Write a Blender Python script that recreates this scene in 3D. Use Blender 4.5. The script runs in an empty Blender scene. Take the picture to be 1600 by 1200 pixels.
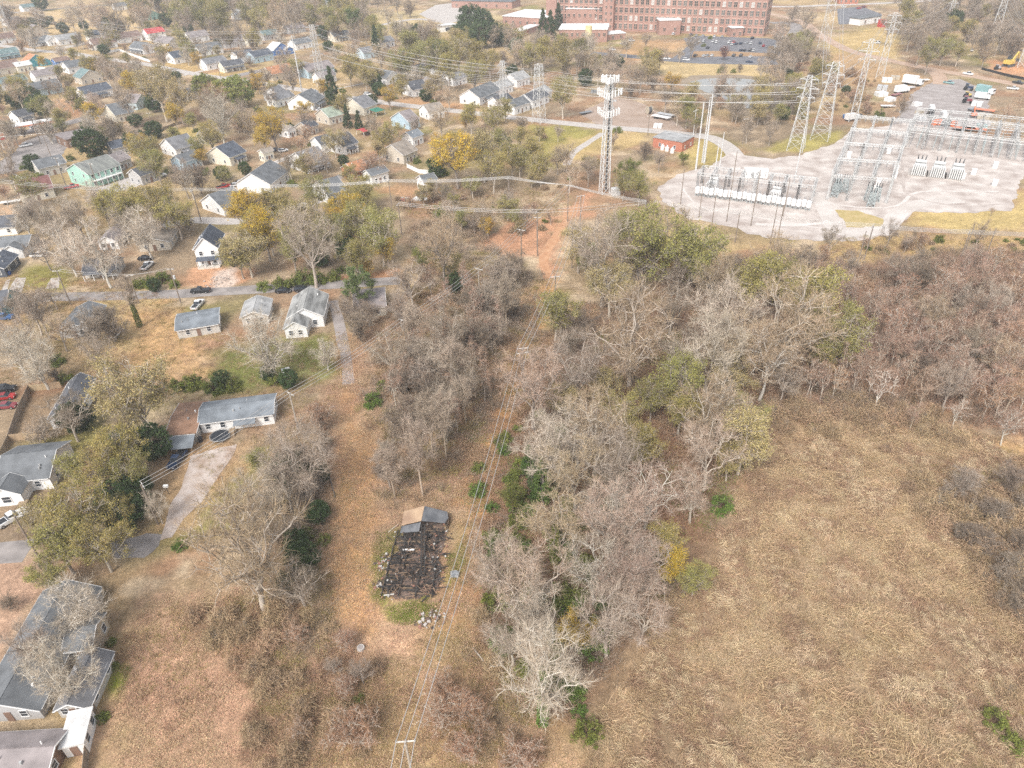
import bpy, math, random
import numpy as np
from mathutils import Matrix, Vector

random.seed(7)
RS = np.random.RandomState(11)
SC = bpy.context.scene
COL = SC.collection
R = math.radians

# ------------------------------------------------------------------ camera
CAM_H = 95.0
FOC = 1111.0
_n = np.array([850. - 800, 2200. - 600, FOC]); _n /= np.linalg.norm(_n)
UP = -_n
_z = np.array([0, 0, 1.])
FW = _z - UP * _z.dot(UP); FW /= np.linalg.norm(FW)
RT = np.cross(FW, UP)
if RT[0] < 0:
    RT = -RT
cam = bpy.data.cameras.new('camera')
cam.sensor_width = 36.0
cam.lens = 36.0 * FOC / 1600.0
cam.clip_start = 0.5
cam.clip_end = 9000
camo = bpy.data.objects.new('camera', cam)
COL.objects.link(camo)
_c = [np.array([RT[i], FW[i], UP[i]]) for i in range(3)]
_m = Matrix.Identity(4)
for r in range(3):
    _m[r][0] = _c[0][r]; _m[r][1] = -_c[1][r]; _m[r][2] = -_c[2][r]
_m[2][3] = CAM_H
camo.matrix_world = _m
SC.camera = camo

# ------------------------------------------------------------------ world, sun, exposure
SUN_EL, SUN_AZ = 48.0, 205.0        # azimuth clockwise from +Y: behind the camera, a little to the left
wd = bpy.data.worlds.new('World'); SC.world = wd; wd.use_nodes = True
nt = wd.node_tree; nt.nodes.clear()
sky = nt.nodes.new('ShaderNodeTexSky'); sky.sky_type = 'NISHITA'; sky.sun_disc = False
sky.sun_elevation = R(SUN_EL); sky.sun_rotation = R(SUN_AZ)
sky.air_density = 1.0; sky.dust_density = 3.0; sky.ozone_density = 1.0
hs = nt.nodes.new('ShaderNodeHueSaturation'); hs.inputs['Saturation'].default_value = 0.3   # thin even overcast
bg = nt.nodes.new('ShaderNodeBackground'); bg.inputs['Strength'].default_value = 0.115
wo = nt.nodes.new('ShaderNodeOutputWorld')
nt.links.new(sky.outputs[0], hs.inputs['Color']); nt.links.new(hs.outputs[0], bg.inputs['Color'])
nt.links.new(bg.outputs[0], wo.inputs['Surface'])
sl = bpy.data.lights.new('sun', 'SUN'); sl.energy = 1.15; sl.angle = R(18); sl.color = (1, .955, .90)
so = bpy.data.objects.new('sun', sl); COL.objects.link(so)
_sd = Vector((math.sin(R(SUN_AZ)) * math.cos(R(SUN_EL)), math.cos(R(SUN_AZ)) * math.cos(R(SUN_EL)), math.sin(R(SUN_EL))))
so.rotation_euler = _sd.to_track_quat('Z', 'Y').to_euler()
SC.view_settings.view_transform = 'Standard'; SC.view_settings.look = 'None'
SC.view_settings.exposure = 1.2; SC.view_settings.gamma = 1.0
SC.view_settings.use_curve_mapping = False
SC.cycles.max_bounces = 5; SC.cycles.diffuse_bounces = 3; SC.cycles.glossy_bounces = 2
SC.cycles.transmission_bounces = 2; SC.cycles.volume_bounces = 0; SC.cycles.transparent_max_bounces = 4
SC.cycles.use_denoising = False; SC.cycles.sample_clamp_indirect = 2.5
SC.cycles.use_adaptive_sampling = False

# ------------------------------------------------------------------ photo position -> place on the ground
def P(px, py, h=0.0):
    d = np.array([px - 800., py - 600., FOC])
    t = (h - CAM_H) / d.dot(UP)
    return d.dot(RT) * t, d.dot(FW) * t
def PR(x, y, z=0.0):
    v = RT * x + FW * y + UP * (z - CAM_H)
    return 800 + FOC * v[0] / v[2], 600 + FOC * v[1] / v[2]
def SCALE(x, y, z=0.0):
    v = RT * x + FW * y + UP * (z - CAM_H)
    return FOC / v[2]
def PP(lst, h=0.0):
    return np.array([P(a, b, h) for a, b in lst])
def yaw_px(a, b, h=0.0):
    p, q = P(*a, h), P(*b, h)
    return math.atan2(q[1] - p[1], q[0] - p[0])

# ------------------------------------------------------------------ materials
MATS = {}
def vivid(c, k=1.08):
    g = .3 * c[0] + .5 * c[1] + .2 * c[2]
    return tuple(max(.01, g + (v - g) * k) for v in c)
def mat(name, col, rough=.85, var=.25, scale=3.0, bump=0.0, rnd=0.0, island=0.0, col2=None, metal=0.0, spec=.3, detail=4.0, stretch=None, bscale=None, coord='Object'):
    """base colour varied by noise, by object and by loose piece"""
    if name in MATS:
        return MATS[name]
    if name.split('_')[0] in ('twig', 'leaf', 'blade', 'bark'):
        col = vivid(col); col2 = vivid(col2) if col2 else None
    m = bpy.data.materials.new(name); m.use_nodes = True
    t = m.node_tree; N = t.nodes; L = t.links; N.clear()
    out = N.new('ShaderNodeOutputMaterial'); b = N.new('ShaderNodeBsdfPrincipled')
    b.inputs['Roughness'].default_value = rough; b.inputs['Metallic'].default_value = metal
    b.inputs['Specular IOR Level'].default_value = spec
    L.new(b.outputs[0], out.inputs['Surface'])
    tc = N.new('ShaderNodeTexCoord')
    src = tc.outputs[coord]
    if stretch:
        mp = N.new('ShaderNodeMapping'); mp.inputs['Scale'].default_value = stretch
        L.new(src, mp.inputs['Vector']); src = mp.outputs[0]
    nz = N.new('ShaderNodeTexNoise'); nz.inputs['Scale'].default_value = scale; nz.inputs['Detail'].default_value = detail
    L.new(src, nz.inputs['Vector'])
    mix = N.new('ShaderNodeMix'); mix.data_type = 'RGBA'
    c1 = tuple(col) + (1,)
    c2 = tuple(col2) + (1,) if col2 else tuple(max(0, c * (1 - var)) for c in col) + (1,)
    cr = N.new('ShaderNodeMapRange'); cr.inputs[1].default_value = .32; cr.inputs[2].default_value = .68
    L.new(nz.outputs['Fac'], cr.inputs[0]); L.new(cr.outputs[0], mix.inputs['Factor'])
    mix.inputs['A'].default_value = c1; mix.inputs['B'].default_value = c2
    cur = mix.outputs['Result']
    def vary(val, amt, cur):
        h = N.new('ShaderNodeHueSaturation')
        mr = N.new('ShaderNodeMapRange'); mr.inputs[3].default_value = 1 - amt; mr.inputs[4].default_value = 1 + amt
        L.new(val, mr.inputs[0]); L.new(mr.outputs[0], h.inputs['Value'])
        m2 = N.new('ShaderNodeMapRange'); m2.inputs[3].default_value = .5 - amt * .05; m2.inputs[4].default_value = .5 + amt * .05
        mm = N.new('ShaderNodeMath'); mm.operation = 'FRACT'
        mu = N.new('ShaderNodeMath'); mu.operation = 'MULTIPLY'; mu.inputs[1].default_value = 7.31
        L.new(val, mu.inputs[0]); L.new(mu.outputs[0], mm.inputs[0]); L.new(mm.outputs[0], m2.inputs[0]); L.new(m2.outputs[0], h.inputs['Hue'])
        L.new(cur, h.inputs['Color'])
        return h.outputs[0]
    if rnd:
        oi = N.new('ShaderNodeObjectInfo'); cur = vary(oi.outputs['Random'], rnd, cur)
    if island:
        ge = N.new('ShaderNodeNewGeometry'); cur = vary(ge.outputs['Random Per Island'], island, cur)
    L.new(cur, b.inputs['Base Color'])
    if bump:
        bp = N.new('ShaderNodeBump'); bp.inputs['Strength'].default_value = bump; bp.inputs['Distance'].default_value = .05
        n2 = N.new('ShaderNodeTexNoise'); n2.inputs['Scale'].default_value = bscale or scale * 4; n2.inputs['Detail'].default_value = 3
        L.new(src, n2.inputs['Vector']); L.new(n2.outputs['Fac'], bp.inputs['Height']); L.new(bp.outputs[0], b.inputs['Normal'])
    MATS[name] = m
    return m

# ------------------------------------------------------------------ mesh building
class MB:
    def __init__(s):
        s.v = []; s.f = []
    def add(s, vs, fs):
        o = len(s.v); s.v.extend(tuple(map(float, p)) for p in vs)
        s.f.extend(tuple(i + o for i in f) for f in fs)
        return s
    def box(s, c, d, rz=0.0):
        x, y, z = d[0] / 2, d[1] / 2, d[2] / 2
        ca, sa = math.cos(rz), math.sin(rz)
        vs = []
        for k in (-1, 1):
            for a, b in ((-1, -1), (1, -1), (1, 1), (-1, 1)):
                X, Y = a * x, b * y
                vs.append((c[0] + X * ca - Y * sa, c[1] + X * sa + Y * ca, c[2] + k * z))
        return s.add(vs, [(3, 2, 1, 0), (4, 5, 6, 7), (0, 1, 5, 4), (1, 2, 6, 5), (2, 3, 7, 6), (3, 0, 4, 7)])
    def bar(s, p, q, w=.1, h=None):
        h = h or w
        p = np.array(p, float); q = np.array(q, float); d = q - p; l = np.linalg.norm(d)
        if l < 1e-6: return s
        d /= l
        a = np.cross(d, (0, 0, 1.)); 
        if np.linalg.norm(a) < 1e-3: a = np.array([1., 0, 0])
        a /= np.linalg.norm(a); b = np.cross(a, d)
        vs = [e + a * i * w / 2 + b * j * h / 2 for e in (p, q) for i, j in ((-1, -1), (1, -1), (1, 1), (-1, 1))]
        return s.add(vs, [(3, 2, 1, 0), (4, 5, 6, 7), (0, 1, 5, 4), (1, 2, 6, 5), (2, 3, 7, 6), (3, 0, 4, 7)])
    def tube(s, pts, rad, n=4, cap=True):
        pts = [np.array(p, float) for p in pts]; rings = []
        if not hasattr(rad, '__len__'): rad = [rad] * len(pts)
        for i, p in enumerate(pts):
            d = pts[min(i + 1, len(pts) - 1)] - pts[max(i - 1, 0)]
            d /= (np.linalg.norm(d) + 1e-9)
            a = np.cross(d, (0, 0, 1.)) if abs(d[2]) < .95 else np.cross(d, (1., 0, 0))
            a /= np.linalg.norm(a); b = np.cross(d, a)
            rings.append([p + rad[i] * (a * math.cos(2 * math.pi * k / n) + b * math.sin(2 * math.pi * k / n)) for k in range(n)])
        vs = [v for r in rings for v in r]
        fs = [(i * n + k, i * n + (k + 1) % n, (i + 1) * n + (k + 1) % n, (i + 1) * n + k) for i in range(len(pts) - 1) for k in range(n)]
        if cap:
            fs.append(tuple(range(n))[::-1]); fs.append(tuple(range((len(pts) - 1) * n, len(pts) * n)))
        return s.add(vs, fs)
    def cyl(s, c, r, h, n=12, r2=None):
        return s.tube([(c[0], c[1], c[2]), (c[0], c[1], c[2] + h)], [r, r if r2 is None else r2], n)
    def prism(s, poly, z0, z1):
        n = len(poly)
        vs = [(p[0], p[1], z0) for p in poly] + [(p[0], p[1], z1) for p in poly]
        return s.add(vs, [tuple(range(n))[::-1], tuple(range(n, 2 * n))] + [(i, (i + 1) % n, n + (i + 1) % n, n + i) for i in range(n)])
    def slab(s, quad, th):
        q = [np.array(p, float) for p in quad]
        nrm = np.cross(q[1] - q[0], q[2] - q[0]); nrm /= np.linalg.norm(nrm)
        if nrm[2] < 0: nrm = -nrm
        n = len(q)
        vs = q + [p + nrm * th for p in q]
        return s.add(vs, [tuple(range(n))[::-1], tuple(range(n, 2 * n))] + [(i, (i + 1) % n, n + (i + 1) % n, n + i) for i in range(n)])
    def mesh(s, name):
        me = bpy.data.meshes.new(name); me.from_pydata(s.v, [], s.f); me.update()
        return me
    def build(s, name, material, parent=None, loc=None, rz=0.0, smooth=False):
        me = s.mesh(name); me.materials.append(material)
        if smooth: me.polygons.foreach_set('use_smooth', [True] * len(me.polygons))
        return obj(name, me, parent, loc, rz)
def obj(name, me, parent=None, loc=None, rz=0.0):
    o = bpy.data.objects.new(name, me); COL.objects.link(o)
    if parent is not None: o.parent = parent
    if loc is not None: o.location = loc
    o.rotation_euler = (0, 0, rz)
    return o
def nmesh(name, V, F, material):
    """fast mesh from arrays; F (n,3) or (n,4)"""
    me = bpy.data.meshes.new(name); V = np.asarray(V, np.float32); F = np.asarray(F, np.int32)
    me.vertices.add(len(V)); me.vertices.foreach_set('co', V.ravel())
    k = F.shape[1]
    me.loops.add(F.size); me.loops.foreach_set('vertex_index', F.ravel())
    me.polygons.add(len(F)); me.polygons.foreach_set('loop_start', np.arange(0, F.size, k, dtype=np.int32))
    me.polygons.foreach_set('loop_total', np.full(len(F), k, np.int32)); me.update(calc_edges=True)
    if material: me.materials.append(material)
    return me

# ------------------------------------------------------------------ labels
REG = []          # (object, description, category, photo position)
def tag(o, label, cat, group=None, kind=None):
    o['label'] = label; o['category'] = cat
    if group: o['group'] = group
    if kind: o['kind'] = kind
    return o
def reg(o, desc, cat, px, group=None):
    o['category'] = cat
    if group: o['group'] = group
    REG.append((o, desc, px))
    return o
def empty(name, loc, rz=0.0):
    o = bpy.data.objects.new(name, None); COL.objects.link(o); o.location = loc; o.rotation_euler = (0, 0, rz); o.empty_display_size = .5
    return o
MARKS = [('the mint green two storey block', 146, 275), ('the red roofed white house', 243, 52), ('the antenna tower', 945, 295), ('the brick mill', 1030, 35),
    ('the burnt house', 655, 868), ('the unfinished white house', 325, 400), ('the trampoline house', 372, 655),
    ('the blue house with white roof', 436, 80), ('the orange roofed turquoise house', 57, 96), ('the small red brick building', 1055, 225), ('the pond', 1155, 145),
    ('the yellow tank', 918, 72), ('the row of white breakers', 1180, 312), ('the black pickup on the road', 314, 455), ('the equipment yard', 1485, 165),
    ('the pair of lattice pylons', 1265, 190), ('the sandy field', 110, 45), ('the white sycamore', 408, 560), ('the white roofed shed', 122, 1155),
    ('the dead end street', 20, 830), ('the round manhole', 564, 1014), ('the lone bright bush', 1132, 790),
    ('the large yellow tree', 710, 240), ('the pale gravel drive', 290, 770), ('the bamboo clump', 350, 140), ('the red carport', 573, 207),
    ('the slim dark cypress', 587, 70), ('the three grey transformers', 1464, 270), ('the orange clay slope', 800, 370), ('the twin gabled house', 478, 490),
    ('the mill car park', 1132, 84), ('the flat roofed shop', 130, 215)]
def finish_labels():
    by = {}
    for o, d, px in REG: by.setdefault(d, []).append((o, px))
    for d, L in by.items():
        for o, px in L:
            nm, mx, my = min((m for m in MARKS if True), key=lambda m: (m[1] - px[0]) ** 2 + (m[2] - px[1]) ** 2)
            if len(L) == 1:
                o['label'] = d + ', near ' + nm; continue
            ds = sorted(((p[0] - mx) ** 2 + (p[1] - my) ** 2, q.name) for q, p in L)
            k = [n for _, n in ds].index(o.name) + 1
            od = {1: 'nearest', 2: 'second nearest', 3: 'third nearest', 4: 'fourth nearest', 5: 'fifth nearest', 6: 'sixth nearest'}.get(k) or '%d%s nearest' % (k, 'st' if k % 10 == 1 and k != 11 else 'nd' if k % 10 == 2 and k != 12 else 'rd' if k % 10 == 3 and k != 13 else 'th')
            o['label'] = d + ', ' + od + ' to ' + nm

# ------------------------------------------------------------------ noise
_LAT = RS.rand(256, 256)
def vnoise(x, y):
    xi = np.floor(x).astype(int); yi = np.floor(y).astype(int); fx = x - xi; fy = y - yi
    fx = fx * fx * (3 - 2 * fx); fy = fy * fy * (3 - 2 * fy)
    g = lambda a, b: _LAT[a % 256, b % 256]
    return (g(xi, yi) * (1 - fx) + g(xi + 1, yi) * fx) * (1 - fy) + (g(xi, yi + 1) * (1 - fx) + g(xi + 1, yi + 1) * fx) * fy
def fbm(x, y, o=4):
    t = 0; a = .5
    for i in range(o):
        t = t + a * vnoise(x + 17.3 * i, y + 5.1 * i); x = x * 2.03; y = y * 2.03; a *= .5
    return t / (1 - .5 ** o)
def poly_sdf(X, Y, poly):
    d = np.full(X.shape, 1e18); ins = np.zeros(X.shape, bool); n = len(poly)
    for i in range(n):
        ax, ay = poly[i]; bx, by = poly[(i + 1) % n]
        ex, ey = bx - ax, by - ay; wx, wy = X - ax, Y - ay
        t = np.clip((wx * ex + wy * ey) / (ex * ex + ey * ey + 1e-12), 0, 1)
        d = np.minimum(d, (wx - ex * t) ** 2 + (wy - ey * t) ** 2)
        c = ((ay > Y) != (by > Y)) & (X < (bx - ax) * (Y - ay) / (by - ay + 1e-12) + ax)
        ins ^= c
    d = np.sqrt(d)
    return np.where(ins, -d, d)
def line_sdf(X, Y, pts):
    d = np.full(X.shape, 1e18)
    for i in range(len(pts) - 1):
        ax, ay = pts[i]; bx, by = pts[i + 1]; ex, ey = bx - ax, by - ay; wx, wy = X - ax, Y - ay
        t = np.clip((wx * ex + wy * ey) / (ex * ex + ey * ey + 1e-12), 0, 1)
        d = np.minimum(d, (wx - ex * t) ** 2 + (wy - ey * t) ** 2)
    return np.sqrt(d)
# ================================================================== GROUND
rows = np.concatenate([np.arange(-150, 34, 8.), np.arange(34, 110, .55), np.arange(110, 200, .9)])
y = 200.; ex = []
while y < 3000: ex.append(y); y *= 1.0075 if y < 1000 else 1.05
rows = np.concatenate([rows, ex]); NC = 330
uu = np.linspace(-1, 1, NC)
half = np.maximum(95, .74 * rows + 55)
GX = uu[None, :] * half[:, None]; GY = np.repeat(rows[:, None], NC, 1)
nb = lambda s, o=4: fbm(GX / s + 50, GY / s + 50, o)
C = np.zeros(GX.shape + (3,))
def blend(w, col, keep=0.0):
    global C
    w = np.clip(w, 0, 1)[..., None]
    C = C * (1 - w) + np.array(col)[None, None, :] * w
C[:] = (.27, .205, .14)
blend((nb(30) - .5) * 4, (.23, .20, .085)); blend((nb(14, 3) - .46) * 4, (.31, .195, .125)); blend((nb(55) - .5) * 5, (.40, .295, .165)); blend((nb(8, 3) - .56) * 5, (.46, .36, .25))
ZONES = [  # colour, edge softness in m, edge wander in m, strength, outline on the photo
 ((.345,.235,.16), 4, 6, .95, [(170,1210),(180,1000),(260,930),(430,900),(500,800),(510,640),(540,560),(600,480),(700,440),(830,470),(840,560),(760,700),(720,820),(760,900),(720,1000),(800,1100),(880,1210)]),
 ((.40,.29,.155), 3, 5, .9, [(480,1210),(520,1090),(640,1000),(720,960),(760,1060),(850,1140),(1000,1210)]),
 ((.47,.30,.205), 7, 9, .9, [(195,1210),(210,1040),(290,990),(420,1000),(400,1100),(430,1210)]),
 ((.20,.115,.075), 4, 6, .95, [(700,700),(800,560),(900,500),(1060,470),(1180,500),(1250,620),(1160,740),(1100,860),(1040,960),(950,1060),(900,1120),(820,1110),(760,1000),(745,900)]),
 ((.30,.165,.11), 5, 8, .95, [(1040,430),(1200,395),(1350,420),(1480,400),(1610,400),(1610,690),(1480,660),(1350,640),(1220,640),(1120,580),(1030,520)]),
 ((.31,.225,.145), 4, 5, 1., [(900,1210),(920,1120),(1000,1010),(1060,930),(1130,860),(1150,760),(1200,690),(1300,650),(1420,655),(1610,695),(1610,1210)]),
 ((.54,.365,.245), 1.5, 2, .97, [(530,690),(560,690),(575,780),(600,880),(620,960),(690,1040),(780,1090),(860,1150),(930,1215),(860,1215),(790,1140),(700,1085),(600,1030),(545,960),(515,890),(520,780)]),
 ((.50,.30,.15), 1.5, 3, .8, [(520,860),(530,700),(545,690),(590,700),(580,780),(600,900),(590,1000),(520,960)]),
 ((.37,.22,.12), 1.5, 2.5, .9, [(532,690),(528,590),(540,520),(552,520),(556,600),(570,690)]),
 ((.47,.27,.13), 2, 3, .95, [(700,900),(720,800),(770,660),(800,560),(835,470),(850,440),(870,440),(850,520),(800,640),(760,760),(740,860),(735,960),(700,980)]),
 ((.44,.245,.155), 2, 7, .85, [(735,385),(760,372),(800,350),(860,335),(920,300),(915,335),(870,356),(862,430),(850,430),(845,400),(790,405),(750,392)]),
 ((.50,.29,.18), 1.2, 2, .95, [(284,448),(305,420),(350,415),(395,420),(390,440),(340,452)]),
 ((.42,.22,.13), 1.5, 2.5, .8, [(480,436),(560,428),(620,420),(622,436),(560,442)]),
 ((.42,.27,.145), 2, 4, .85, [(190,590),(215,540),(200,490),(260,470),(285,500),(290,530),(330,560),(320,600)]),
 ((.15,.17,.045), 2, 4, .75, [(330,620),(350,550),(440,530),(520,520),(525,590),(480,600),(400,610)]),
 ((.17,.21,.04), 1, 2.5, .85, [(585,850),(600,835),(628,830),(612,880),(600,930),(612,950),(690,940),(680,960),(620,975),(585,935)]),
 ((.18,.20,.045), 1, 2, .8, [(708,850),(735,820),(730,880),(700,930),(695,910)]),
 ((.22,.26,.04), 1, 1.5, .85, [(165,1090),(175,1050),(195,1040),(185,1090)]),
 ((.21,.20,.055), 2, 4, .8, [(20,440),(40,415),(110,415),(120,440),(80,455),(20,455)]),
 ((.22,.20,.06), 1.5, 3, .75, [(260,830),(320,770),(400,700),(420,700),(380,760),(310,810),(280,830)]),
 ((.40,.27,.16), 1.5, 3, .8, [(236,730),(250,700),(330,680),(400,690),(380,730),(290,830),(240,835)]),
 ((.23,.17,.12), 1.5, 2, .85, [(0,840),(0,760),(90,740),(110,800),(60,850)]),
 ((.38,.25,.18), 1.5, 3, .85, [(-40,1000),(0,875),(50,875),(60,930),(20,990),(0,1060)]),
 ((.24,.17,.11), 1.5, 2, .8, [(30,680),(20,620),(110,610),(95,680)]),
 ((.50,.37,.21), 6, 10, .95, [(40,40),(80,16),(260,5),(240,30),(200,60),(110,68),(60,55)]),
 ((.44,.35,.20), 6, 10, .85, [(560,40),(570,20),(700,14),(800,26),(700,52),(590,56)]),
 ((.47,.36,.20), 3, 5, .95, [(1000,100),(1080,90),(1200,100),(1190,125),(1110,124),(1050,118)]),
 ((.42,.27,.15), 4, 8, .8, [(960,90),(990,62),(1075,66),(1060,80),(1000,84),(1010,95)]),
 ((.29,.26,.085), 3, 6, .85, [(830,195),(900,195),(945,205),(935,225),(880,245),(850,250),(835,220)]),
 ((.45,.34,.17), 3, 6, .8, [(860,225),(940,205),(1020,205),(1020,225),(940,240),(880,260)]),
 ((.36,.31,.11), 3, 4, .85, [(1195,235),(1230,215),(1310,205),(1320,220),(1260,240)]),
 ((.42,.33,.14), 3, 5, .8, [(1060,235),(1100,220),(1140,232),(1130,255),(1080,265)]),
 ((.46,.34,.17), 3, 6, .9, [(1290,92),(1290,60),(1380,40),(1410,60),(1400,95),(1340,78)]),
 ((.42,.28,.16), 4, 8, .8, [(1270,100),(1310,80),(1420,110),(1460,125),(1370,130),(1300,130)]),
 ((.47,.36,.17), 3, 4, .95, [(1415,350),(1425,330),(1520,322),(1580,328),(1585,300),(1610,290),(1610,360),(1500,362)]),
 ((.48,.36,.17), 2, 3, .95, [(1305,328),(1340,330),(1380,342),(1376,356),(1320,356)]),
 ((.42,.30,.15), 4, 6, .9, [(1270,400),(1300,375),(1420,365),(1610,368),(1610,400),(1480,410),(1400,430),(1330,430)]),
 ((.52,.34,.19), 2, 4, .9, [(1480,700),(1500,684),(1540,684),(1610,700),(1610,712),(1530,696)]),
 ((.24,.22,.08), 3, 5, .7, [(1540,720),(1570,710),(1610,740),(1610,800),(1570,770)]),
 ((.20,.19,.06), 3, 5, .7, [(1520,1080),(1610,1060),(1610,1210),(1530,1210)]),
 ((.52,.28,.16), 4, 6, .9, [(1540,108),(1550,92),(1610,100),(1610,125)]),
 ((.40,.24,.14), 3, 6, .8, [(590,295),(680,288),(700,300),(640,312)]),
 ((.42,.25,.14), 3, 6, .8, [(600,165),(640,150),(720,160),(740,172),(700,178),(620,166)]),
 ((.42,.24,.14), 3, 6, .75, [(75,170),(80,155),(150,160),(155,180),(80,190)]),
 ((.44,.34,.15), 3, 6, .8, [(255,205),(300,195),(350,205),(330,225),(270,222)]),
 ((.45,.32,.15), 3, 5, .8, [(230,100),(300,98),(330,110),(290,112),(240,108)]),
 ((.44,.32,.15), 3, 5, .8, [(310,118),(380,104),(420,108),(400,116),(330,122)]),
 ((.48,.33,.22), 3, 4, .9, [(-10,345),(-10,318),(30,316),(45,340)]),
 ((.62,.55,.49), 1., 1.5, .7, [(330,455),(336,425),(365,415),(372,440),(355,455)]),
]
wander = (nb(5, 3) - .5) * 2 + (nb(1.6, 2) - .5) * .9
for col, soft, wan, st, pl in ZONES:
    poly = PP(pl); far = max(1., poly[:, 1].mean() / 110.)
    d = poly_sdf(GX, GY, poly) + wander * wan
    blend(st * np.clip(.5 - d / (soft * 2), 0, 1), col)
C *= (1 + .55 * (nb(2.4, 4) - .5) + .45 * (nb(9, 3) - .5))[..., None]
g_ = (C @ np.array([.3, .5, .2]))[..., None]; C = np.clip((g_ + (C - g_) * 1.1) * 1.0, .02, .8)
V = np.stack([GX, GY, np.zeros_like(GX)], -1).reshape(-1, 3)
nr = len(rows); I = (np.arange(nr - 1)[:, None] * NC + np.arange(NC - 1)[None, :]).ravel()
F = np.stack([I, I + 1, I + NC + 1, I + NC], -1)
gm = bpy.data.materials.new('soil_litter_grass'); gm.use_nodes = True
t = gm.node_tree; N = t.nodes; L = t.links; b = N['Principled BSDF']; b.inputs['Roughness'].default_value = .95; b.inputs['Specular IOR Level'].default_value = .1
at = N.new('ShaderNodeAttribute'); at.attribute_name = 'albedo'
tc = N.new('ShaderNodeTexCoord')
prev = at.outputs['Color']
for sc, lo, hi in ((.9, .72, 1.25), (3.2, .7, 1.3), (9., .75, 1.3)):
    nz = N.new('ShaderNodeTexNoise'); nz.inputs['Scale'].default_value = sc; nz.inputs['Detail'].default_value = 4; nz.inputs['Roughness'].default_value = .65
    L.new(tc.outputs['Object'], nz.inputs['Vector'])
    mr = N.new('ShaderNodeMapRange'); mr.inputs[1].default_value = .3; mr.inputs[2].default_value = .7; mr.inputs[3].default_value = lo; mr.inputs[4].default_value = hi
    L.new(nz.outputs['Fac'], mr.inputs[0])
    hsv = N.new('ShaderNodeHueSaturation'); L.new(mr.outputs[0], hsv.inputs['Value']); L.new(prev, hsv.inputs['Color']); prev = hsv.outputs[0]
L.new(prev, b.inputs['Base Color'])
bp = N.new('ShaderNodeBump'); bp.inputs['Strength'].default_value = .6; bp.inputs['Distance'].default_value = .15
L.new(nz.outputs['Fac'], bp.inputs['Height']); L.new(bp.outputs[0], b.inputs['Normal'])
me = nmesh('ground', V, F, gm)
ca = me.color_attributes.new('albedo', 'FLOAT_COLOR', 'POINT')
ca.data.foreach_set('color', np.concatenate([C.reshape(-1, 3), np.ones((len(V), 1))], 1).astype(np.float32).ravel())
o = obj('ground', me); tag(o, 'brown and tan ground of leaf litter, dry grass and clay', 'ground', kind='structure')

# ------------------------------------------------------------------ sheets: roads, pads, drives, pond
def smooth_line(pts, step=4.0):
    pts = np.array(pts, float); out = []
    n = len(pts)
    for i in range(n - 1):
        p0, p1, p2, p3 = pts[max(i - 1, 0)], pts[i], pts[i + 1], pts[min(i + 2, n - 1)]
        k = max(2, int(np.linalg.norm(p2 - p1) / step))
        for j in range(k):
            s = j / k
            out.append(.5 * (2 * p1 + (p2 - p0) * s + (2 * p0 - 5 * p1 + 4 * p2 - p3) * s * s + (3 * p1 - p0 - 3 * p2 + p3) * s ** 3))
    out.append(pts[-1]); return np.array(out)
ROADS = []
def strip(name, px, width, z, material, label, cat='road', rough=.25):
    pts = smooth_line(PP(px)); n = len(pts); ROADS.append((pts, width / 2))
    d = np.gradient(pts, axis=0); d /= np.linalg.norm(d, axis=1)[:, None]; nn = np.stack([-d[:, 1], d[:, 0]], 1)
    w = width / 2 * np.ones(n)
    wl = w + rough * (fbm(np.arange(n) * .7, np.full(n, z * 97)) - .5) * 2; wr = w + rough * (fbm(np.arange(n) * .7, np.full(n, z * 97 + 40)) - .5) * 2
    Vv = np.concatenate([np.c_[pts + nn * wl[:, None], np.full(n, z)], np.c_[pts - nn * wr[:, None], np.full(n, z)]])
    I = np.arange(n - 1); Ff = np.stack([I + n, I + n + 1, I + 1, I], 1)
    o = obj(name, nmesh(name, Vv, Ff, material)); tag(o, label, cat, kind='structure'); return o
def pad(name, px, z, material, label, cat='pavement', rough=.6):
    pl = PP(px); n = len(pl); out = []
    for i in range(n):
        a, b_ = pl[i], pl[(i + 1) % n]; k = max(2, int(np.linalg.norm(b_ - a) / 1.5))
        for j in range(k): out.append(a + (b_ - a) * j / k)
    out = np.array(out); cen = out.mean(0); dr = out - cen; dr /= np.linalg.norm(dr, axis=1)[:, None]
    out = out + dr * ((fbm(out[:, 0] / 4 + 9, out[:, 1] / 4 + 9, 3) - .5) * 4 * rough)[:, None]
    m = MB(); m.add([(p[0], p[1], z) for p in out], [tuple(range(len(out)))])
    me = m.mesh(name); me.materials.append(material)
    o = obj(name, me); tag(o, label, cat, kind='structure')
    if me.polygons[0].normal.z < 0: me.flip_normals()
    return o
asph = mat('worn_asphalt', (.36, .325, .305), .9, .3, .3, .2, col2=(.20, .18, .17), detail=10)
asphd = mat('dark_asphalt', (.20, .20, .215), .9, .3, .2, .2, col2=(.14, .14, .15), detail=8)
conc = mat('pale_concrete', (.52, .48, .44), .9, .2, .5, .1, col2=(.42, .38, .35), detail=8)
grav = mat('pale_gravel', (.60, .545, .50), .95, .25, .16, .4, col2=(.36, .30, .265), detail=12, bscale=6)
gravg = mat('grey_gravel', (.40, .36, .34), .95, .25, .2, .4, col2=(.27, .235, .22), detail=10)
dirt = mat('pink_dirt', (.50, .37, .28), .95, .2, .15, .3, col2=(.40, .27, .19), detail=8)
drive_m = mat('white_stone_drive', (.56, .49, .445), .95, .3, .35, .4, col2=(.36, .27, .21), detail=9)
strip('road', [(-90,474),(0,467),(100,463.5),(200,462),(300,458),(400,452),(500,446),(600,440),(625,438)], 5.6, .03, asph, 'narrow grey street running past the unfinished two storey house', rough=.5)
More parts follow.
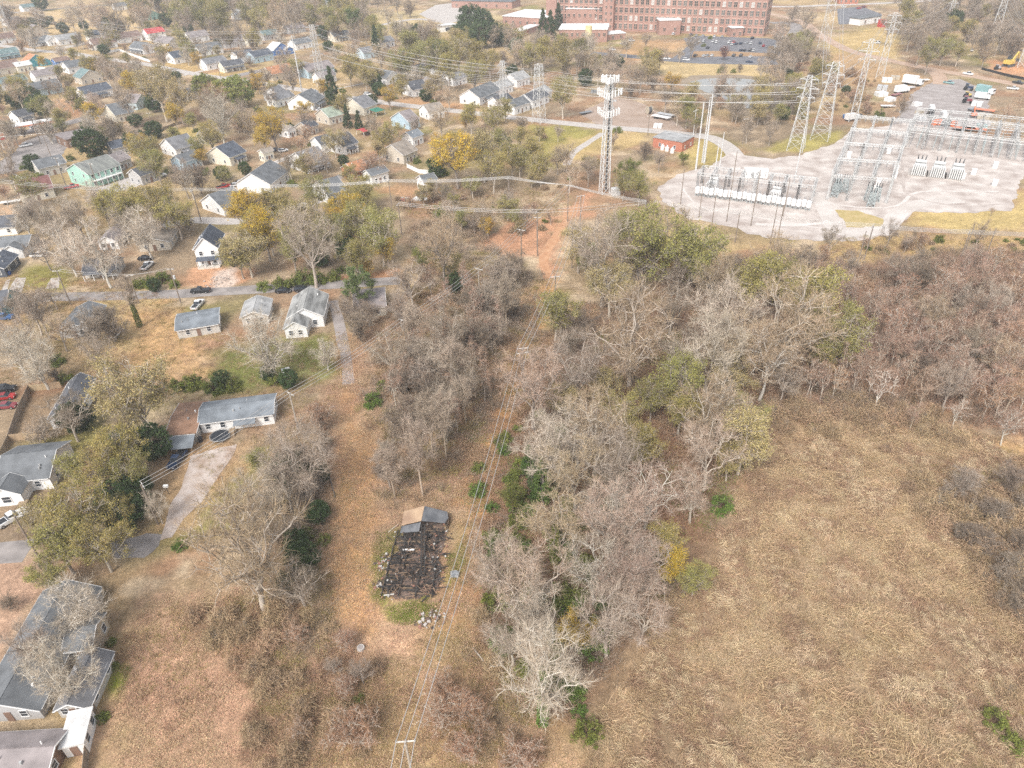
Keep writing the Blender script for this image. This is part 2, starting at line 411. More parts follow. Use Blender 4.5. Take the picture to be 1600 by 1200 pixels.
strip('road', [(-60,872),(0,864),(46,860)], 5.5, .03, asph, 'pinkish grey dead end street beside the white truck', rough=.3)
strip('road', [(-40,222),(0,214),(30,208),(90,196),(160,178),(230,160),(300,140),(345,124),(400,112),(440,104),(480,97)], 9, .03, asph, 'grey two lane street passing the mint green block', rough=.3)
strip('road', [(-30,66),(0,71),(67,80),(110,82.5),(150,90),(225,100),(290,113),(345,122),(420,132),(450,137),(512,147),(590,159),(712,173.5),(832,187),(940,198),(1025,205),(1075,210),(1110,215),(1135,228),(1150,244),(1160,262)], 7.5, .036, conc, 'long pale street through the houses to the substation', rough=.3)
strip('road', [(1180,16),(1200,21),(1250,33),(1282,55),(1325,78),(1380,92),(1450,107),(1525,120),(1640,142)], 8, .03, dirt, 'pinkish dirt road curving down from the mill', rough=.6)
strip('road', [(1452,108),(1466,118),(1470,132)], 8, .036, dirt, 'short dirt spur into the equipment yard', rough=.6)
strip('road', [(250,352),(305,344),(370,346),(420,336),(470,322),(500,312)], 6, .03, conc, 'pale street in front of the white houses under the power lines', rough=.4)
strip('road', [(285,118),(350,103),(380,98)], 4, .04, conc, 'pale driveway to the cottage with the porch', 'driveway')
strip('driveway', [(410,262),(440,250),(470,238),(500,228)], 4, .03, conc, 'pale driveway beside the grey roofed white house', 'driveway', .4)
strip('driveway', [(480,306),(520,282),(560,262),(590,246),(610,238)], 4.5, .03, asph, 'grey lane climbing between the white houses', 'driveway', .4)
strip('path', [(520,140),(570,130)], 2, .03, conc, 'short path by the brick coloured house', 'path')
strip('track', [(858,435),(850,412),(852,395),(868,370),(885,345),(905,320)], 3.2, .03, mat('clay_track', (.56,.33,.19), .95, .25, .4, .3, col2=(.46,.24,.13)), 'orange clay track running under the power lines', 'track', .6)
strip('track', [(800,1140),(760,1100),(700,1060),(640,1010)], 1.2, .02, mat('straw_track', (.44,.31,.18), .95, .25, .8, .3, col2=(.36,.24,.13)), 'faint straw coloured track bending toward the burnt house', 'track', .9)
strip('track', [(942,208),(920,222),(895,240),(885,258)], 3.4, .03, conc, 'pale track crossing the mown grass by the antenna tower', 'track', .5)
strip('driveway', [(545,600),(542,565),(535,530),(528,500),(520,470)], 2.8, .03, gravg, 'grey track leading down beside the bushes', 'driveway', .4)
pad('driveway', [(250,845),(262,800),(285,760),(298,712),(330,702),(372,692),(368,704),(340,748),(315,785),(285,815),(268,840)], .035, drive_m, 'pale stony driveway widening up to the trampoline house', 'driveway', .5)
pad('driveway', [(170,848),(230,832),(254,835),(248,852),(225,872),(180,872)], .03, asph, 'grey paved turning place below the stony driveway', 'driveway', .4)
pad('driveway', [(0,458),(10,438),(16,436),(10,460)], .03, conc, 'narrow concrete drive left of the lawn', 'driveway', .1)
pad('driveway', [(10,458),(25,434),(41,434),(34,457)], .034, conc, 'rectangular concrete drive on the lawn', 'driveway', .1)
pad('driveway', [(70,452),(80,435),(96,433),(93,450)], .034, conc, 'broken concrete slab on the lawn by the pole', 'driveway', .4)
pad('parking_lot', [(0,252),(20,240),(36,222),(60,213),(105,205),(112,222),(95,245),(60,262),(20,270),(-20,275)], .05, asph, 'grey parking lot below the flat roofed shop', 'parking lot', .5)
pad('parking_lot', [(146,297),(200,277),(226,266),(240,272),(215,292),(160,306)], .05, conc, 'pale paved yard in front of the mint green block', 'parking lot', .5)
pad('gravel_pad', [(1028,292),(1060,272),(1105,262),(1140,236),(1165,243),(1205,248),(1255,242),(1300,226),(1330,204),(1420,192),(1620,226),(1610,262),(1588,300),(1578,328),(1500,333),(1430,330),(1414,345),(1392,366),(1350,376),(1290,376),(1200,372),(1130,352),(1080,342),(1040,318)], .04, grav, 'pale gravel yard of the electrical substation', 'gravel yard', 1.)
for i_, tr in enumerate(([(1040,300),(1075,325),(1130,340),(1200,352),(1280,362)], [(1062,285),(1090,322),(1150,334),(1230,348),(1290,358)], [(1140,240),(1160,262),(1150,280),(1220,292),(1290,300)], [(1300,318),(1340,324),(1400,322),(1440,300),(1560,300)], [(1410,250),(1412,280),(1420,305),(1500,322),(1575,318)], [(1180,350),(1240,352),(1300,348)])):
    strip('tyre_track', tr, [1.1, .8, 1.3, 1.2, 1., 2.][i_], .05 + i_ * .004, mat('packed_track_%d' % (i_ % 2), [(.40,.345,.31), (.64,.59,.55)][i_ % 2], .95, .3, .3, .3, col2=[(.50,.44,.40), (.52,.47,.43)][i_ % 2], detail=9), ['darker', 'lighter', 'curved', 'straight', 'outer', 'short'][i_] + ' worn wheel track across the substation gravel', 'track', .7)
pad('grass_island', [(1305,328),(1340,330),(1380,342),(1376,354),(1322,356)], .07, mat('dry_lawn', (.47,.36,.18), .95, .3, .4, .3, col2=(.38,.30,.12)), 'dry grass island inside the substation gravel', 'grass', .8)
strip('track', [(1262,300),(1285,318),(1296,345),(1312,362),(1350,366),(1385,350),(1410,330),(1440,318),(1500,312)], 6, .055, mat('white_gravel', (.60,.555,.515), .95, .2, .12, .3, col2=(.47,.42,.38), detail=9), 'bright gravel lane looping through the substation', 'track', 1.)
pad('equipment_yard', [(1395,195),(1425,145),(1462,126),(1500,124),(1545,142),(1548,196),(1500,204)], .022, gravg, 'grey brown dirt yard full of parked equipment', 'yard', 1.)
pad('parking_lot', [(1050,92),(1075,72),(1068,60),(1090,56),(1200,60),(1232,66),(1240,84),(1210,96),(1120,96)], .04, asphd, 'dark asphalt car park in front of the brick mill', 'parking lot', .5)
strip('road', [(910,82),(960,86),(1020,91),(1080,96),(1150,98),(1215,99)], 11, .05, asphd, 'dark access road below the mill', rough=.4)
pad('car_park_island', [(1080,90),(1085,80),(1130,80),(1215,84),(1215,88),(1140,88)], .06, mat('mulch', (.42,.27,.15), .95, .3, .2, .2), 'brown planted island in the mill car park', 'island', .5)
strip('road', [(1235,62),(1245,44),(1232,36),(1205,36)], 10, .045, asph, 'curved drive round the end of the mill', rough=.4)
pad('parking_lot', [(1310,38),(1308,14),(1345,10),(1378,22),(1375,36)], .04, asphd, 'dark yard by the white building at the dirt road', 'parking lot', .5)
strip('road', [(1500,-2),(1400,4),(1300,8),(1200,10),(1100,0)], 9, .03, conc, 'pale street behind the mill', rough=.3)
pad('plaza', [(655,22),(680,8),(715,4),(735,14),(760,28),(700,36),(670,30)], .03, conc, 'pale paved circle near the evergreen clump', 'pavement', .8)
strip('road', [(590,40),(650,30),(700,36),(740,44),(800,36)], 8, .04, conc, 'pale road curving past the evergreen clump', rough=.4)
strip('road', [(0,22),(60,16),(140,10),(230,4)], 7, .03, asph, 'grey street along the far side of the sandy field', rough=.4)
pad('dirt_yard', [(905,178),(960,150),(1000,160),(1050,188),(1075,205),(1000,206),(940,198)], .025, mat('yard_dirt', (.42,.33,.27), .95, .3, .12, .3, col2=(.33,.24,.18), detail=8), 'bare dirt storage yard beyond the street by the antenna tower', 'yard', 1.)
pad('pond_bank', [(1062,128),(1080,118),(1150,117),(1215,122),(1250,134),(1252,152),(1215,170),(1165,182),(1130,168),(1098,150),(1072,140)], .02, mat('mud_bank', (.33,.26,.19), .9, .3, .1, .2, col2=(.24,.19,.13), detail=8), 'brown mud bank round the pond', 'bank', 1.)
wm = bpy.data.materials.new('pond_water'); wm.use_nodes = True
b = wm.node_tree.nodes['Principled BSDF']; b.inputs['Base Color'].default_value = (.22, .21, .18, 1); b.inputs['Roughness'].default_value = .06; b.inputs['IOR'].default_value = 1.33; b.inputs['Specular IOR Level'].default_value = .9
pad('pond', [(1080,127),(1110,122),(1150,122),(1205,127),(1240,137),(1238,148),(1205,160),(1168,170),(1150,163),(1122,152),(1098,142),(1080,135)], .04, wm, 'still brown pond reflecting the pale sky', 'pond', .8)
# ================================================================== VEGETATION
def unit(v): return v / (np.linalg.norm(v, axis=-1, keepdims=True) + 1e-9)
class Acc:
    def __init__(s): s.V = []; s.F = []; s.n = 0
    def tube(s, pts, rad, n):
        pts = np.asarray(pts, float); k = len(pts)
        d = unit(np.gradient(pts, axis=0)); ref = np.where(np.abs(d[:, 2:3]) > .9, [[1., 0, 0]], [[0, 0, 1.]])
        a = unit(np.cross(d, ref)); b = np.cross(d, a); th = np.arange(n) * 2 * math.pi / n
        V = pts[:, None, :] + np.asarray(rad)[:, None, None] * (a[:, None, :] * np.cos(th)[None, :, None] + b[:, None, :] * np.sin(th)[None, :, None])
        i = np.arange(k - 1)[:, None] * n + np.arange(n)[None, :]; j = np.arange(k - 1)[:, None] * n + (np.arange(n)[None, :] + 1) % n
        F = np.stack([i, j, j + n, i + n], -1).reshape(-1, 4) + s.n
        s.V.append(V.reshape(-1, 3)); s.F.append(F); s.n += k * n
    def blades(s, p, q, w, rs):
        """thin tapering quads from p to q"""
        p = np.asarray(p, float); q = np.asarray(q, float); n = len(p)
        d = unit(q - p); sd = unit(np.cross(d, unit(rs.normal(size=(n, 3))))) * (np.asarray(w).reshape(-1, 1) / 2)
        V = np.stack([p - sd, p + sd, q + sd * .35, q - sd * .35], 1)
        F = np.arange(4)[None, :] + 4 * np.arange(n)[:, None] + s.n
        s.V.append(V.reshape(-1, 3)); s.F.append(F); s.n += 4 * n
    def leaves(s, c, size, rs, up=0.0):
        n = len(c); a = unit(rs.normal(size=(n, 3))); b = unit(rs.normal(size=(n, 3))); 
        a[:, 2] *= (1 - up); a = unit(a); b = unit(np.cross(a, b)); 
        if up: b[:, 2] *= (1 - up); b = unit(b)
        sz = np.asarray(size).reshape(-1, 1) * (rs.rand(n, 1) * .7 + .65)
        V = np.stack([c - a * sz * .5, c - b * sz * .32, c + a * sz * .55, c + b * sz * .32], 1)
        F = np.arange(4)[None, :] + 4 * np.arange(n)[:, None] + s.n
        s.V.append(V.reshape(-1, 3)); s.F.append(F); s.n += 4 * n
    def mesh(s, name, m): return nmesh(name, np.concatenate(s.V), np.concatenate(s.F), m)

def bez(a, c, b, n):
    t = np.linspace(0, 1, n)[:, None]
    return (1 - t) ** 2 * a + 2 * t * (1 - t) * c + t * t * b
def make_tree(seed, r=7., h=15., limbs=8, n2=8, n3=8, ntw=9, trunk_f=.28, trunk_r=.32, tw=1.3, tww=.035, leaf=0, leafsz=.24, zmin=.3, droop=0., clump=1., fork=True, lean=0.):
    rs = np.random.RandomState(seed); W = Acc(); C = Acc()
    zc = h * (zmin + 1) / 2; rz = h * (1 - zmin) / 2
    top = np.array([rs.normal() * .4 + lean, rs.normal() * .4, h * (trunk_f + .12 if fork else .95)])
    tr = bez(np.zeros(3), np.array([rs.normal() * .3, rs.normal() * .3, top[2] * .5]), top, 6)
    W.tube(tr, np.linspace(trunk_r * 1.15, trunk_r * (.6 if fork else .15), 6), 7)
    ends = []; l2 = []
    for i in range(limbs):
        az = 2 * math.pi * (i + rs.rand() * .7) / limbs; el = math.asin(np.clip(rs.uniform(-.35, 1.), -1, 1)) if not fork else R(rs.choice([5, 25, 45, 62, 80]) + rs.normal() * 8)
        dirv = np.array([math.cos(az) * math.cos(el), math.sin(az) * math.cos(el), math.sin(el)])
        k = rs.uniform(.72, .95)
        tgt = np.array([dirv[0] * r * k, dirv[1] * r * k, zc + dirv[2] * rz * k])
        st = tr[rs.randint(3, 6)] if fork else tr[np.clip(int(5 * (tgt[2] / h - .18)), 1, 5)]
        mid = st + (tgt - st) * .45 + np.array([0, 0, (1.2 if fork else .5)]) * (1 - abs(math.sin(el))) + rs.normal(size=3) * .6
        mid[2] = max(mid[2], st[2] + .3)
        pl = bez(st, mid, tgt, 7); pl[1:-1] += rs.normal(size=(5, 3)) * .3
        r0 = trunk_r * rs.uniform(.45, .65) * (1 if fork else .55)
        W.tube(pl, np.linspace(r0, r0 * .22, 7), 5)
        for j in range(n2):
            t = rs.uniform(.22, 1.); x = t * 6; a = int(min(x, 5)); st2 = pl[a] + (pl[a + 1] - pl[a]) * (x - a)
            off = unit(rs.normal(size=3)) * r * rs.uniform(.22, .48); off[2] = off[2] * .8 + r * (.10 - droop)
            out = unit((st2 - [0, 0, zc * .75]) / [1, 1, 1]) * r * .14
            e2 = st2 + off + out
            q = (e2 - [0, 0, zc]) / [r, r, rz]; ql = np.linalg.norm(q)
            if ql > 1: e2 = np.array([0, 0, zc]) + q / ql * [r, r, rz] * rs.uniform(.9, 1.03)
            p2 = bez(st2, (st2 + e2) / 2 + rs.normal(size=3) * .35 + [0, 0, .2 - droop], e2, 5)
            r1 = r0 * (1 - t * .72) * .47 + .024
            W.tube(p2, np.linspace(r1, r1 * .3, 5), 4); l2.append(p2)
    P2 = np.array(l2)
    T3, D3, S3 = [], [], []
    for p2 in P2:
        t = rs.uniform(.2, 1., n3) * 4; a = np.minimum(t.astype(int), 3); st = p2[a] + (p2[a + 1] - p2[a]) * (t - a)[:, None]
        d = unit(p2[-1] - p2[0]); dv = unit(d * .8 + rs.normal(size=(n3, 3)) * .75 + [0, 0, .25 - droop * 1.2])
        e = st + dv * rs.uniform(.10, .24, (n3, 1)) * r
        S3.append(st); T3.append(e); D3.append(dv)
    S3 = np.concatenate(S3); T3 = np.concatenate(T3); D3 = np.concatenate(D3)
    M3 = (S3 + T3) / 2 + rs.normal(size=S3.shape) * .1
    (W if not leaf else W).blades(S3, M3, np.full(len(S3), tww * 2.4), rs); W.blades(M3, T3, np.full(len(S3), tww * 1.8), rs)
    n = len(S3); rep = np.repeat(np.arange(n), ntw); tt = rs.uniform(.15, 1., (len(rep), 1))
    st = S3[rep] + (T3[rep] - S3[rep]) * tt; dv = unit(D3[rep] * .8 + rs.normal(size=(len(rep), 3)) * .7 + [0, 0, .3 - droop * 1.5])
    en = st + dv * (tw * rs.uniform(.5, 1.2, (len(rep), 1)))
    if leaf:
        keep_ = (rs.rand(len(P2)) > .3)[rep // n3]; st, en, rep = st[keep_], en[keep_], rep[keep_]
        C.leaves(np.concatenate([st + (en - st) * rs.uniform(.3, 1.1, (len(rep), 1)) + rs.normal(size=(len(rep), 3)) * .12 for _ in range(leaf)]), leafsz, rs, .25)
        W.blades(st[::3], en[::3], np.full(len(st[::3]), tww), rs)
    else:
        C.blades(st, en, np.full(len(rep), tww), rs)
    return W.mesh('trunk', None), C.mesh('crown', None)
def make_evergreen(seed, r=5., h=10., n=9000, size=.42, cone=0.0, skirt=.08):
    rs = np.random.RandomState(seed); W = Acc(); C = Acc()
    W.tube([[0, 0, 0], [.1, 0, h * .5], [0, .1, h * .92]], [.26, .18, .05], 6)
    k = 150; cen = []
    while len(cen) < k:
        p = rs.uniform(-1, 1, 3)
        if cone: 
            zz = rs.rand() ** 1.3; rr = (1 - zz) ** .8 * rs.uniform(.55, 1.); az = rs.rand() * 6.283
            cen.append([math.cos(az) * rr * r, math.sin(az) * rr * r, h * (skirt + (1 - skirt) * zz)])
        else:
            l = np.linalg.norm(p)
            if .55 < l < 1.: cen.append([p[0] * r, p[1] * r, h * (.5 + skirt / 2 + p[2] * (.5 - skirt / 2))])
    cen = np.array(cen); cs = r * rs.uniform(.12, .26, k)
    idx = rs.randint(0, k, n); d = unit(rs.normal(size=(n, 3))) * rs.rand(n, 1) ** .45 * cs[idx][:, None]; d[:, 2] *= .75
    c = cen[idx] + d; c[:, 2] = np.maximum(c[:, 2], .1)
    C.leaves(c, size, rs)
    for q in cen[::4]: W.tube([[0, 0, q[2] * .7], q * [.5, .5, .9], q], [.08, .05, .02], 3)
    return W.mesh('trunk', None), C.mesh('crown', None)
def make_shrub(seed, r=2., h=2.4, n=2600, size=.2, twigs=500, brown=False):
    rs = np.random.RandomState(seed); W = Acc(); C = Acc()
    st = rs.normal(size=(16, 3)) * .25; st[:, 2] = 0; az = rs.rand(16) * 6.283; rr = rs.uniform(.2, .85, 16)
    for i in range(16):
        e = np.array([math.cos(az[i]) * r * rr[i], math.sin(az[i]) * r * rr[i], h * (1 - rr[i] ** 2 * .7)]); W.tube(bez(st[i], (st[i] + e) / 2 + [0, 0, .4], e, 4), [.04, .035, .025, .012], 3)
    k = 46; p = unit(rs.normal(size=(k, 3))); p[:, 2] = np.abs(p[:, 2]); cen = p * rs.uniform(.45, .98, (k, 1)) * [r, r, h]; cs = r * rs.uniform(.14, .34, k)
    if brown:
        m = twigs; idx = rs.randint(0, k, m); a = cen[idx] + rs.normal(size=(m, 3)) * cs[idx][:, None] * .6; dv = unit(rs.normal(size=(m, 3)) + [0, 0, -.15]); a[:, 2] = np.maximum(a[:, 2], .05)
        e = a + dv * rs.uniform(.3, 1., (m, 1)); e[:, 2] = np.maximum(e[:, 2], .02); C.blades(a, e, np.full(m, .045), rs)
    if n:
        idx = rs.randint(0, k, n); c = cen[idx] + unit(rs.normal(size=(n, 3))) * rs.rand(n, 1) ** .5 * cs[idx][:, None]; c[:, 2] = np.maximum(c[:, 2], .06)
        C.leaves(c, size, rs)
    return W.mesh('trunk', None), C.mesh('crown', None)
def make_ivy(seed, h=10., r=1.1, n=3200):
    rs = np.random.RandomState(seed); C = Acc(); z = rs.rand(n) ** .8 * h; az = rs.rand(n) * 6.283; rr = r * (.5 + .7 * fbm(z, az * 1.3)) * (1 - .45 * z / h)
    C.leaves(np.stack([np.cos(az) * rr, np.sin(az) * rr, z], 1), .3, rs); return C.mesh('ivy', None)

bark = {k: mat('bark_' + k, c, .9, .3, 2., 0, rnd=.15, spec=.1) for k, c in dict(pale=(.57,.50,.42), grey=(.42,.365,.31), dark=(.26,.22,.185), white=(.68,.63,.55), brown=(.20,.14,.10), tan=(.48,.39,.30)).items()}
twig = {k: mat('twig_' + k, c, .95, .25, .35, 0, rnd=.16, island=.22, spec=.05) for k, c in dict(pink=(.50,.375,.295), grey=(.41,.335,.265), dark=(.31,.245,.185), white=(.55,.47,.375), tan=(.49,.375,.255), rust=(.44,.27,.175), mauve=(.43,.29,.215)).items()}
leafm = {k: mat('leaf_' + k, c, .8, .35, .3, 0, rnd=.16, island=.28, col2=c2, spec=.15) for k, (c, c2) in dict(olive=((.28,.245,.08),(.36,.295,.115)), green=((.135,.17,.045),(.20,.205,.06)), yellow=((.56,.37,.06),(.42,.31,.08)),
     dark=((.045,.075,.03),(.08,.105,.045)), bright=((.105,.17,.035),(.15,.195,.06)), rust=((.30,.17,.09),(.36,.23,.13)), wine=((.16,.06,.06),(.22,.10,.08)), tan=((.50,.37,.235),(.38,.27,.16)), pine=((.12,.17,.06),(.17,.21,.085)), fallen=((.50,.32,.22),(.42,.26,.18)), moss=((.22,.215,.07),(.30,.265,.10)), khaki=((.33,.265,.12),(.40,.32,.165)), ivy=((.08,.13,.035),(.125,.165,.05)), bamboo=((.20,.23,.07),(.27,.26,.09)), brush=((.35,.245,.16),(.43,.32,.205))).items()}
PRO = {
 'broad': [make_tree(s, h=16.5, ntw=9, tww=.034, tw=1.4) for s in (1, 2, 3, 4, 5)],
 'fan': [make_tree(s, r=7, h=16, limbs=11, trunk_f=.1, trunk_r=.34, zmin=.22, n2=8, n3=8, ntw=9, tww=.034, tw=1.4) for s in (21, 22)],
 'tall': [make_tree(s, r=4., h=17, limbs=9, trunk_f=.42, trunk_r=.2, zmin=.42, n2=6, n3=7, ntw=11, tw=1.1, tww=.035) for s in (31, 32, 33)],
 'thin': [make_tree(s, r=2.3, h=12, limbs=7, trunk_f=.3, trunk_r=.14, zmin=.3, n2=5, n3=6, ntw=6, tw=.9, tww=.035) for s in (41, 42, 43)],
 'sapl': [make_tree(s, r=4., h=17, limbs=8, trunk_f=.35, trunk_r=.17, zmin=.35, n2=5, n3=6, ntw=5, tw=1.3, tww=.035) for s in (36, 37, 38)],
 'bushy': [make_tree(s, r=5, h=8.5, limbs=12, n2=8, n3=8, ntw=6, trunk_f=.12, trunk_r=.2, zmin=.12, tw=.9, tww=.035) for s in (51, 52, 53)],
 'leafy': [make_tree(s, leaf=3, ntw=9, leafsz=.26, limbs=10, n2=9, tw=1.3) for s in (61, 62, 63, 64)],
 'ever': [make_evergreen(s) for s in (71, 72)],
 'cone': [make_evergreen(s, r=3., h=12., n=8000, size=.34, cone=1) for s in (81, 82)],
 'pine': [make_tree(s, r=4., h=14, limbs=13, trunk_f=.3, zmin=.32, fork=False, n2=5, n3=7, ntw=9, leaf=4, leafsz=.26, trunk_r=.22, tw=.7) for s in (91,)],
 'shrub': [make_shrub(s) for s in (101, 102, 103)],
 'bramble': [make_shrub(s, n=700, size=.17, twigs=2200, brown=True) for s in (111, 112)],
}
IVY = [make_ivy(s) for s in (121, 122)]
# kind: proto, natural r, natural h, crown centre height share, bark, crown material, name, description, category
KINDS = {
 'b': ('broad', 7, 15, .66, ['pale', 'pale', 'white', 'grey'], [twig['pink'], twig['pink'], twig['tan'], twig['grey'], twig['white']], 'pink_twig_tree', 'spreading bare tree with pinkish twigs', 'tree'),
 'f': ('fan', 7, 16, .6, 'pale', twig['tan'], 'fan_limbed_tree', 'large bare tree fanning pale limbs', 'tree'),
 'g': ('broad', 7, 15, .66, ['grey', 'grey', 'pale'], [twig['grey'], twig['grey'], twig['tan'], twig['dark']], 'bare_tree', 'bare grey twigged tree', 'tree'),
 'd': ('bushy', 5, 8.5, .58, ['dark', 'grey'], [twig['dark'], twig['grey'], twig['dark']], 'dark_bare_tree', 'dense dark bare tree', 'tree'),
 't': ('tall', 4, 17, .72, 'tan', twig['grey'], 'slender_tree', 'tall slender bare tree', 'tree'),
 'w': ('fan', 7, 16, .6, 'white', twig['white'], 'sycamore_tree', 'bare tree with whitish branches', 'tree'),
 'o': ('leafy', 7, 15, .66, ['grey', 'pale'], [leafm['olive'], leafm['olive'], leafm['moss'], leafm['khaki']], 'oak_tree', 'olive leaved tree', 'tree'),
 'y': ('leafy', 7, 15, .66, 'grey', leafm['yellow'], 'oak_tree', 'yellow leaved tree', 'tree'),
 'n': ('leafy', 7, 15, .66, 'brown', leafm['green'], 'oak_tree', 'green leaved tree', 'tree'),
 'r': ('bushy', 5, 8.5, .58, 'pale', twig['rust'], 'rusty_tree', 'rusty brown twigged tree', 'tree'),
 'v': ('bushy', 5, 8.5, .58, 'dark', leafm['wine'], 'plum_tree', 'dark red leaved tree', 'tree'),
 'e': ('ever', 5, 10, .54, 'brown', leafm['dark'], 'evergreen_tree', 'rounded dark evergreen tree', 'tree'),
 'c': ('cone', 3, 12, .42, 'brown', leafm['dark'], 'conifer_tree', 'pointed dark conifer', 'tree'),
 'p': ('pine', 4, 14, .66, 'grey', leafm['pine'], 'pine_tree', 'soft green pine tree', 'tree'),
 'm': ('ever', 5, 10, .54, 'tan', leafm['bamboo'], 'bamboo', 'tall yellow green bamboo clump', 'bamboo'),
 's': ('shrub', 2, 2.4, .5, 'brown', leafm['green'], 'green_shrub', 'leafy green shrub', 'shrub'),
 'a': ('shrub', 2, 2.4, .5, 'brown', leafm['bright'], 'green_shrub', 'bright green shrub', 'shrub'),
 'k': ('bramble', 2, 2.4, .5, 'grey', leafm['brush'], 'bramble_bush', 'tangled brown bramble mound', 'shrub'),
 'j': ('cone', 3, 12, .42, 'grey', leafm['ivy'], 'ivy_column', 'ivy covered dead trunk', 'tree'),
 'x': ('sapl', 4, 17, .68, ['pale', 'white', 'tan'], [twig['mauve'], twig['mauve'], twig['rust'], twig['pink'], twig['rust']], 'thicket_tree', 'dense mauve brown bare tree', 'tree'),
}
GRP = {'tree': 'trees round the neighbourhood and wood', 'shrub': 'shrubs round the neighbourhood and wood', 'bamboo': 'bamboo by the far houses'}
NT = [0]
CORRIDOR = PP([(690,985),(708,900),(738,790),(770,680),(800,600),(826,530),(848,455),(860,420)]); TRACKWAY = PP([(540,560),(545,690),(550,800),(570,900),(605,985),(690,1050),(765,1100)])
def part_copy(name, me, parent, material):
    o = bpy.data.objects.new(name, me); COL.objects.link(o); o.parent = parent
    o.material_slots[0].link = 'OBJECT'; o.material_slots[0].material = material
    return o
_dummy = mat('bark_pale', (0, 0, 0))
for L_ in PRO.values():
    for a, b in L_:
        a.materials.append(_dummy); b.materials.append(_dummy)
for a in IVY: a.materials.append(_dummy)
def plant(kind, x, y, rm, hs=1.0, ivy=0, label=None, group=None, seed=None):
    pro, r0, h0, zc, bk, cm, name, desc, cat = KINDS[kind]
    if line_sdf(np.array([x]), np.array([y]), CORRIDOR)[0] < 2.6 + .4 * rm or line_sdf(np.array([x]), np.array([y]), TRACKWAY)[0] < 1.8 + .3 * rm: return None   # kept clear under the cables and on the track
    NT[0] += 1; rr = random.Random(NT[0] * 13 + 5 if seed is None else seed)
    a, b = rr.choice(PRO[pro]); s = rm / r0; cm = rr.choice(cm) if isinstance(cm, list) else cm; bk = rr.choice(bk) if isinstance(bk, list) else bk
    o = empty(name, (x, y, 0), rr.uniform(0, 6.283)); o.scale = (s, s * rr.uniform(.92, 1.08), s * hs)
    part_copy('trunk', a, o, bark[bk]); part_copy('crown', b, o, cm)
    if ivy:
        iv = part_copy('ivy', rr.choice(IVY), o, leafm['bright' if ivy == 2 else 'green']); iv['label'] = 'green ivy climbing the trunk'
        desc = desc + ' wrapped in ivy'
    o['group'] = group or GRP[cat]; o['category'] = cat
    if label: o['label'] = label
    else: reg(o, desc, cat, PR(x, y, zc * h0 * s * hs), group or GRP[cat])
    return o
def crown_at(kind, cx, cy, rpx, hs=None, ivy=0, label=None):
    """put a tree so that its crown centre stands where the photo shows it"""
    pro, r0, h0, zc = KINDS[kind][:4]
    if hs is None: hs = random.uniform(.88, 1.12) * (.62 if kind == 'x' else 1)
    rpx = rpx * {'b': 1.2, 'g': 1.2, 'o': 1.15, 'y': 1.15, 'f': 1.1, 'w': 1.2, 'd': 1.2, 'r': 1.2, 'x': .85, 't': 1.15}.get(kind, 1.1)
    rm = rpx / SCALE(*P(cx, cy, 5), 5)
    for _ in range(4):
        z = zc * h0 * rm / r0 * hs; x, y = P(cx, cy, z); rm = rpx / SCALE(x, y, z)
    return plant(kind, x, y, rm, hs, ivy, label)
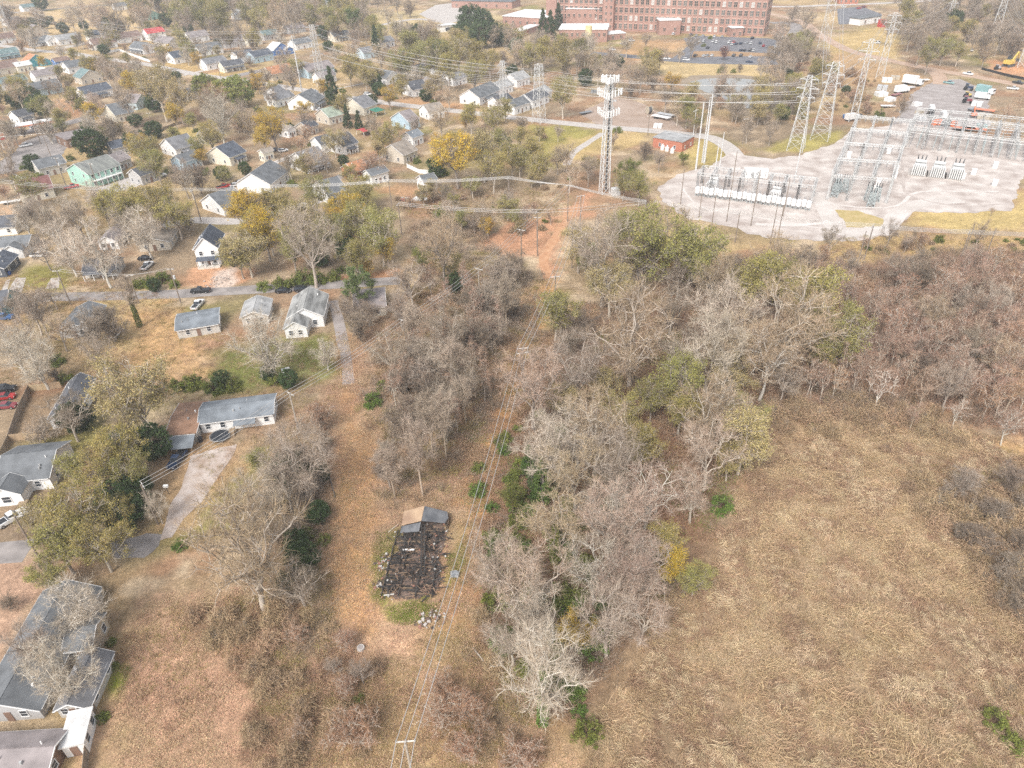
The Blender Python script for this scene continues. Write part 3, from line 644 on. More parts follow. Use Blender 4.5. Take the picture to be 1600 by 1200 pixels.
TREES = """
i2 718 742 46;b 775 668 54;b 832 602 52;b 905 572 54;b 862 702 54;b 932 672 58;b 900 742 56;b 972 734 56;i 868 822 54;b 962 822 62;b 1012 772 52;b 930 892 52;b 992 902 58
i 822 902 62;b 800 1000 44;b 952 972 58;b 1005 960 44;b 778 884 48;b 745 828 36;b 1085 770 40;b 1110 705 44;f 1120 640 62;w 832 955 46;w 960 808 52;w 905 676 48;w 1000 880 44;o 975 640 32;o 1000 692 36;o 885 625 30;o 1165 682 48;o 1060 590 42;y 1052 880 32
y 900 985 30;o 1085 905 30;e 848 750 24;e 885 832 14;s 870 1060 24;s 920 1140 24;a 888 1068 14;a 905 1110 14;o 1040 845 34;n 800 775 26;o 940 600 30;o 1020 620 30;o 1065 640 34;o 1140 720 26
o 1010 380 58;g 945 392 54;o 1082 395 48;o 905 382 32;g 1045 372 38;o 955 445 40;n 925 405 26;y 1035 400 26;g 1000 405 44;f 990 515 72;o 868 485 38;d 912 505 26;d 890 535 24;b 1130 495 56;b 1110 550 50;f 1240 495 78;o 1275 468 52;o 1310 520 50;o 1190 440 46
g 1120 440 40;g 1215 405 36;d 1255 408 26;b 1160 545 48;o 970 365 34;g 1060 430 32;g 1050 480 30;b 1200 560 46;b 1060 560 34;d 1150 420 24;x 1180 480 30;o 1290 560 28;o 1230 440 34
x 1330 440 30;x 1370 470 34;x 1420 450 32;x 1480 440 36;x 1540 430 36;x 1590 450 34;x 1350 530 36;x 1410 540 36;x 1470 520 38;x 1530 510 38;x 1590 520 36;x 1380 600 34;x 1450 600 36;x 1520 590 38;x 1590 600 40;x 1310 590 28;x 1580 660 32;x 1340 490 26;d 1445 430 26;d 1505 470 28;d 1440 560 26;b 1575 560 34;g 1460 490 30;g 1550 470 30;g 1410 420 26;g 1530 540 30
x 1400 500 34;x 1500 555 34;x 1440 480 30;x 1560 400 26;x 1600 420 30;x 1320 545 26;x 1500 420 24;b 1490 600 32;x 1550 620 32;x 1430 645 24;x 1500 640 26
g 640 440 34;g 692 385 42;n 660 402 18;o 700 408 20;s 685 330 14;o 720 342 15;y 762 352 14;o 745 335 14;e 712 440 16;g 625 480 28;d 780 430 34;d 802 415 28;d 760 470 32;g 700 525 40;g 680 560 34;d 740 530 36;d 770 518 30;g 610 550 34;g 640 560 30;d 660 590 34;g 720 590 34;d 700 620 30;d 640 640 34;d 622 600 28;d 676 612 30;t 650 690 34;t 608 722 24;t 690 640 26;t 668 640 24;t 712 560 26;t 820 420 22;t 790 455 24;t 642 500 22;d 730 470 26;d 800 480 22;x 690 470 28;x 820 450 22;r 690 515 22;d 725 600 26
a 585 622 16;s 600 600 12;w 507 550 20;s 430 592 14;e 418 582 12;e 450 592 14;s 300 595 18;s 330 600 18;s 362 600 16;s 272 600 16;e 345 592 14
y 410 355 34;o 475 345 34;g 480 378 44;o 520 362 30;o 560 345 34;o 592 362 34;o 555 402 26;e 540 385 16;e 500 400 14;s 470 432 18;s 440 440 16;s 492 432 16;s 412 445 12;y 575 418 13;p 557 445 24;d 545 480 24;d 562 510 26;d 577 490 20;s 520 430 12
g 75 350 28;w 100 382 34;w 150 388 38;g 55 335 20;w 222 358 28;g 242 345 22;g 190 348 22;y 388 345 16;o 395 372 15;g 365 388 15;ii 197 452 16 1.2;s 232 438 13;s 252 432 13;s 215 442 11;e 240 445 10;s 272 442 10;g 45 480 28;w 20 545 34;w 52 558 36;d 145 508 30;d 168 506 26;g 150 548 24;s 90 560 13;s 100 590 13;g 90 515 22
o 205 612 64;o 165 722 36;e 235 690 26;e 212 762 22;d 115 735 20;e 190 690 18;o 122 800 50;o 90 850 46;o 152 850 44;o 182 800 30;o 62 810 30;b 242 790 22;a 280 850 13;f 378 850 100;g 470 718 52;g 440 745 44;o 400 720 20;e 472 870 24;e 452 905 18;s 478 832 16;r 500 650 24;d 505 690 16;s 530 640 10;s 240 610 14
w 118 945 48;w 85 1045 50;g 40 1010 34;g 150 1010 20;d 12 940 16;o 75 895 30;b 405 780 46;s 172 1002 9;s 158 1120 12;s 176 1040 9;b 520 1042 14;b 563 1050 18;s 560 1092 10;k 420 1000 22;k 460 1060 18;k 300 960 18;k 440 940 18;k 750 960 16;k 770 1040 18;j 848 755 20;j 826 722 13;j 884 850 14;j 748 782 12;j 735 762 10;j 800 892 14;j 868 1052 16;j 925 900 10;j 940 940 10;j 905 1000 10;j 770 860 10
b 125 22 18;b 150 30 20;g 175 25 20;e 62 3 10;d 30 42 20;d 10 22 16;e 40 52 10;r 32 72 11;g 125 60 9;e 182 42 11;e 258 30 9;o 310 20 20;o 345 28 22;o 390 20 20;g 330 45 16;g 372 50 16;g 290 32 16;o 280 15 14;o 398 58 14;b 165 110 16;b 190 115 18;d 212 105 12;e 200 125 9;o 245 135 30;o 275 150 24;e 240 160 13;y 270 176 15;r 335 155 23;w 340 182 26
e 22 155 13;e 45 150 15;e 60 165 17;g 75 135 9;o 115 150 15;o 126 165 13;b 150 165 13;b 195 160 19;d 175 205 19;e 240 202 13;g 210 215 15;o 225 235 24;o 242 255 24;g 285 275 20;d 310 280 20;e 345 270 11;e 382 262 9;s 35 260 7;s 58 275 10;s 110 245 7;g 12 270 17;o 215 312 22;o 190 320 32;o 250 318 32;o 272 334 28;y 392 195 13;o 378 188 13;o 162 326 22;g 120 340 24
o 405 30 17;g 430 35 20;g 455 30 19;o 490 25 19;o 515 30 19;d 525 50 11;p 552 30 13;e 505 50 9;g 480 15 15;o 530 6 13;o 560 10 13;b 605 25 13;o 545 105 21;o 570 115 17;g 595 88 17;o 640 70 24;o 625 95 19;o 680 85 23;o 715 80 24;o 745 85 23;o 765 96 19;o 700 106 21;o 740 115 21;g 660 55 16;e 585 125 11;e 592 138 10;e 735 30 19;e 755 30 15;e 720 48 15;e 750 52 17;e 775 52 15;e 795 58 11;d 785 90 11;g 455 125 17;b 445 108 9;c 518 140 12;s 535 140 6;g 420 150 13
y 425 195 25;y 410 214 17;e 452 200 8;g 475 185 15;c 542 185 8;c 560 190 7;b 590 205 15;o 610 206 18;o 595 216 15;y 690 225 19;o 755 235 33;o 780 220 21;o 770 260 25;g 650 195 13;o 735 180 19;o 770 185 21;o 790 168 15;r 580 258 22;e 536 250 8;r 470 226 13;s 455 285 8;o 800 245 20;g 700 150 14;g 540 215 12
o 880 85 22;o 905 76 18;o 850 76 17;o 830 86 19;c 860 48 11;c 848 45 10;c 872 30 9;d 885 115 10;e 915 120 11;o 880 145 22;e 800 110 9;g 960 120 17;g 985 115 15;g 1002 120 15;g 935 110 15;o 930 95 11;y 1050 126 14;g 1040 150 19;g 1060 170 17;o 1075 170 18;o 1090 185 16;d 1020 130 13;d 985 140 13;o 1060 155 13;g 1170 198 14;g 1205 205 13;s 965 202 8;g 958 218 11;o 975 285 20;o 1000 290 22;n 985 268 22;d 1008 235 14;n 1068 246 9;g 890 270 17;g 920 265 15;d 815 195 14;o 830 230 21;o 845 258 19;o 812 250 19;g 1240 160 13;o 1215 150 13
g 1080 70 13;g 1062 84 8;s 1127 109 6;s 1147 110 5;d 1156 106 6;d 1130 104 6;g 1190 105 13;g 1202 90 15;g 1225 85 17;d 1240 72 18;d 1210 115 13;g 1245 82 20;g 1262 60 15;g 1230 100 15;e 1232 115 7;g 1210 130 16;o 1217 175 13;e 1226 176 9;g 1390 42 15;g 1425 50 17;g 1440 70 19;o 1455 80 19;o 1476 76 17;g 1470 45 17;e 1490 30 13;d 1480 15 15;o 1500 80 13;d 1580 60 19;d 1590 32 19;d 1570 40 15;d 1560 15 13;g 1540 85 13;g 1410 166 15;s 1375 176 9;e 1322 140 6;x 1575 175 18;x 1596 160 15;x 1590 195 13;k 1310 128 10;k 1330 112 10;k 1345 150 11;k 1300 165 10;k 1345 125 10;r 1300 140 9
g 980 70 12;g 1010 62 9;g 1260 30 14;d 1240 20 12;d 1580 5 14;g 220 25 16;g 60 30 14;d 640 12 12;g 620 5 12;g 450 10 14;g 345 60 12;g 1030 250 12;s 1100 70 4;s 1110 58 4
k 1210 640 18;k 1245 630 18;k 1280 650 20;k 1320 640 18;k 1360 655 20;k 1400 650 18;k 1440 650 18;k 1230 665 16;k 1300 672 16;k 1340 620 16;k 1480 660 14;a 1270 664 6;a 1290 625 6;k 1500 690 12;k 1440 745 20;k 1470 785 24;k 1510 800 26;k 1545 790 24;k 1500 765 20;k 1550 830 28;k 1580 860 30;k 1592 900 30;k 1530 850 24;k 1440 795 16;k 1590 810 26;k 1470 815 20;d 1560 800 22;d 1595 850 26;d 1570 900 22;d 1500 830 14;d 1480 770 12;k 1540 900 20;k 1600 950 24;k 1560 940 18;k 1420 760 14;d 1545 850 18;k 1385 700 10;k 1590 740 12;d 1590 940 24;d 1580 880 22;s 1560 1120 20;s 1590 1160 20;k 1580 1080 18
k 1180 690 16;k 1200 720 12;k 1150 660 14
g 1550 330 5;k 1380 388 12;k 1420 380 12;s 1470 372 9;s 1458 388 5;k 1330 395 10;k 1450 405 12;k 1490 395 10;g 1520 400 16;g 1440 400 13;k 1560 395 12;r 1290 395 14;g 1330 410 18
"""
for ln in TREES.strip().replace('\n', ';').split(';'):
    q = ln.split()
    if not q: continue
    k = q[0]; iv = 0
    if k == 'i': k, iv = 'b', 1
    elif k == 'i2': k, iv = 'b', 2
    elif k == 'ii': k, iv = 't', 1
    crown_at(k, float(q[1]), float(q[2]), float(q[3]), float(q[4]) if len(q) > 4 else None, iv)
# single trees other things are described by
x, y = P(848, 1130); plant('w', x, y, 6.4, 1.4, 2, label='tall pale bare tree with mossy green lower trunk at the near tip of wood')
crown_at('c', 587, 68, 9, 1.1, label='slim dark cypress standing alone among olive trees')
crown_at('y', 712, 242, 38, label='large yellow leaved tree beside the overhead power line')
crown_at('v', 1132, 82, 10, label='dark red leaved tree in the mill car park')
crown_at('e', 140, 222, 22, label='big circular dark evergreen beside the mint green block')
crown_at('w', 410, 535, 46, label='white branched sycamore in front of the twin gabled house')
crown_at('a', 1132, 785, 20, label='bright green evergreen bush alone at the edge of dry field')
for q, l in (((320, 134, 18), 'left clump of tall yellow green bamboo by the street'), ((346, 140, 16), 'middle clump of tall yellow green bamboo by the street'), ((372, 141, 20), 'right clump of tall yellow green bamboo by the street')):
    crown_at('m', *q, label=l)
# saplings of the brown thicket beyond the dry field
rs = np.random.RandomState(5); poly = PP([(1290, 470), (1480, 430), (1640, 430), (1640, 680), (1480, 650), (1330, 640), (1240, 620), (1260, 540)]); lo, hi = poly.min(0), poly.max(0); cnt = 0
KINDS['z'] = ('thin', 2.3, 12, .6, 'pale', twig['mauve'], 'sapling', 'slender bare sapling', 'sapling'); GRP['sapling'] = 'saplings of the brown thicket'
while cnt < 120:
    p = lo + rs.rand(2) * (hi - lo)
    if poly_sdf(np.array([p[0]]), np.array([p[1]]), poly)[0] < 0:
        plant('z', p[0], p[1], rs.uniform(1.5, 2.5), rs.uniform(.8, 1.15), label='slender pale stemmed sapling among many in the brown thicket beyond the dry field'); cnt += 1
poly = PP([(630, 700), (600, 560), (640, 480), (760, 450), (820, 470), (780, 580), (730, 690)]); lo, hi = poly.min(0), poly.max(0); cnt = 0
while cnt < 40:
    p = lo + rs.rand(2) * (hi - lo)
    if poly_sdf(np.array([p[0]]), np.array([p[1]]), poly)[0] < 0:
        q = plant('z', p[0], p[1], rs.uniform(1.4, 2.4), rs.uniform(.8, 1.15), label='slender bare sapling among many in the grey strip behind the burnt house', group='saplings of the grey strip'); cnt += 1

# ================================================================== BUILDINGS
WALL = {k: mat('wall_' + k, c, .8, .10, .8, 0, spec=.2, detail=6) for k, c in dict(white=(.83,.82,.80), cream=(.74,.69,.57), blue=(.10,.22,.50), paleblue=(.50,.60,.64), mint=(.42,.66,.56), teal=(.10,.36,.42), grey=(.48,.47,.46), beige=(.60,.54,.45), tan=(.58,.50,.38), brown=(.22,.14,.10), lightblue=(.45,.58,.66), dirty=(.58,.55,.50), dark=(.10,.11,.13)).items()}
WALL['brick'] = mat('wall_brick', (.50,.20,.13), .9, .3, 1.5, .1, col2=(.42,.17,.11)); WALL['orangebrick'] = mat('wall_orange_brick', (.56,.27,.17), .9, .3, 1.5, .1)
ROOF = {k: mat('roof_' + k, c, .9, .42, .35, .5, spec=.2, detail=11, bscale=7) for k, c in dict(charcoal=(.135,.14,.155), grey=(.25,.25,.26), lightgrey=(.42,.42,.415), navy=(.12,.135,.165), brown=(.27,.185,.155), tan=(.36,.31,.26), orange=(.55,.27,.15), red=(.58,.10,.10), white=(.76,.75,.73), teal=(.20,.28,.28), palegreen=(.40,.46,.37), green=(.06,.24,.17), rusty=(.40,.24,.16), slate=(.20,.21,.22), dust=(.33,.29,.285), maroon=(.25,.12,.11), bluegrey=(.25,.275,.30)).items()}
ROOF['dirty'] = mat('roof_dirty', (.40,.40,.385), .9, .4, .45, .3, col2=(.13,.13,.125), detail=9, stretch=(1.6, .35, 1)); ROOF['mossy'] = mat('roof_mossy', (.15,.155,.15), .9, .4, .5, .3, col2=(.27,.28,.255), detail=9, stretch=(1.4, .3, 1))
trimw = mat('trim_white', (.80, .79, .77), .6, .06, 2); glass = mat('window_glass', (.05, .06, .075), .12, .3, 2, spec=.6); doorm = mat('door_paint', (.25, .16, .12), .6, .1, 2); deckm = mat('deck_wood', (.36, .27, .18), .9, .3, 2, .2); bricks = mat('chimney_brick', (.34, .16, .12), .9, .3, 4)
def wmesh(w, h):
    k = 'win%.1f_%.1f' % (w, h)
    if k not in MESHES:
        f = MB()
        for a in (-1, 1): f.box((a * (w / 2 + .05), 0, h / 2), (.1, .12, h)); 
        f.box((0, 0, h + .05), (w + .2, .12, .1)); f.box((0, -.03, -.05), (w + .24, .18, .1)); f.box((0, 0, h / 2), (w, .08, .07))
        a = f.mesh('window'); a.materials.append(trimw)
        p = MB(); p.box((0, .0, h / 2), (w, .05, h)); b = p.mesh('pane'); b.materials.append(glass); MESHES[k] = (a, b)
    return MESHES[k]
MESHES = {}
def window(par, x, y, z, w, h, rz):
    a, b = wmesh(w, h); o = obj('window', a, par, (x, y, z), rz); obj('pane', b, o)
def gable(root, L, D, h, rise, axis, roofm, wallm, ov=.35, dx=0., dy=0., wname='wall', rname='roof', hip=False):
    """box walls L (x) by D (y) centred at dx,dy; ridge along axis"""
    if axis == 'y':
        L, D = D, L
    T = (lambda p: (p[0] + dx, p[1] + dy, p[2])) if axis == 'x' else (lambda p: (-p[1] + dx, p[0] + dy, p[2]))
    a, d = L / 2, D / 2; m = MB()
    hi = min(d, a * .9) if hip else 0
    vs = [(-a, -d, 0), (a, -d, 0), (a, d, 0), (-a, d, 0), (-a, -d, h), (a, -d, h), (a, d, h), (-a, d, h), (-a, 0, h + rise), (a, 0, h + rise)]
    fs = [(0, 1, 5, 4), (2, 3, 7, 6)] + ([(1, 2, 6, 5), (3, 0, 4, 7)] if hip else [(1, 2, 6, 9, 5), (3, 0, 4, 8, 7)])
    m.add([T(p) for p in vs], fs); w = m.build(wname, wallm, root)
    r = MB(); e = d + ov; s = rise / d; x = a + ov; z0 = h - s * ov + .03; zt = h + rise + .03
    if hip:
        rx = max(x - e, .2)
        r.slab([T(p) for p in ((-x, -e, z0), (x, -e, z0), (rx, 0, zt), (-rx, 0, zt))], .12); r.slab([T(p) for p in ((x, e, z0), (-x, e, z0), (-rx, 0, zt), (rx, 0, zt))], .12)
        r.slab([T(p) for p in ((x, -e, z0), (x, e, z0), (rx, 0, zt))], .12); r.slab([T(p) for p in ((-x, e, z0), (-x, -e, z0), (-rx, 0, zt))], .12)
    else:
        r.slab([T(p) for p in ((-x, -e, z0), (x, -e, z0), (x, 0, zt), (-x, 0, zt))], .14); r.slab([T(p) for p in ((x, e, z0), (-x, e, z0), (-x, 0, zt), (x, 0, zt))], .14)
    ro = r.build(rname, roofm, root)
    if not hip:
        for xx in (-x - .03, x + .03):
            for yy in (-e, e): f = MB(); f.bar(T((xx, yy, z0 + .06)), T((xx, 0, zt + .06)), .07, .2); f.build('bargeboard', trimw, ro)
    return w, ro
DN = dict(white='white', cream='cream', blue='blue', paleblue='pale blue', mint='mint green', teal='teal', grey='grey', beige='beige', tan='tan', brown='brown', lightblue='light blue', dirty='weathered white', dark='dark', brick='red brick', orangebrick='orange brick')
RN = dict(charcoal='charcoal', grey='grey', lightgrey='light grey', navy='dark blue', brown='brown', tan='tan', orange='orange', red='red', white='white', teal='teal grey', palegreen='pale green', green='green', rusty='rusty', slate='slate grey', dust='dusty grey', maroon='maroon', bluegrey='blue grey', dirty='streaked grey', mossy='dark mossy')
FOOT = []   # footprints that keep plants out: x, y, radius
def house(cx, cy, yaw, L, D, h=3., rise=None, axis='x', roof='grey', wall='white', porch=0, wing=0, chimney=0, hip=0, label=None, cat='house', name='house', nwin=2, px=None, flat=False, door=1, seed=0):
    rr = random.Random(int(cx * 31 + cy * 17 + seed)); o = empty(name, (cx, cy, 0), yaw); FOOT.append((cx, cy, max(L, D) * .5))
    rise = rise if rise is not None else (min(L, D) if axis == 'x' and D <= L or 1 else D) * .5 * .56 * (L if axis == 'y' else D) / min(L, D)
    rm, wm_ = ROOF[roof], WALL[wall]
    if flat:
        m = MB(); m.box((0, 0, h / 2), (L, D, h)); w = m.build('wall', wm_, o); r = MB(); r.box((0, 0, h + .12), (L + .5, D + .5, .24)); ro = r.build('roof', rm, o)
    else:
        w, ro = gable(o, L, D, h, rise, axis, rm, wm_, hip=hip)
    wh = 1.25; zs = 1.0
    for fl in range(1 if h < 4.8 else 2):
        zb = zs + fl * 2.8
        for side in (-1, 1):
            for i in range(nwin + (1 if L > 13 else 0)):
                n = nwin + (1 if L > 13 else 0); x = (i + .5) / n * L - L / 2
                if abs(x) < .8 and fl == 0 and side == -1 and door: continue
                window(o, x, side * (D / 2 + .05), zb, .95, wh, 0 if side < 0 else math.pi)
            for i in range(2):
                yv = (i + .5) / 2 * D - D / 2; window(o, side * (L / 2 + .05), yv, zb, .95, wh, math.pi / 2 * side)
    if not flat and not hip:
        rn_ = (D if axis == 'x' else L) / 2; ln_ = L if axis == 'x' else D
        for _ in range(rr.randint(2, 4)):
            u_ = rr.uniform(-.4, .4) * ln_; w_ = rr.choice([-1, 1]) * rr.uniform(.15, .7) * rn_; zz = h + rise * (1 - abs(w_) / rn_); m = MB(); p_ = (u_, w_) if axis == 'x' else (-w_, u_); m.box((p_[0], p_[1], zz + .3), (.3, .3, .7) if rr.random() < .5 else (.14, .14, .9)); m.build('vent', trimw if rr.random() < .4 else ROOF['lightgrey'], ro)
        for sg in (-1, 1):
            m = MB(); q_ = sg * (rn_ + .42); a_, b__ = ((-ln_ / 2, q_), (ln_ / 2, q_)) if axis == 'x' else ((-q_, -ln_ / 2), (-q_, ln_ / 2)); m.bar((*a_, h - .12), (*b__, h - .12), .12, .12); m.build('gutter', trimw, ro)
    if door:
        d = MB(); d.box((0, -D / 2 - .04, 1.05), (.95, .1, 2.1)); d.build('door', doorm, o)
    if porch:
        pw = L * (.55 if porch == 1 else .92); p = MB(); p.slab([(-pw / 2, -D / 2 - 2.2, 2.35), (pw / 2, -D / 2 - 2.2, 2.35), (pw / 2, -D / 2 + .05, 2.85), (-pw / 2, -D / 2 + .05, 2.85)], .1); p.build('porch_roof', rm, o)
        q = MB(); q.box((0, -D / 2 - 1.1, .2), (pw, 2.2, .4)); q.build('porch_deck', deckm, o)
        for i in range(4):
            q = MB(); q.box((-pw / 2 + .1 + (pw - .2) * i / 3, -D / 2 - 2.05, 1.38), (.16, .16, 1.98)); q.build('post', trimw, o)
    if wing:
        sgn = 1 if wing > 0 else -1; wl = L * .42; gable(o, wl, 3.6, h * .92, wl * .28, 'y', rm, wm_, dx=sgn * (L / 2 - wl / 2 - .3), dy=-D / 2 - 1.7, wname='wing_wall', rname='wing_roof'); window(o, sgn * (L / 2 - wl / 2 - .3), -D / 2 - 3.55, 1., 1.1, wh, 0)
    if chimney:
        c = MB(); c.box((L * .18, D * .1, h + rise * .7), (.7, .7, rise * 1.3 + .8)); c.build('chimney', bricks, ro)
    d_ = '%s %s with %s roof' % (DN[wall], {'house': 'house', 'shed': 'shed', 'garage': 'garage'}.get(cat, cat), RN[roof])
    if porch: d_ += ' and porch'
    if label: tag(o, label, cat, 'houses and outbuildings of the neighbourhood')
    else: reg(o, d_, cat, px or PR(cx, cy, h * .6), 'houses and outbuildings of the neighbourhood')
    return o
def hAB(A, B, depth, e=0., **k):
    """house from the photo positions of its near wall's two corners (at height e) and its depth in metres"""
    a, b = np.array(P(*A, e)), np.array(P(*B, e)); L = np.linalg.norm(b - a); u = (b - a) / L; v = np.array([-u[1], u[0]])
    if isinstance(depth, tuple): depth = min(15., max(6., abs((np.array(P(*depth, e)) - a).dot(v))))
    c = (a + b) / 2 + v * depth / 2
    return house(c[0], c[1], math.atan2(u[1], u[0]), L, depth, **k)
def hC(px, py, L, D, yaw, **k):
    x, y = P(px, py + 3); return house(x, y, R(yaw), L, D, **k)

# ---- the near street
o = hAB((311,417),(347,414), 11, h=6., rise=3.4, axis='y', roof='navy', wall='white', door=1, label='unfinished white two storey house with dark blue roof on red clay')
L_ = 7.2; m = MB(); m.slab([(-3.4, -7.6, 2.6), (3.4, -7.6, 2.6), (3.4, -5.55, 3.2), (-3.4, -5.55, 3.2)], .1); m.build('porch_roof', ROOF['navy'], o)
for xx in (-3.2, -1, 1.1, 3.2):
    m = MB(); m.box((xx, -7.4, 1.3), (.16, .16, 2.58)); m.build('post', trimw, o)
m = MB(); m.box((0, -6.6, .25), (6.8, 2.1, .5)); m.build('porch_deck', mat('foundation_block', (.62,.57,.50), .9, .1, 1), o)
o = hAB((452,507),(506,503), 12, e=1.4, h=3.4, rise=2.5, axis='y', roof='dirty', wall='white', nwin=2, label='twin gabled white house with streaked grey roof, back to camera')
gable(o, 5.6, 5., 3.1, 1.7, 'y', ROOF['dirty'], WALL['white'], dx=-2., dy=-8.5, wname='wing_wall', rname='wing_roof')
for xx in (-3.3, -.9): window(o, xx, -11.05, 1., .9, 1.2, 0)
hAB((556,492),(603,487), 11, e=1.2, h=3., rise=1.5, axis='x', roof='dust', wall='cream', label='cream house with dusty grey roof behind the soft green pine')
hAB((379,505),(420,501), 9, e=1., h=2.8, rise=1.4, axis='y', roof='lightgrey', wall='dirty', label='weathered white cottage with pale patchy roof by the sycamore')
hAB((280,530),(345,519), 9, h=2.7, rise=.7, axis='x', roof='bluegrey', wall='dirty', label='low house with flat blue grey roof above the bare lot')
hAB((97,529),(143,526), 12, h=2.8, rise=1.6, axis='y', roof='slate', wall='grey', label='grey gabled house behind dark bare trees left of the lot')
hAB((-30,495),(14,491), 9, h=2.8, axis='x', roof='charcoal', wall='teal', porch=2, label='teal house with charcoal roof cut by the frame edge')
hAB((-30,402),(48,396), 9, h=2.9, rise=1.8, axis='x', roof='slate', wall='white', wing=1, label='white winged house with slate grey roof beside the white pickup')
hAB((-40,372),(28,366), 9, h=3., axis='x', roof='charcoal', wall='white', label='charcoal roofed house behind the winged white house')
hAB((-25,436),(12,433), 10, h=3., axis='y', roof='navy', wall='dark', label='dark house with navy roof beside the blue bin')
hAB((135,437),(184,433), 8, h=2.8, axis='x', roof='charcoal', wall='dirty', porch=2, label='weathered house with railed porch under bare trees on the street')
hAB((157,391),(187,389), 11, h=2.8, axis='y', roof='dust', wall='white', label='white gabled house half hidden by bare trees')
hAB((219,394),(268,390), 10, h=2.8, rise=1.6, axis='y', roof='tan', wall='beige', label='beige house with tan roof left of the unfinished house')
hAB((352,338),(387,325), (321,325), h=3., axis='x', roof='slate', wall='white', porch=1, label='white house with slate roof and porch above the unfinished house')
hAB((84,672),(124,667), 15, e=0, h=3., rise=1.7, axis='y', roof='charcoal', wall='white', label='long white house with charcoal roof inside the board fence')
o = hAB((0,766),(82,757), 11, e=1., h=3., rise=2.2, axis='x', roof='slate', wall='white', label='white house with slate roof and front gable near the dead end')
gable(o, 5.6, 4., 2.8, 1.7, 'y', ROOF['slate'], WALL['white'], dx=-1.8, dy=-7.3, wname='wing_wall', rname='wing_roof'); window(o, -1.8, -9.35, .9, 1.5, 1.4, 0)
m = MB(); m.box((.9, -9.6, .4), (1.6, 1.4, .8)); m.box((.9, -10.6, .2), (1.6, .8, .4)); m.build('step', deckm, o)
o = hAB((317,677),(430,662), 7.4, h=2.8, rise=1., axis='x', roof='bluegrey', wall='white', door=0, nwin=4, label='long white house with blue grey roof beside the trampoline')
m = MB(); m.slab([(-.6, -5.6, 2.1), (4., -5.6, 2.1), (4., -3.75, 2.55), (-.6, -3.75, 2.55)], .1); m.build('porch_roof', ROOF['bluegrey'], o)
for xx in (-.4, 1.6, 3.8):
    m = MB(); m.box((xx, -5.45, 1.03), (.12, .12, 2.06)); m.build('post', deckm, o)
m = MB(); m.box((-1.2, -5.2, .45), (1.2, 1.6, .9)); m.box((-1.2, -6.2, .2), (1.2, .8, .4)); m.build('step', deckm, o)
hAB((266,694),(310,690), 11, h=2.5, rise=.6, axis='x', roof='rusty', wall='dirty', nwin=1, cat='garage', label='garage with leaf covered rusty roof beside the long white house')
o = empty('lean_to', P(283, 703) + (0,), yaw_px((258, 708), (307, 703)))
m = MB(); m.slab([(-3.4, -2.2, 1.9), (3.3, -2.2, 1.9), (3.1, 1.7, 2.4), (-2.6, 1.7, 2.4)], .08); m.build('roof', ROOF['bluegrey'], o)
m = MB(); m.box((0, 1.5, 1.15), (5.4, .1, 2.3)); m.build('wall', WALL['dirty'], o)
for xx in (-3.1, 0, 3.):
    m = MB(); m.box((xx, -2., .95), (.12, .12, 1.9)); m.build('post', deckm, o)
tag(o, 'open lean-to with blue grey metal roof above the parked dark pickup', 'shed')
hAB((-30,1130),(70,1122), 21, h=2.3, rise=2.2, axis='y', roof='slate', wall='grey', label='large slate roofed house under bare trees at lower left corner')
hAB((97,1122),(146,1118), 8.5, h=2.2, rise=1.3, axis='y', roof='grey', wall='dirty', label='small grey roofed house with weathered wall behind the big slate roof')
hAB((112,1035),(152,1030), 6., h=3., rise=1.2, axis='x', roof='slate', wall='tan', label='low slate roofed annex with tan wall under leaning bare tree')
hAB((106,1184),(140,1176), 5., h=2.5, flat=True, roof='white', wall='white', nwin=1, cat='shed', name='shed', label='small shed with bright white roof at the fence corner')
hAB((-80,1232),(84,1222), 5.5, h=2.6, rise=1.1, axis='x', roof='dust', wall='brown', label='grey roofed building with brown gable end along the lower left edge')
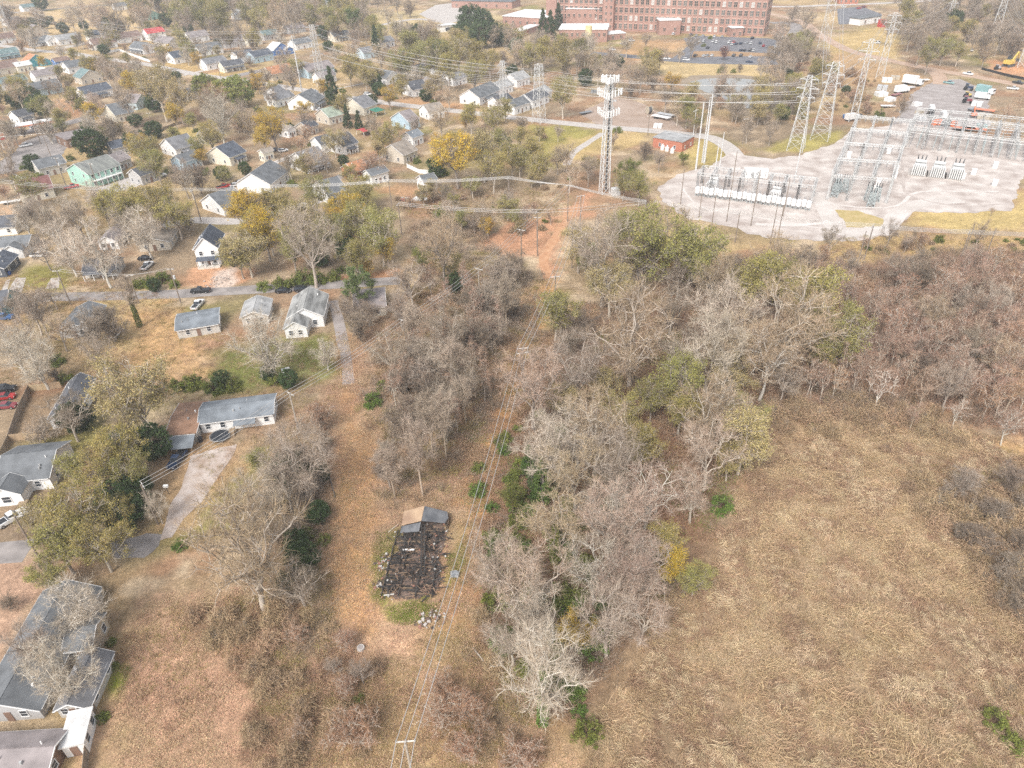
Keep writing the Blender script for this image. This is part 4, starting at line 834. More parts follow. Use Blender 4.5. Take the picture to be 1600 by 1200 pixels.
# ---- the blocks beyond
o = hAB((146,294),(194,278), 15, h=5.6, rise=3.2, axis='x', roof='mossy', wall='mint', nwin=4, door=0, label='mint green two storey block with dark mossy roof and white balcony')
m = MB(); m.box((0, -8.5, 2.75), (12, 2., .18)); m.build('balcony', trimw, o)
m = MB(); m.box((0, -9.45, 3.75), (12, .06, .08)); [m.box((-6 + i * .6, -9.45, 3.3), (.05, .05, .9)) for i in range(21)]; m.build('railing', trimw, o)
for i in range(6):
    m = MB(); m.box((-5.9 + i * 2.36, -9.4, 2.75), (.18, .18, 5.5)); m.build('post', trimw, o)
for q in [
 ((33,195),(57,189),9,'x','charcoal','white',1),((362,260),(387,250),(338,250),'x','navy','cream',1),((278,247),(310,238),(260,238),'x','grey','white',1),((330,227),(350,220),8,'y','tan','cream',0),((184,192),(212,186),(162,182),'x','slate','cream',0),
 ((216,172),(236,164),8,'y','dust','paleblue',0),((296,158),(311,153),9,'y','navy','white',0),((188,268),(208,260),9,'x','dust','grey',0),((180,246),(206,240),8,'x','navy','grey',0),((66,278),(108,268),9,'x','slate','dirty',0),((224,290),(252,280),8,'x','charcoal','grey',0),((290,268),(318,258),8,'x','slate','lightblue',0),((36,318),(88,308),12,'x','maroon','cream',0),
 ((482,272),(515,262),(457,261),'x','grey','white',2),((538,243),(561,236),13,'x','charcoal','white',1),((504,240),(530,233),9,'x','charcoal','white',0),((632,257),(653,248),(602,248),'x','tan','beige',0),((425,303),(453,281),(402,280),'x','slate','white',0),((514,319),(543,311),(487,307),'x','slate','white',2),((646,152),(670,147),(631,146),'x','charcoal','white',0),((750,165),(782,151),(729,157),'x','slate','white',1),((782,149),(802,143),9,'x','lightgrey','white',0),
 ((671,188),(695,183),(651,183),'x','tan','white',0),((640,203),(656,198),(621,194),'x','dust','lightblue',1),((570,181),(590,174),(547,173),'x','grey','cream',0),((516,196),(538,190),(497,190),'x','palegreen','palegreen' and 'beige',0),((490,173),(509,163),(462,166),'x','slate','white',1),((438,160),(452,155),(421,155),'x','grey','white',0),((484,213),(499,207),8,'x','charcoal','beige',0),((452,216),(464,212),7,'y','tan','white',0),((646,229),(662,223),7,'x','bluegrey','white',0),
 ((808,137),(828,131),11,'x','lightgrey','white',0),((832,170),(858,160),10,'x','charcoal','white',0),((846,160),(862,153),9,'x','lightgrey','white',0),((804,180),(828,172),9,'x','slate','white',0),((556,284),(578,277),9,'x','orange','orangebrick',0),((582,290),(608,282),6,'x','slate','white',0),((664,300),(684,295),6,'x','slate','white',0),((780,173),(802,166),8,'x','charcoal','white',0)]:
    A, B, dp, ax, rf, wl, po = q
    hAB(A, B, dp, h=3.9, axis=ax, roof=rf, wall=wl, porch=po, wing=0)
FAR = """607 126 10 9 50 y slate white 0;650 117 12 9 50 x charcoal cream 0;495 114 18 11 48 x dust lightblue 0;470 72 14 9 50 x slate white 0;531 60 13 9 40 x slate cream 1;438 118 17 11 50 x orange tan 0;407 92 14 10 50 x navy lightblue 0;680 136 11 9 45 y dust beige 0;712 128 10 8 45 x grey white 0;508 125 11 7 45 x dust white 1;418 247 4.5 3.5 50 x tan cream 0
12 88 14 9 50 x teal lightblue 2;10 111 16 11 50 x brown beige 0;38 108 9 7 50 x white cream 0;122 108 14 10 50 x slate white 0;74 122 14 9 48 x dust white 0;20 134 15 9 52 x teal white 0;72 143 15 10 50 x slate paleblue 0;140 125 12 10 50 y teal beige 0;150 149 15 10 52 x navy white 1;8 64 14 10 50 x brown white 0;58 52 15 10 48 y dust beige 0;64 68 13 9 50 x slate white 1;84 67 9 8 50 y lightgrey white 0;106 65 15 10 50 x lightgrey white 0;155 58 15 10 50 x navy white 0;162 72 16 11 48 x brown white 1;202 62 16 11 48 x brown white 0;167 45 10 9 50 y charcoal white 0;45 14 12 9 50 x teal white 0
226 79 16 11 -35 x slate white 2;264 70 17 11 -35 x dust beige 0;285 93 15 11 48 x navy white 0;326 81 16 11 45 x slate white 0;308 61 15 11 45 x dust white 0;335 103 14 9 48 x grey white 0;363 107 13 8 42 x charcoal cream 2;381 92 12 9 48 x navy white 0;368 69 18 11 40 x dust grey 0;395 67 11 9 45 x tan cream 0;344 9 16 10 45 x slate white 0;377 26 13 9 45 y lightgrey white 0;238 27 12 9 50 y palegreen mint 0
440 160 11 8 50 x grey white 0;225 22 12 9 50 x lightgrey white 0;20 36 12 9 50 x grey white 0;460 48 14 10 45 x dust grey 0;420 58 13 9 50 x teal grey 0;600 70 12 9 45 x grey white 0;575 86 12 9 45 x grey paleblue 0;690 118 10 8 45 x dust white 0;190 12 13 9 50 x slate white 0;500 8 13 9 40 x grey white 0"""
for ln in FAR.replace('\n', ';').split(';'):
    q = ln.split(); hC(float(q[0]), float(q[1]), float(q[2]) * 1.12, float(q[3]) * 1.1, float(q[4]), h=4.0, axis=q[5], roof=q[6], wall=q[7], porch=int(q[8]))
hC(57, 99, 15, 10, 50, h=3.4, axis='y', roof='orange', wall='teal', wing=1, label='turquoise house with orange roof inside a white fence')
hC(97, 98, 10, 7, 50, h=3., axis='x', roof='brown', wall='blue', label='blue outbuilding with brown roof beside the turquoise house', cat='shed', name='shed')
hC(243, 58, 15, 11, 45, h=5.4, axis='x', roof='red', wall='white', label='tall white house with bright red roof')
hC(436, 81, 15, 10, 48, h=3.6, axis='y', roof='white', wall='blue', wing=1, label='bright blue house with white roof')
# red carport
x, y = P(573, 210); o = empty('carport', (x, y, 0), R(48)); m = MB(); m.slab([(-4, -3, 2.4), (4, -3, 2.4), (4, 0, 3.), (-4, 0, 3.)], .08); m.slab([(4, 3, 2.4), (-4, 3, 2.4), (-4, 0, 3.), (4, 0, 3.)], .08); m.build('roof', ROOF['red'], o)
for a in (-3.8, 3.8):
    for b_ in (-2.8, 2.8): m = MB(); m.box((a, b_, 1.2), (.14, .14, 2.4)); m.build('post', trimw, o)
tag(o, 'open carport with bright red roof among the white houses', 'carport')
x, y = P(590, 180); o = empty('carport', (x, y, 0), R(45)); m = MB(); m.slab([(-3, -3, 2.5), (3, -3, 2.5), (3, 3, 3.), (-3, 3, 3.)], .08); m.build('roof', ROOF['green'], o)
for a in (-2.8, 2.8):
    for b_ in (-2.8, 2.8): m = MB(); m.box((a, b_, 1.25 + (b_ + 2.8) * .04), (.14, .14, 2.5)); m.build('post', trimw, o)
tag(o, 'green roofed carport beside the cream house', 'carport')
# flat roofed shop by the car park
hAB((108,232),(152,222), 14, h=4., flat=True, roof='dust', wall='brown', nwin=3, cat='shop', name='shop', label='flat roofed brown shop behind the car park')
# brick building by the substation
a = hAB((1065,238),(1083,228), (1025,227), h=4.2, flat=True, roof='lightgrey', wall='brick', nwin=2, cat='building', name='brick_building', label='small red brick building with flat grey roof near the substation')
for i, (px_, py_) in enumerate(((1035, 234), (1042, 236), (1050, 239))):
    x, y = P(px_, py_); m = MB(); m.cyl((0, 0, 0), .9, 1.7, 10); m.cyl((0, 0, 1.7), .35, .8, 8); o = m.build('storage_tank', trimw, None, (x, y, 0)); tag(o, ['leftmost', 'middle', 'rightmost'][i] + ' of three white tanks beside the small brick building', 'tank', 'white tanks')
# ---- the mill
brk = mat('mill_brick', (.42, .26, .21), .9, .2, .12, .05, col2=(.35, .205, .165), detail=8); mw = mat('mill_window_glass', (.13, .135, .125), .3, .4, .3, rnd=.5, spec=.5); mtrim = mat('mill_trim', (.60,.42,.34), .8, .1, 1)
white_roof = mat('white_membrane', (.80, .79, .78), .8, .12, .12, 0, col2=(.66, .65, .64))
A, B = np.array(P(866, 44)), np.array(P(1192, 57)); u = (B - A) / np.linalg.norm(B - A); ML = np.linalg.norm(B - A); myaw = math.atan2(u[1], u[0])
mill = empty('brick_mill', (A[0], A[1], 0), myaw); MH = 25.; MD = 30.
m = MB(); m.box((ML / 2, MD / 2, MH / 2), (ML, MD, MH)); m.build('wall', brk, mill); m = MB(); m.box((ML / 2, MD / 2, MH + .4), (ML + 1.2, MD + 1.2, .8)); m.build('roof', white_roof, mill)
f = MB(); w_, h_ = 2.3, 3.5
p = MB(); p.box((0, -.1, h_ / 2), (w_, .2, h_)); pm = p.mesh('pane'); pm.materials.append(mw)
f.box((0, -.18, h_ / 2), (.14, .24, h_)); f.box((0, -.18, h_ * .55), (w_, .24, .14)); f.box((0, -.15, -.15), (w_ + .5, .4, .3)); f.box((0, -.12, h_ + .2), (w_ + .4, .3, .4)); fm = f.mesh('window'); fm.materials.append(mtrim)
pw = bpy.data.meshes.new_from_object if 0 else None
mwl = mat('mill_window_blind', (.55, .55, .52), .6, .2, .5); pm2 = pm.copy(); pm2.materials.clear(); pm2.materials.append(mwl)
ncol = int(ML / 4.1)
for i in range(ncol):
    for j in range(4):
        o = obj('window', fm, mill, ((i + .5) / ncol * ML, -.02, 1.8 + j * 5.75)); obj('pane', pm2 if random.random() < .16 else pm, o)
for i in range(6):
    for j in range(4):
        o = obj('window', fm, mill, (ML + .02, (i + .5) / 6 * MD, 1.8 + j * 5.75), math.pi / 2); obj('pane', pm, o)
for xx in (.285,):
    m = MB(); m.box((xx * ML, -2.5, MH / 2 + .6), (8, 5, MH + 1.2)); s = m.build('stair_tower', brk, mill); m = MB(); m.box((xx * ML, -2.5, MH + 1.4), (8.6, 5.6, .4)); m.build('cap', white_roof, s)
    for j in range(5):
        for a in (-2, 2): o = obj('window', fm, mill, (xx * ML + a, -5.02, 3 + j * 4.6)); o.scale = (.6, 1, .45); obj('pane', pm, o)
m = MB(); m.box((-2, 4, MH / 2 + 1), (9, 12, MH + 2)); m.build('corner_tower', brk, mill)
tag(mill, 'long four storey orange brick mill with rows of tall windows', 'mill')
def block(px1, px2, depth, h, label, name='mill_annex', wallm=brk, rm=white_roof, ncol=6, wz=1.5, rows_=1, cat='building'):
    a, b_ = np.array(P(*px1)), np.array(P(*px2)); L = np.linalg.norm(b_ - a); u = (b_ - a) / L
    o = empty(name, (a[0], a[1], 0), math.atan2(u[1], u[0])); m = MB(); m.box((L / 2, depth / 2, h / 2), (L, depth, h)); m.build('wall', wallm, o)
    m = MB(); m.box((L / 2, depth / 2, h + .25), (L + .8, depth + .8, .5)); m.build('roof', rm, o)
    for j in range(rows_):
        for i in range(ncol): w = obj('window', fm, o, ((i + .5) / ncol * L, -.02, wz + j * 4.2)); w.scale = (.7, 1, .6); obj('pane', pm, w)
    tag(o, label, cat, 'annexes of the brick mill'); return o
block((873,66),(948,66), 26, 8.5, 'low brick annex with white roof in front of the mill', rows_=1, wz=4.2, ncol=9)
block((884,46),(960,47), 22, 15, 'taller brick annex with white roof against the mill wall', wz=9.5, ncol=9)
block((938,64),(977,61), 12, 4., 'little white roofed brick canopy building beside the mill annex', ncol=3, wz=.8)
block((786,44),(852,48), 40, 9, 'brick annex with white roof left of the mill', wz=4., ncol=6)
block((814,58),(842,48), 8, 4., 'narrow brick passage with white roof left of the evergreens', ncol=3, wz=1.)
block((1029,55),(1062,54), 12, 10, 'small brick stair annex with white roof midway along the mill', ncol=2, wz=3.)
block((1142,58),(1160,57), 8, 6, 'small entrance porch with white roof near the mill right end', ncol=2, wz=1.)
block((1103,12) if 0 else (706,12),(800,14), 25, 6, 'far brick building with grey roof beyond the pale plaza', rm=ROOF['slate'], ncol=6, wz=1.5)
block((1343,40),(1374,35), 10, 4.5, 'small white building with slate roof beside the dirt road', name='workshop', wallm=WALL['white'], rm=ROOF['slate'], ncol=2, wz=1., cat='workshop')
block((1310,6),(1340,6), 20, 6, 'far brick building with tan roof beyond the dark yard', name='workshop', wallm=WALL['brick'], rm=ROOF['tan'], ncol=4, wz=1.5, cat='workshop')
x, y = P(919, 73); m = MB(); m.cyl((0, 0, 0), 2.4, 13.5, 20); m.cyl((0, 0, 13.5), 2.5, .3, 20); o = m.build('storage_tank', mat('tank_yellow', (.78, .66, .36), .6, .15, .3), None, (x, y, 0)); tag(o, 'tall pale yellow cylindrical tank in front of the mill annex', 'tank')
x, y = P(1377, 42); m = MB(); m.box((0, 0, 2.5), (5, 4, 5)); m.box((0, 0, 5.1), (5.3, 4.3, .2)); o = m.build('container', mat('container_red', (.5, .06, .05), .6, .1, 1), None, (x, y, 0), .3); tag(o, 'upright red container beside the white workshop', 'container')
x, y = P(697, 48); m = MB(); m.box((0, 0, 2.2), (14, 9, 4.4)); o = m.build('pavilion', WALL['white'], None, (x, y, 0), .5); m = MB(); m.box((0, 0, 4.6), (15, 10, .4)); m.build('roof', ROOF['white'], o); m = MB(); m.box((1, -4.55, 1.8), (7, .2, 2.4)); m.build('opening', glass, o); tag(o, 'white flat roofed pavilion left of the dark evergreen clump', 'pavilion')
# ---- fences
def fence(name, pxs, h, material, label, posts=True, th=.06):
    pts = PP(pxs); o = empty(name, (pts[0][0], pts[0][1], 0)); p0 = pts[0]
    for i in range(len(pts) - 1):
        a, b_ = pts[i] - p0, pts[i + 1] - p0; l = np.linalg.norm(b_ - a); k = max(1, int(l / 2.4))
        for j in range(k):
            s = a + (b_ - a) * j / k; e = a + (b_ - a) * (j + .97) / k; m = MB(); m.bar((s[0], s[1], h / 2 + .05), (e[0], e[1], h / 2 + .05), th, h); m.build('panel', material, o)
            m = MB(); m.box((s[0], s[1], h / 2 + .08), (.12, .12, h + .16)); m.build('post', material, o)
    tag(o, label, 'fence'); return o
fw = mat('fence_wood', (.50, .37, .23), .9, .3, 1.2, .2, rnd=.15, stretch=(1, 1, .2)); fo = mat('fence_old_wood', (.33, .27, .21), .9, .3, 1.2, .2, rnd=.15, stretch=(1, 1, .2)); fwh = mat('fence_white', (.82, .81, .79), .6, .06, 1)
fence('board_fence', [(16,690),(60,685),(120,677)], 1.8, fw, 'tan board fence between the two slate roofed white houses')
fence('board_fence', [(48,612),(98,606)], 1.8, fw, 'tan board fence behind the long charcoal roofed house')
fence('board_fence', [(48,612),(30,650),(16,692)], 1.8, fo, 'weathered board fence left of the long charcoal roofed house')
fence('board_fence', [(16,692),(0,725),(-20,760)], 1.8, fo, 'weathered board fence running down toward the frame edge')
fence('board_fence', [(166,1035),(158,1070),(150,1110),(142,1150),(136,1215)], 1.9, fo, 'weathered board fence along the edge of the red brown lot')
fence('white_fence', [(88,78),(115,74),(140,68)], 1.8, fwh, 'white fence behind the maroon shrubs near the far houses')
fence('white_fence', [(170,83),(186,80),(218,92),(235,98)], 1.8, fwh, 'white fence cornering on the street by the far houses')
fence('white_fence', [(50,108),(72,110),(96,103),(112,99)], 1.8, fwh, 'white fence round the turquoise house')
fence('white_fence', [(24,278),(58,290)], 1.8, fwh, 'white fence below the car park')
fence('board_fence', [(636,262),(655,271),(676,273)], 1.7, fwh, 'pale fence behind the beige house with tan roof')
fence('board_fence', [(255,204),(275,196),(298,190)], 1.4, fo, 'low brown fence behind the big olive tree')

# ================================================================== MORE TREES BETWEEN THE HOUSES
def fill_mass(name, px_poly, kinds, n, rmin, rmax, seed, label):
    """a far wood nobody could count: one object"""
    rs = np.random.RandomState(seed); poly = PP(px_poly); lo, hi = poly.min(0), poly.max(0); q = []; fp = np.array(FOOT)
    while len(q) < n:
        p = lo + rs.rand(2) * (hi - lo)
        if poly_sdf(p[:1], p[1:], poly)[0] > 0 or (np.hypot(fp[:, 0] - p[0], fp[:, 1] - p[1]) < fp[:, 2] + 1).any() or any(line_sdf(p[:1], p[1:], r)[0] < w + 2 for r, w in ROADS): continue
        q.append(p)
    q = np.array(q); top = bpy.data.collections.new(name + '_kinds'); k = 0
    for kd in kinds:
        pro, r0, h0, zc, bk, cm = KINDS[kd][:6]; bk = bk[k % len(bk)] if isinstance(bk, list) else bk; cm = cm[k % len(cm)] if isinstance(cm, list) else cm; a, b = PRO[pro][rs.randint(len(PRO[pro]))]; c = bpy.data.collections.new('%s_%02d' % (name, k)); k += 1
        for me, mt in ((a, bark[bk]), (b, cm)):
            o = bpy.data.objects.new(name + '_piece', me); o.material_slots[0].link = 'OBJECT'; o.material_slots[0].material = mt; o.scale = (1 / r0,) * 3; c.objects.link(o)
        top.children.link(c)
    mass(name, q, top, rs.uniform(rmin, rmax, n), rs, k, label)
def mass(name, q, top, siz, rs, k, label):
    n = len(q); me = bpy.data.meshes.new(name); me.vertices.add(n); me.vertices.foreach_set('co', np.c_[q, np.zeros(n)].astype(np.float32).ravel())
    for nm, ty, at_, v in (('rot', 'FLOAT_VECTOR', 'vector', np.c_[np.zeros((n, 2)), rs.rand(n) * 6.283]), ('siz', 'FLOAT', 'value', siz), ('idx', 'INT', 'value', rs.randint(0, k, n))):
        a = me.attributes.new(nm, ty, 'POINT'); a.data.foreach_set(at_, v.astype(np.int32 if ty == 'INT' else np.float32).ravel())
    o = obj(name, me); g = bpy.data.node_groups.new(name, 'GeometryNodeTree'); g.interface.new_socket('Geometry', in_out='INPUT', socket_type='NodeSocketGeometry'); g.interface.new_socket('Geometry', in_out='OUTPUT', socket_type='NodeSocketGeometry')
    N, L = g.nodes, g.links; gi, go = N.new('NodeGroupInput'), N.new('NodeGroupOutput'); ip = N.new('GeometryNodeInstanceOnPoints'); ci = N.new('GeometryNodeCollectionInfo'); ci.inputs['Collection'].default_value = top; ci.inputs['Separate Children'].default_value = True
    ip.inputs['Pick Instance'].default_value = True; L.new(gi.outputs[0], ip.inputs['Points']); L.new(ci.outputs[0], ip.inputs['Instance'])
    for nm, ty, so_ in (('rot', 'FLOAT_VECTOR', 'Rotation'), ('siz', 'FLOAT', 'Scale'), ('idx', 'INT', 'Instance Index')):
        xa = N.new('GeometryNodeInputNamedAttribute'); xa.data_type = ty; xa.inputs['Name'].default_value = nm; L.new(xa.outputs[0], ip.inputs[so_])
    L.new(ip.outputs[0], go.inputs[0]); md = o.modifiers.new('scatter', 'NODES'); md.node_group = g; tag(o, label, 'wood', kind='stuff'); return o
def fill(px_poly, kinds, n, rmin, rmax, seed, gap=.8):
    rs = np.random.RandomState(seed); poly = PP(px_poly); lo, hi = poly.min(0), poly.max(0); got = 0; tries = 0; fp = np.array(FOOT)
    while got < n and tries < n * 60:
        tries += 1; p = lo + rs.rand(2) * (hi - lo)
        if poly_sdf(p[:1], p[1:], poly)[0] > 0: continue
        if fp.size and (np.hypot(fp[:, 0] - p[0], fp[:, 1] - p[1]) < fp[:, 2] + gap).any(): continue
        if any(line_sdf(p[:1], p[1:], r)[0] < w + 1.5 for r, w in ROADS): continue
        k = kinds[rs.randint(len(kinds))]; r = rs.uniform(rmin, rmax)
        cxp, cyp = PR(p[0], p[1], 1.3 * r); rp = r * SCALE(p[0], p[1], 1.3 * r)
        if k not in 'sak' and rs.rand() < .6 and any(f[1] > p[1] and abs(PR(f[0], f[1], 3)[0] - cxp) < rp * .9 + 5 and abs(PR(f[0], f[1], 3)[1] - cyp) < rp * .9 + 4 for f in FOOT): continue
        if k in 'sak': r *= .38
        if k in 'drxe': r *= .7
        if k == 'c': r *= .4
        plant(k, p[0], p[1], r, rs.uniform(.8, 1.05)); got += 1
fill([(-20,330),(-20,120),(200,60),(420,90),(700,130),(800,200),(790,280),(600,300),(420,320),(200,340)], 'gggooowrdsesybo', 185, 4., 7.2, 21)
fill([(-10,120),(-10,30),(200,40),(420,50),(640,100),(700,140),(420,110),(200,90)], 'ggobowrdes', 80, 4.5, 8., 22)
fill_mass('distant_wood', [(180,30),(260,0),(420,-4),(640,0),(560,40),(640,100),(520,70),(420,50),(280,45)], 'ggggooodp', 140, 6., 10., 23, 'hazy mixed wood along the far edge behind the houses')
fill([(600,110),(620,60),(700,60),(840,75),(960,95),(1060,125),(1040,150),(960,130),(860,120),(780,120),(700,130)], 'ggbowoed', 70, 5., 8.5, 24)
fill([(1200,60),(1290,80),(1300,140),(1240,200),(1180,200),(1100,190),(1060,160),(1250,150),(1260,120),(1210,110)], 'ggbdodkr', 80, 4., 7.5, 25)
fill_mass('distant_wood', [(1390,30),(1500,10),(1610,5),(1610,100),(1520,100),(1440,95),(1400,80)], 'ggddo', 75, 5., 9., 26, 'dark far wood above the equipment yard')
fill_mass('green_understory', [(745,1000),(720,790),(760,700),(840,640),(900,700),(920,900),(960,1000),(900,1110),(830,1080)], 'sas', 60, 1.2, 2.6, 33, 'green ivy and privet between trunks of the central wood')
fill([(-20,640),(-20,470),(120,470),(130,600),(60,600)], 'ggsd', 8, 3., 5., 27)
fill([(620,310),(780,300),(870,340),(840,380),(740,370),(640,340)], 'kksogr', 48, 2.5, 4.8, 28)
fill([(1270,400),(1320,378),(1620,375),(1620,410),(1480,415),(1330,420)], 'kksgr', 26, 2.5, 4.5, 29)
fill([(800,240),(850,200),(930,260),(930,300),(860,300),(800,290)], 'ggosk', 18, 3., 5.5, 30)
fill([(1290,120),(1370,125),(1390,180),(1330,185),(1290,170)], 'kkkrs', 30, 3., 6., 31)

fill([(370,440),(380,340),(600,310),(625,380),(610,425),(480,440)], 'oooygs', 22, 5., 7.5, 41)
fill([(20,440),(40,330),(300,330),(300,400),(120,430)], 'wgwd', 12, 4., 6., 42)
fill([(400,960),(430,760),(500,640),(515,760),(500,900),(470,980)], 'dsgde', 14, 3., 5., 43)
fill([(590,800),(600,640),(660,560),(740,620),(720,700),(640,800)], 'dtdgk', 14, 2.5, 4.5, 44)
fill([(1060,600),(1180,560),(1260,600),(1200,680),(1140,700)], 'oog', 8, 4.5, 6.5, 45)
fill([(60,690),(200,640),(240,720),(210,880),(60,880)], 'ogde', 10, 4., 6., 46)

fill([(360,1210),(390,1080),(300,960),(430,935),(540,990),(600,1060),(560,1200)], 'kkkr', 34, 3., 6.5, 51)
fill([(660,1100),(700,1060),(800,1110),(850,1200),(700,1200)], 'kkr', 14, 3., 6., 52)
fill([(1200,690),(1240,615),(1420,625),(1520,670),(1480,690),(1300,675)], 'k', 24, 4., 7., 53)
fill([(1440,740),(1540,760),(1620,780),(1620,960),(1570,940),(1500,850)], 'kkdk', 26, 3., 6., 54)
# ================================================================== UTILITIES
steel = mat('galvanised_steel', (.42, .43, .43), .5, .15, 1, metal=.3); steelw = mat('pale_steel', (.64, .64, .625), .6, .12, 1); steelb = mat('bluish_steel', (.42, .47, .47), .5, .15, 1)
pwood = mat('pole_wood', (.30, .245, .20), .9, .3, 2, .2, stretch=(3, 3, .3)); pwoodp = mat('pole_wood_pale', (.50, .44, .37), .9, .25, 2, .2, stretch=(3, 3, .3)); armw = mat('crossarm_pale', (.66, .63, .58), .8, .15, 2); cablem = mat('cable_aluminium', (.62, .60, .57), .4, .05, 1, metal=.4); insul = mat('insulator_grey', (.35, .34, .34), .4, .1, 2); darks = mat('dark_steel', (.10, .105, .11), .5, .2, 1)
POLES = {}
def pole(key, tx, ty, h, arms=1, armlen=2.6, yaw=0., material=pwood, r=.16, label=None, name='utility_pole', xf=0, base=False):
    """pole placed by its top's position (or its foot's) on the photo"""
    x, y = P(tx, ty, 0 if base else h); o = empty(name, (x, y, 0), yaw); m = MB(); m.tube([(0, 0, -.3), (0, 0, h)], [r * 1.25, r * .8], 8); m.build('pole', material, o)
    for i in range(arms):
        z = h - .35 - i * 1.2; m = MB(); m.box((0, r + .06, z), (armlen, .12, .16)); c = m.build('crossarm', armw, o)
        for k in (-.46, 0, .46): m = MB(); m.cyl((k * armlen, r + .06, z + .08), .07, .28, 6); m.build('insulator', insul, c)
    if xf: m = MB(); m.cyl((r + .35, 0, h - 3.2), .3, 1., 10); m.build('transformer_can', steelw, o)
    POLES[key] = (x, y, h, yaw, armlen)
    if label: tag(o, label, 'pole', 'utility poles')
    else: reg(o, 'tall wooden utility pole' if arms else 'plain wooden pole', 'pole', PR(x, y, h), 'utility poles')
    return o
def cable(a, b, sag=.02, r=.03, name='power_cable', label=None, px=None, n=14):
    a = np.array(a, float); b = np.array(b, float); L = np.linalg.norm(b - a); t = np.linspace(0, 1, n)[:, None]; p = a + (b - a) * t; p[:, 2] -= (4 * t * (1 - t))[:, 0] * L * sag
    A = Acc(); q = p - p[0]; A.tube(q, np.full(n, r), 4); o = obj(name, A.mesh(name, cablem), None, tuple(p[0])); o['group'] = 'overhead power cables'
    mid = PR(*p[n // 2])
    if label: tag(o, label, 'cable', 'overhead power cables')
    else: reg(o, 'thin overhead cable span', 'cable', mid, 'overhead power cables')
    return o
def wires(k1, k2, n=3, sag=.02, r=.03, dz=0., desc=None):
    a, b = POLES[k1], POLES[k2]
    for i in range(n):
        f = (i / (n - 1) - .5) * .92 if n > 1 else 0
        pa = (a[0] + math.cos(a[3]) * f * a[4], a[1] + math.sin(a[3]) * f * a[4], a[2] - dz); pb = (b[0] + math.cos(b[3]) * f * b[4], b[1] + math.sin(b[3]) * f * b[4], b[2] - dz)
        w = {3: ('left', 'middle', 'right'), 2: ('left', 'right'), 1: ('single',), 4: ('first', 'second', 'third', 'fourth')}[n][i]
        o = cable(pa, pb, sag, r)
        if desc: REG.pop(); o['label'] = w + ' cable ' + desc; o['category'] = 'cable'
# line over the burnt house
pole('a0', 633, 1159, 13, 1, 2.4, .05, pwoodp, label='pale pole with crossarm at the lower edge carrying three cables')
pole('a1', 817, 543, 13, 2, 2.6, .15, label='pole with double crossarm above the pink bare trees')
pole('a2', 868, 431, 13, 1, 2.8, .15, label='pole with single crossarm above the clay track')
pole('a3', 895, 356, 13, 1, 2.8, .15, label='pole with wide crossarm among olive trees below the clay slope')
pole('a4', 908, 305, 13, 1, 2.8, .2)
x, y, h, yw, al = POLES['a0']; pole('am', *PR(x - 3.5, y - 42, 13), 13, 1, 2.4, .05, pwoodp, label='next pale pole of the near cable line behind the viewpoint') if 0 else None
o = empty('utility_pole', (x - 3.5, y - 42, 0), yw); MB().tube([(0, 0, -.3), (0, 0, h)], [.2, .13], 8).build('pole', pwoodp, o); MB().box((0, .2, h - .1), (2.4, .12, .16)).build('crossarm', armw, o); tag(o, 'pale pole with crossarm just outside the lower frame edge', 'pole', 'utility poles'); POLES['am'] = (x - 3.5, y - 42, h, yw, al)
x2, y2 = P(640, 1700, 12) if 0 else (x - 4, y - 40)
wires('a0', 'a1', 3, .025, .05, desc='sagging over the burnt house'); wires('a0', 'am', 3, .02, .05, desc='leaving the lowest pole out of frame'); wires('a1', 'a2', 3, .02, .05, desc='over the tangled bank above the double crossarm'); wires('a2', 'a3', 3, .02, .055, desc='over the clay track'); wires('a3', 'a4', 3, .02, .055, desc='over the olive trees at the clay slope')
# diagonal line past the long grey roofed house
pole('b0', 220, 757, 10, 1, 2.2, -.9, label='short pole with tilted crossarm beside the pale gravel drive')
pole('b1', 452, 614, 10, 1, 2.4, -.7, pwoodp, label='pole with crossarm at the end of the long grey roofed house')
pole('b2', 630, 500, 11, 1, 2.4, -.6, label='pole with crossarm in the brushy gap behind the cream house')
pole('b3', 747, 419, 11, 1, 2.6, -.6, pwoodp, label='pale pole with crossarm above the dark bare trees')
pole('b4', 814, 358, 12, 1, 2.6, -.5, label='pole with crossarm on the orange clay slope')
pole('b5', 888, 289, 13, 1, 3., -.4)
for a, b_, d in (('b0', 'b1', 'from the gravel drive to the long house'), ('b1', 'b2', 'over the green garden to the brushy gap'), ('b2', 'b3', 'over the brushy gap'), ('b3', 'b4', 'over the dark bare trees'), ('b4', 'b5', 'up the clay slope')): wires(a, b_, 3, .02, .045, desc=d)
# line along the clay slope toward the substation
for k, px_, py_, h_, ar in (('c0', 440, 290, 12, 1), ('c1', 607, 282, 13, 1), ('c2', 795, 277, 13, 1), ('c3', 1010, 315, 13, 1), ('c4', 1023, 315, 12, 1), ('c5', 622, 318, 11, 1), ('c6', 839, 330, 12, 1)): pole(k, px_, py_, h_, ar, 2.8, 1.35)
for a, b_ in (('c0', 'c1'), ('c1', 'c2'), ('c2', 'b5'), ('b5', 'c3')): wires(a, b_, 4, .015, .055)
pole('c7', 300, 296, 12, 1, 2.8, 1.4); wires('c7', 'c0', 3, .015, .055); pole('c8', -30, 280, 12, 1, 2.8, 1.4); wires('c8', 'c7', 3, .015, .055); wires('c6', 'c3', 2, .015, .05); wires('c5', 'c6', 3, .015, .05)
for k, px_, py_, h_ in (('d0', 1365, 352, 11), ('d1', 1516, 362, 11), ('d2', 1156, 332, 10), ('d3', 1700, 366, 11)): pole(k, px_, py_, h_, 1, 3.2, .9)
wires('c4', 'd2', 4, .015, .05); wires('d2', 'd0', 4, .015, .05); wires('d0', 'd1', 4, .015, .05); wires('d1', 'd3', 4, .015, .05)
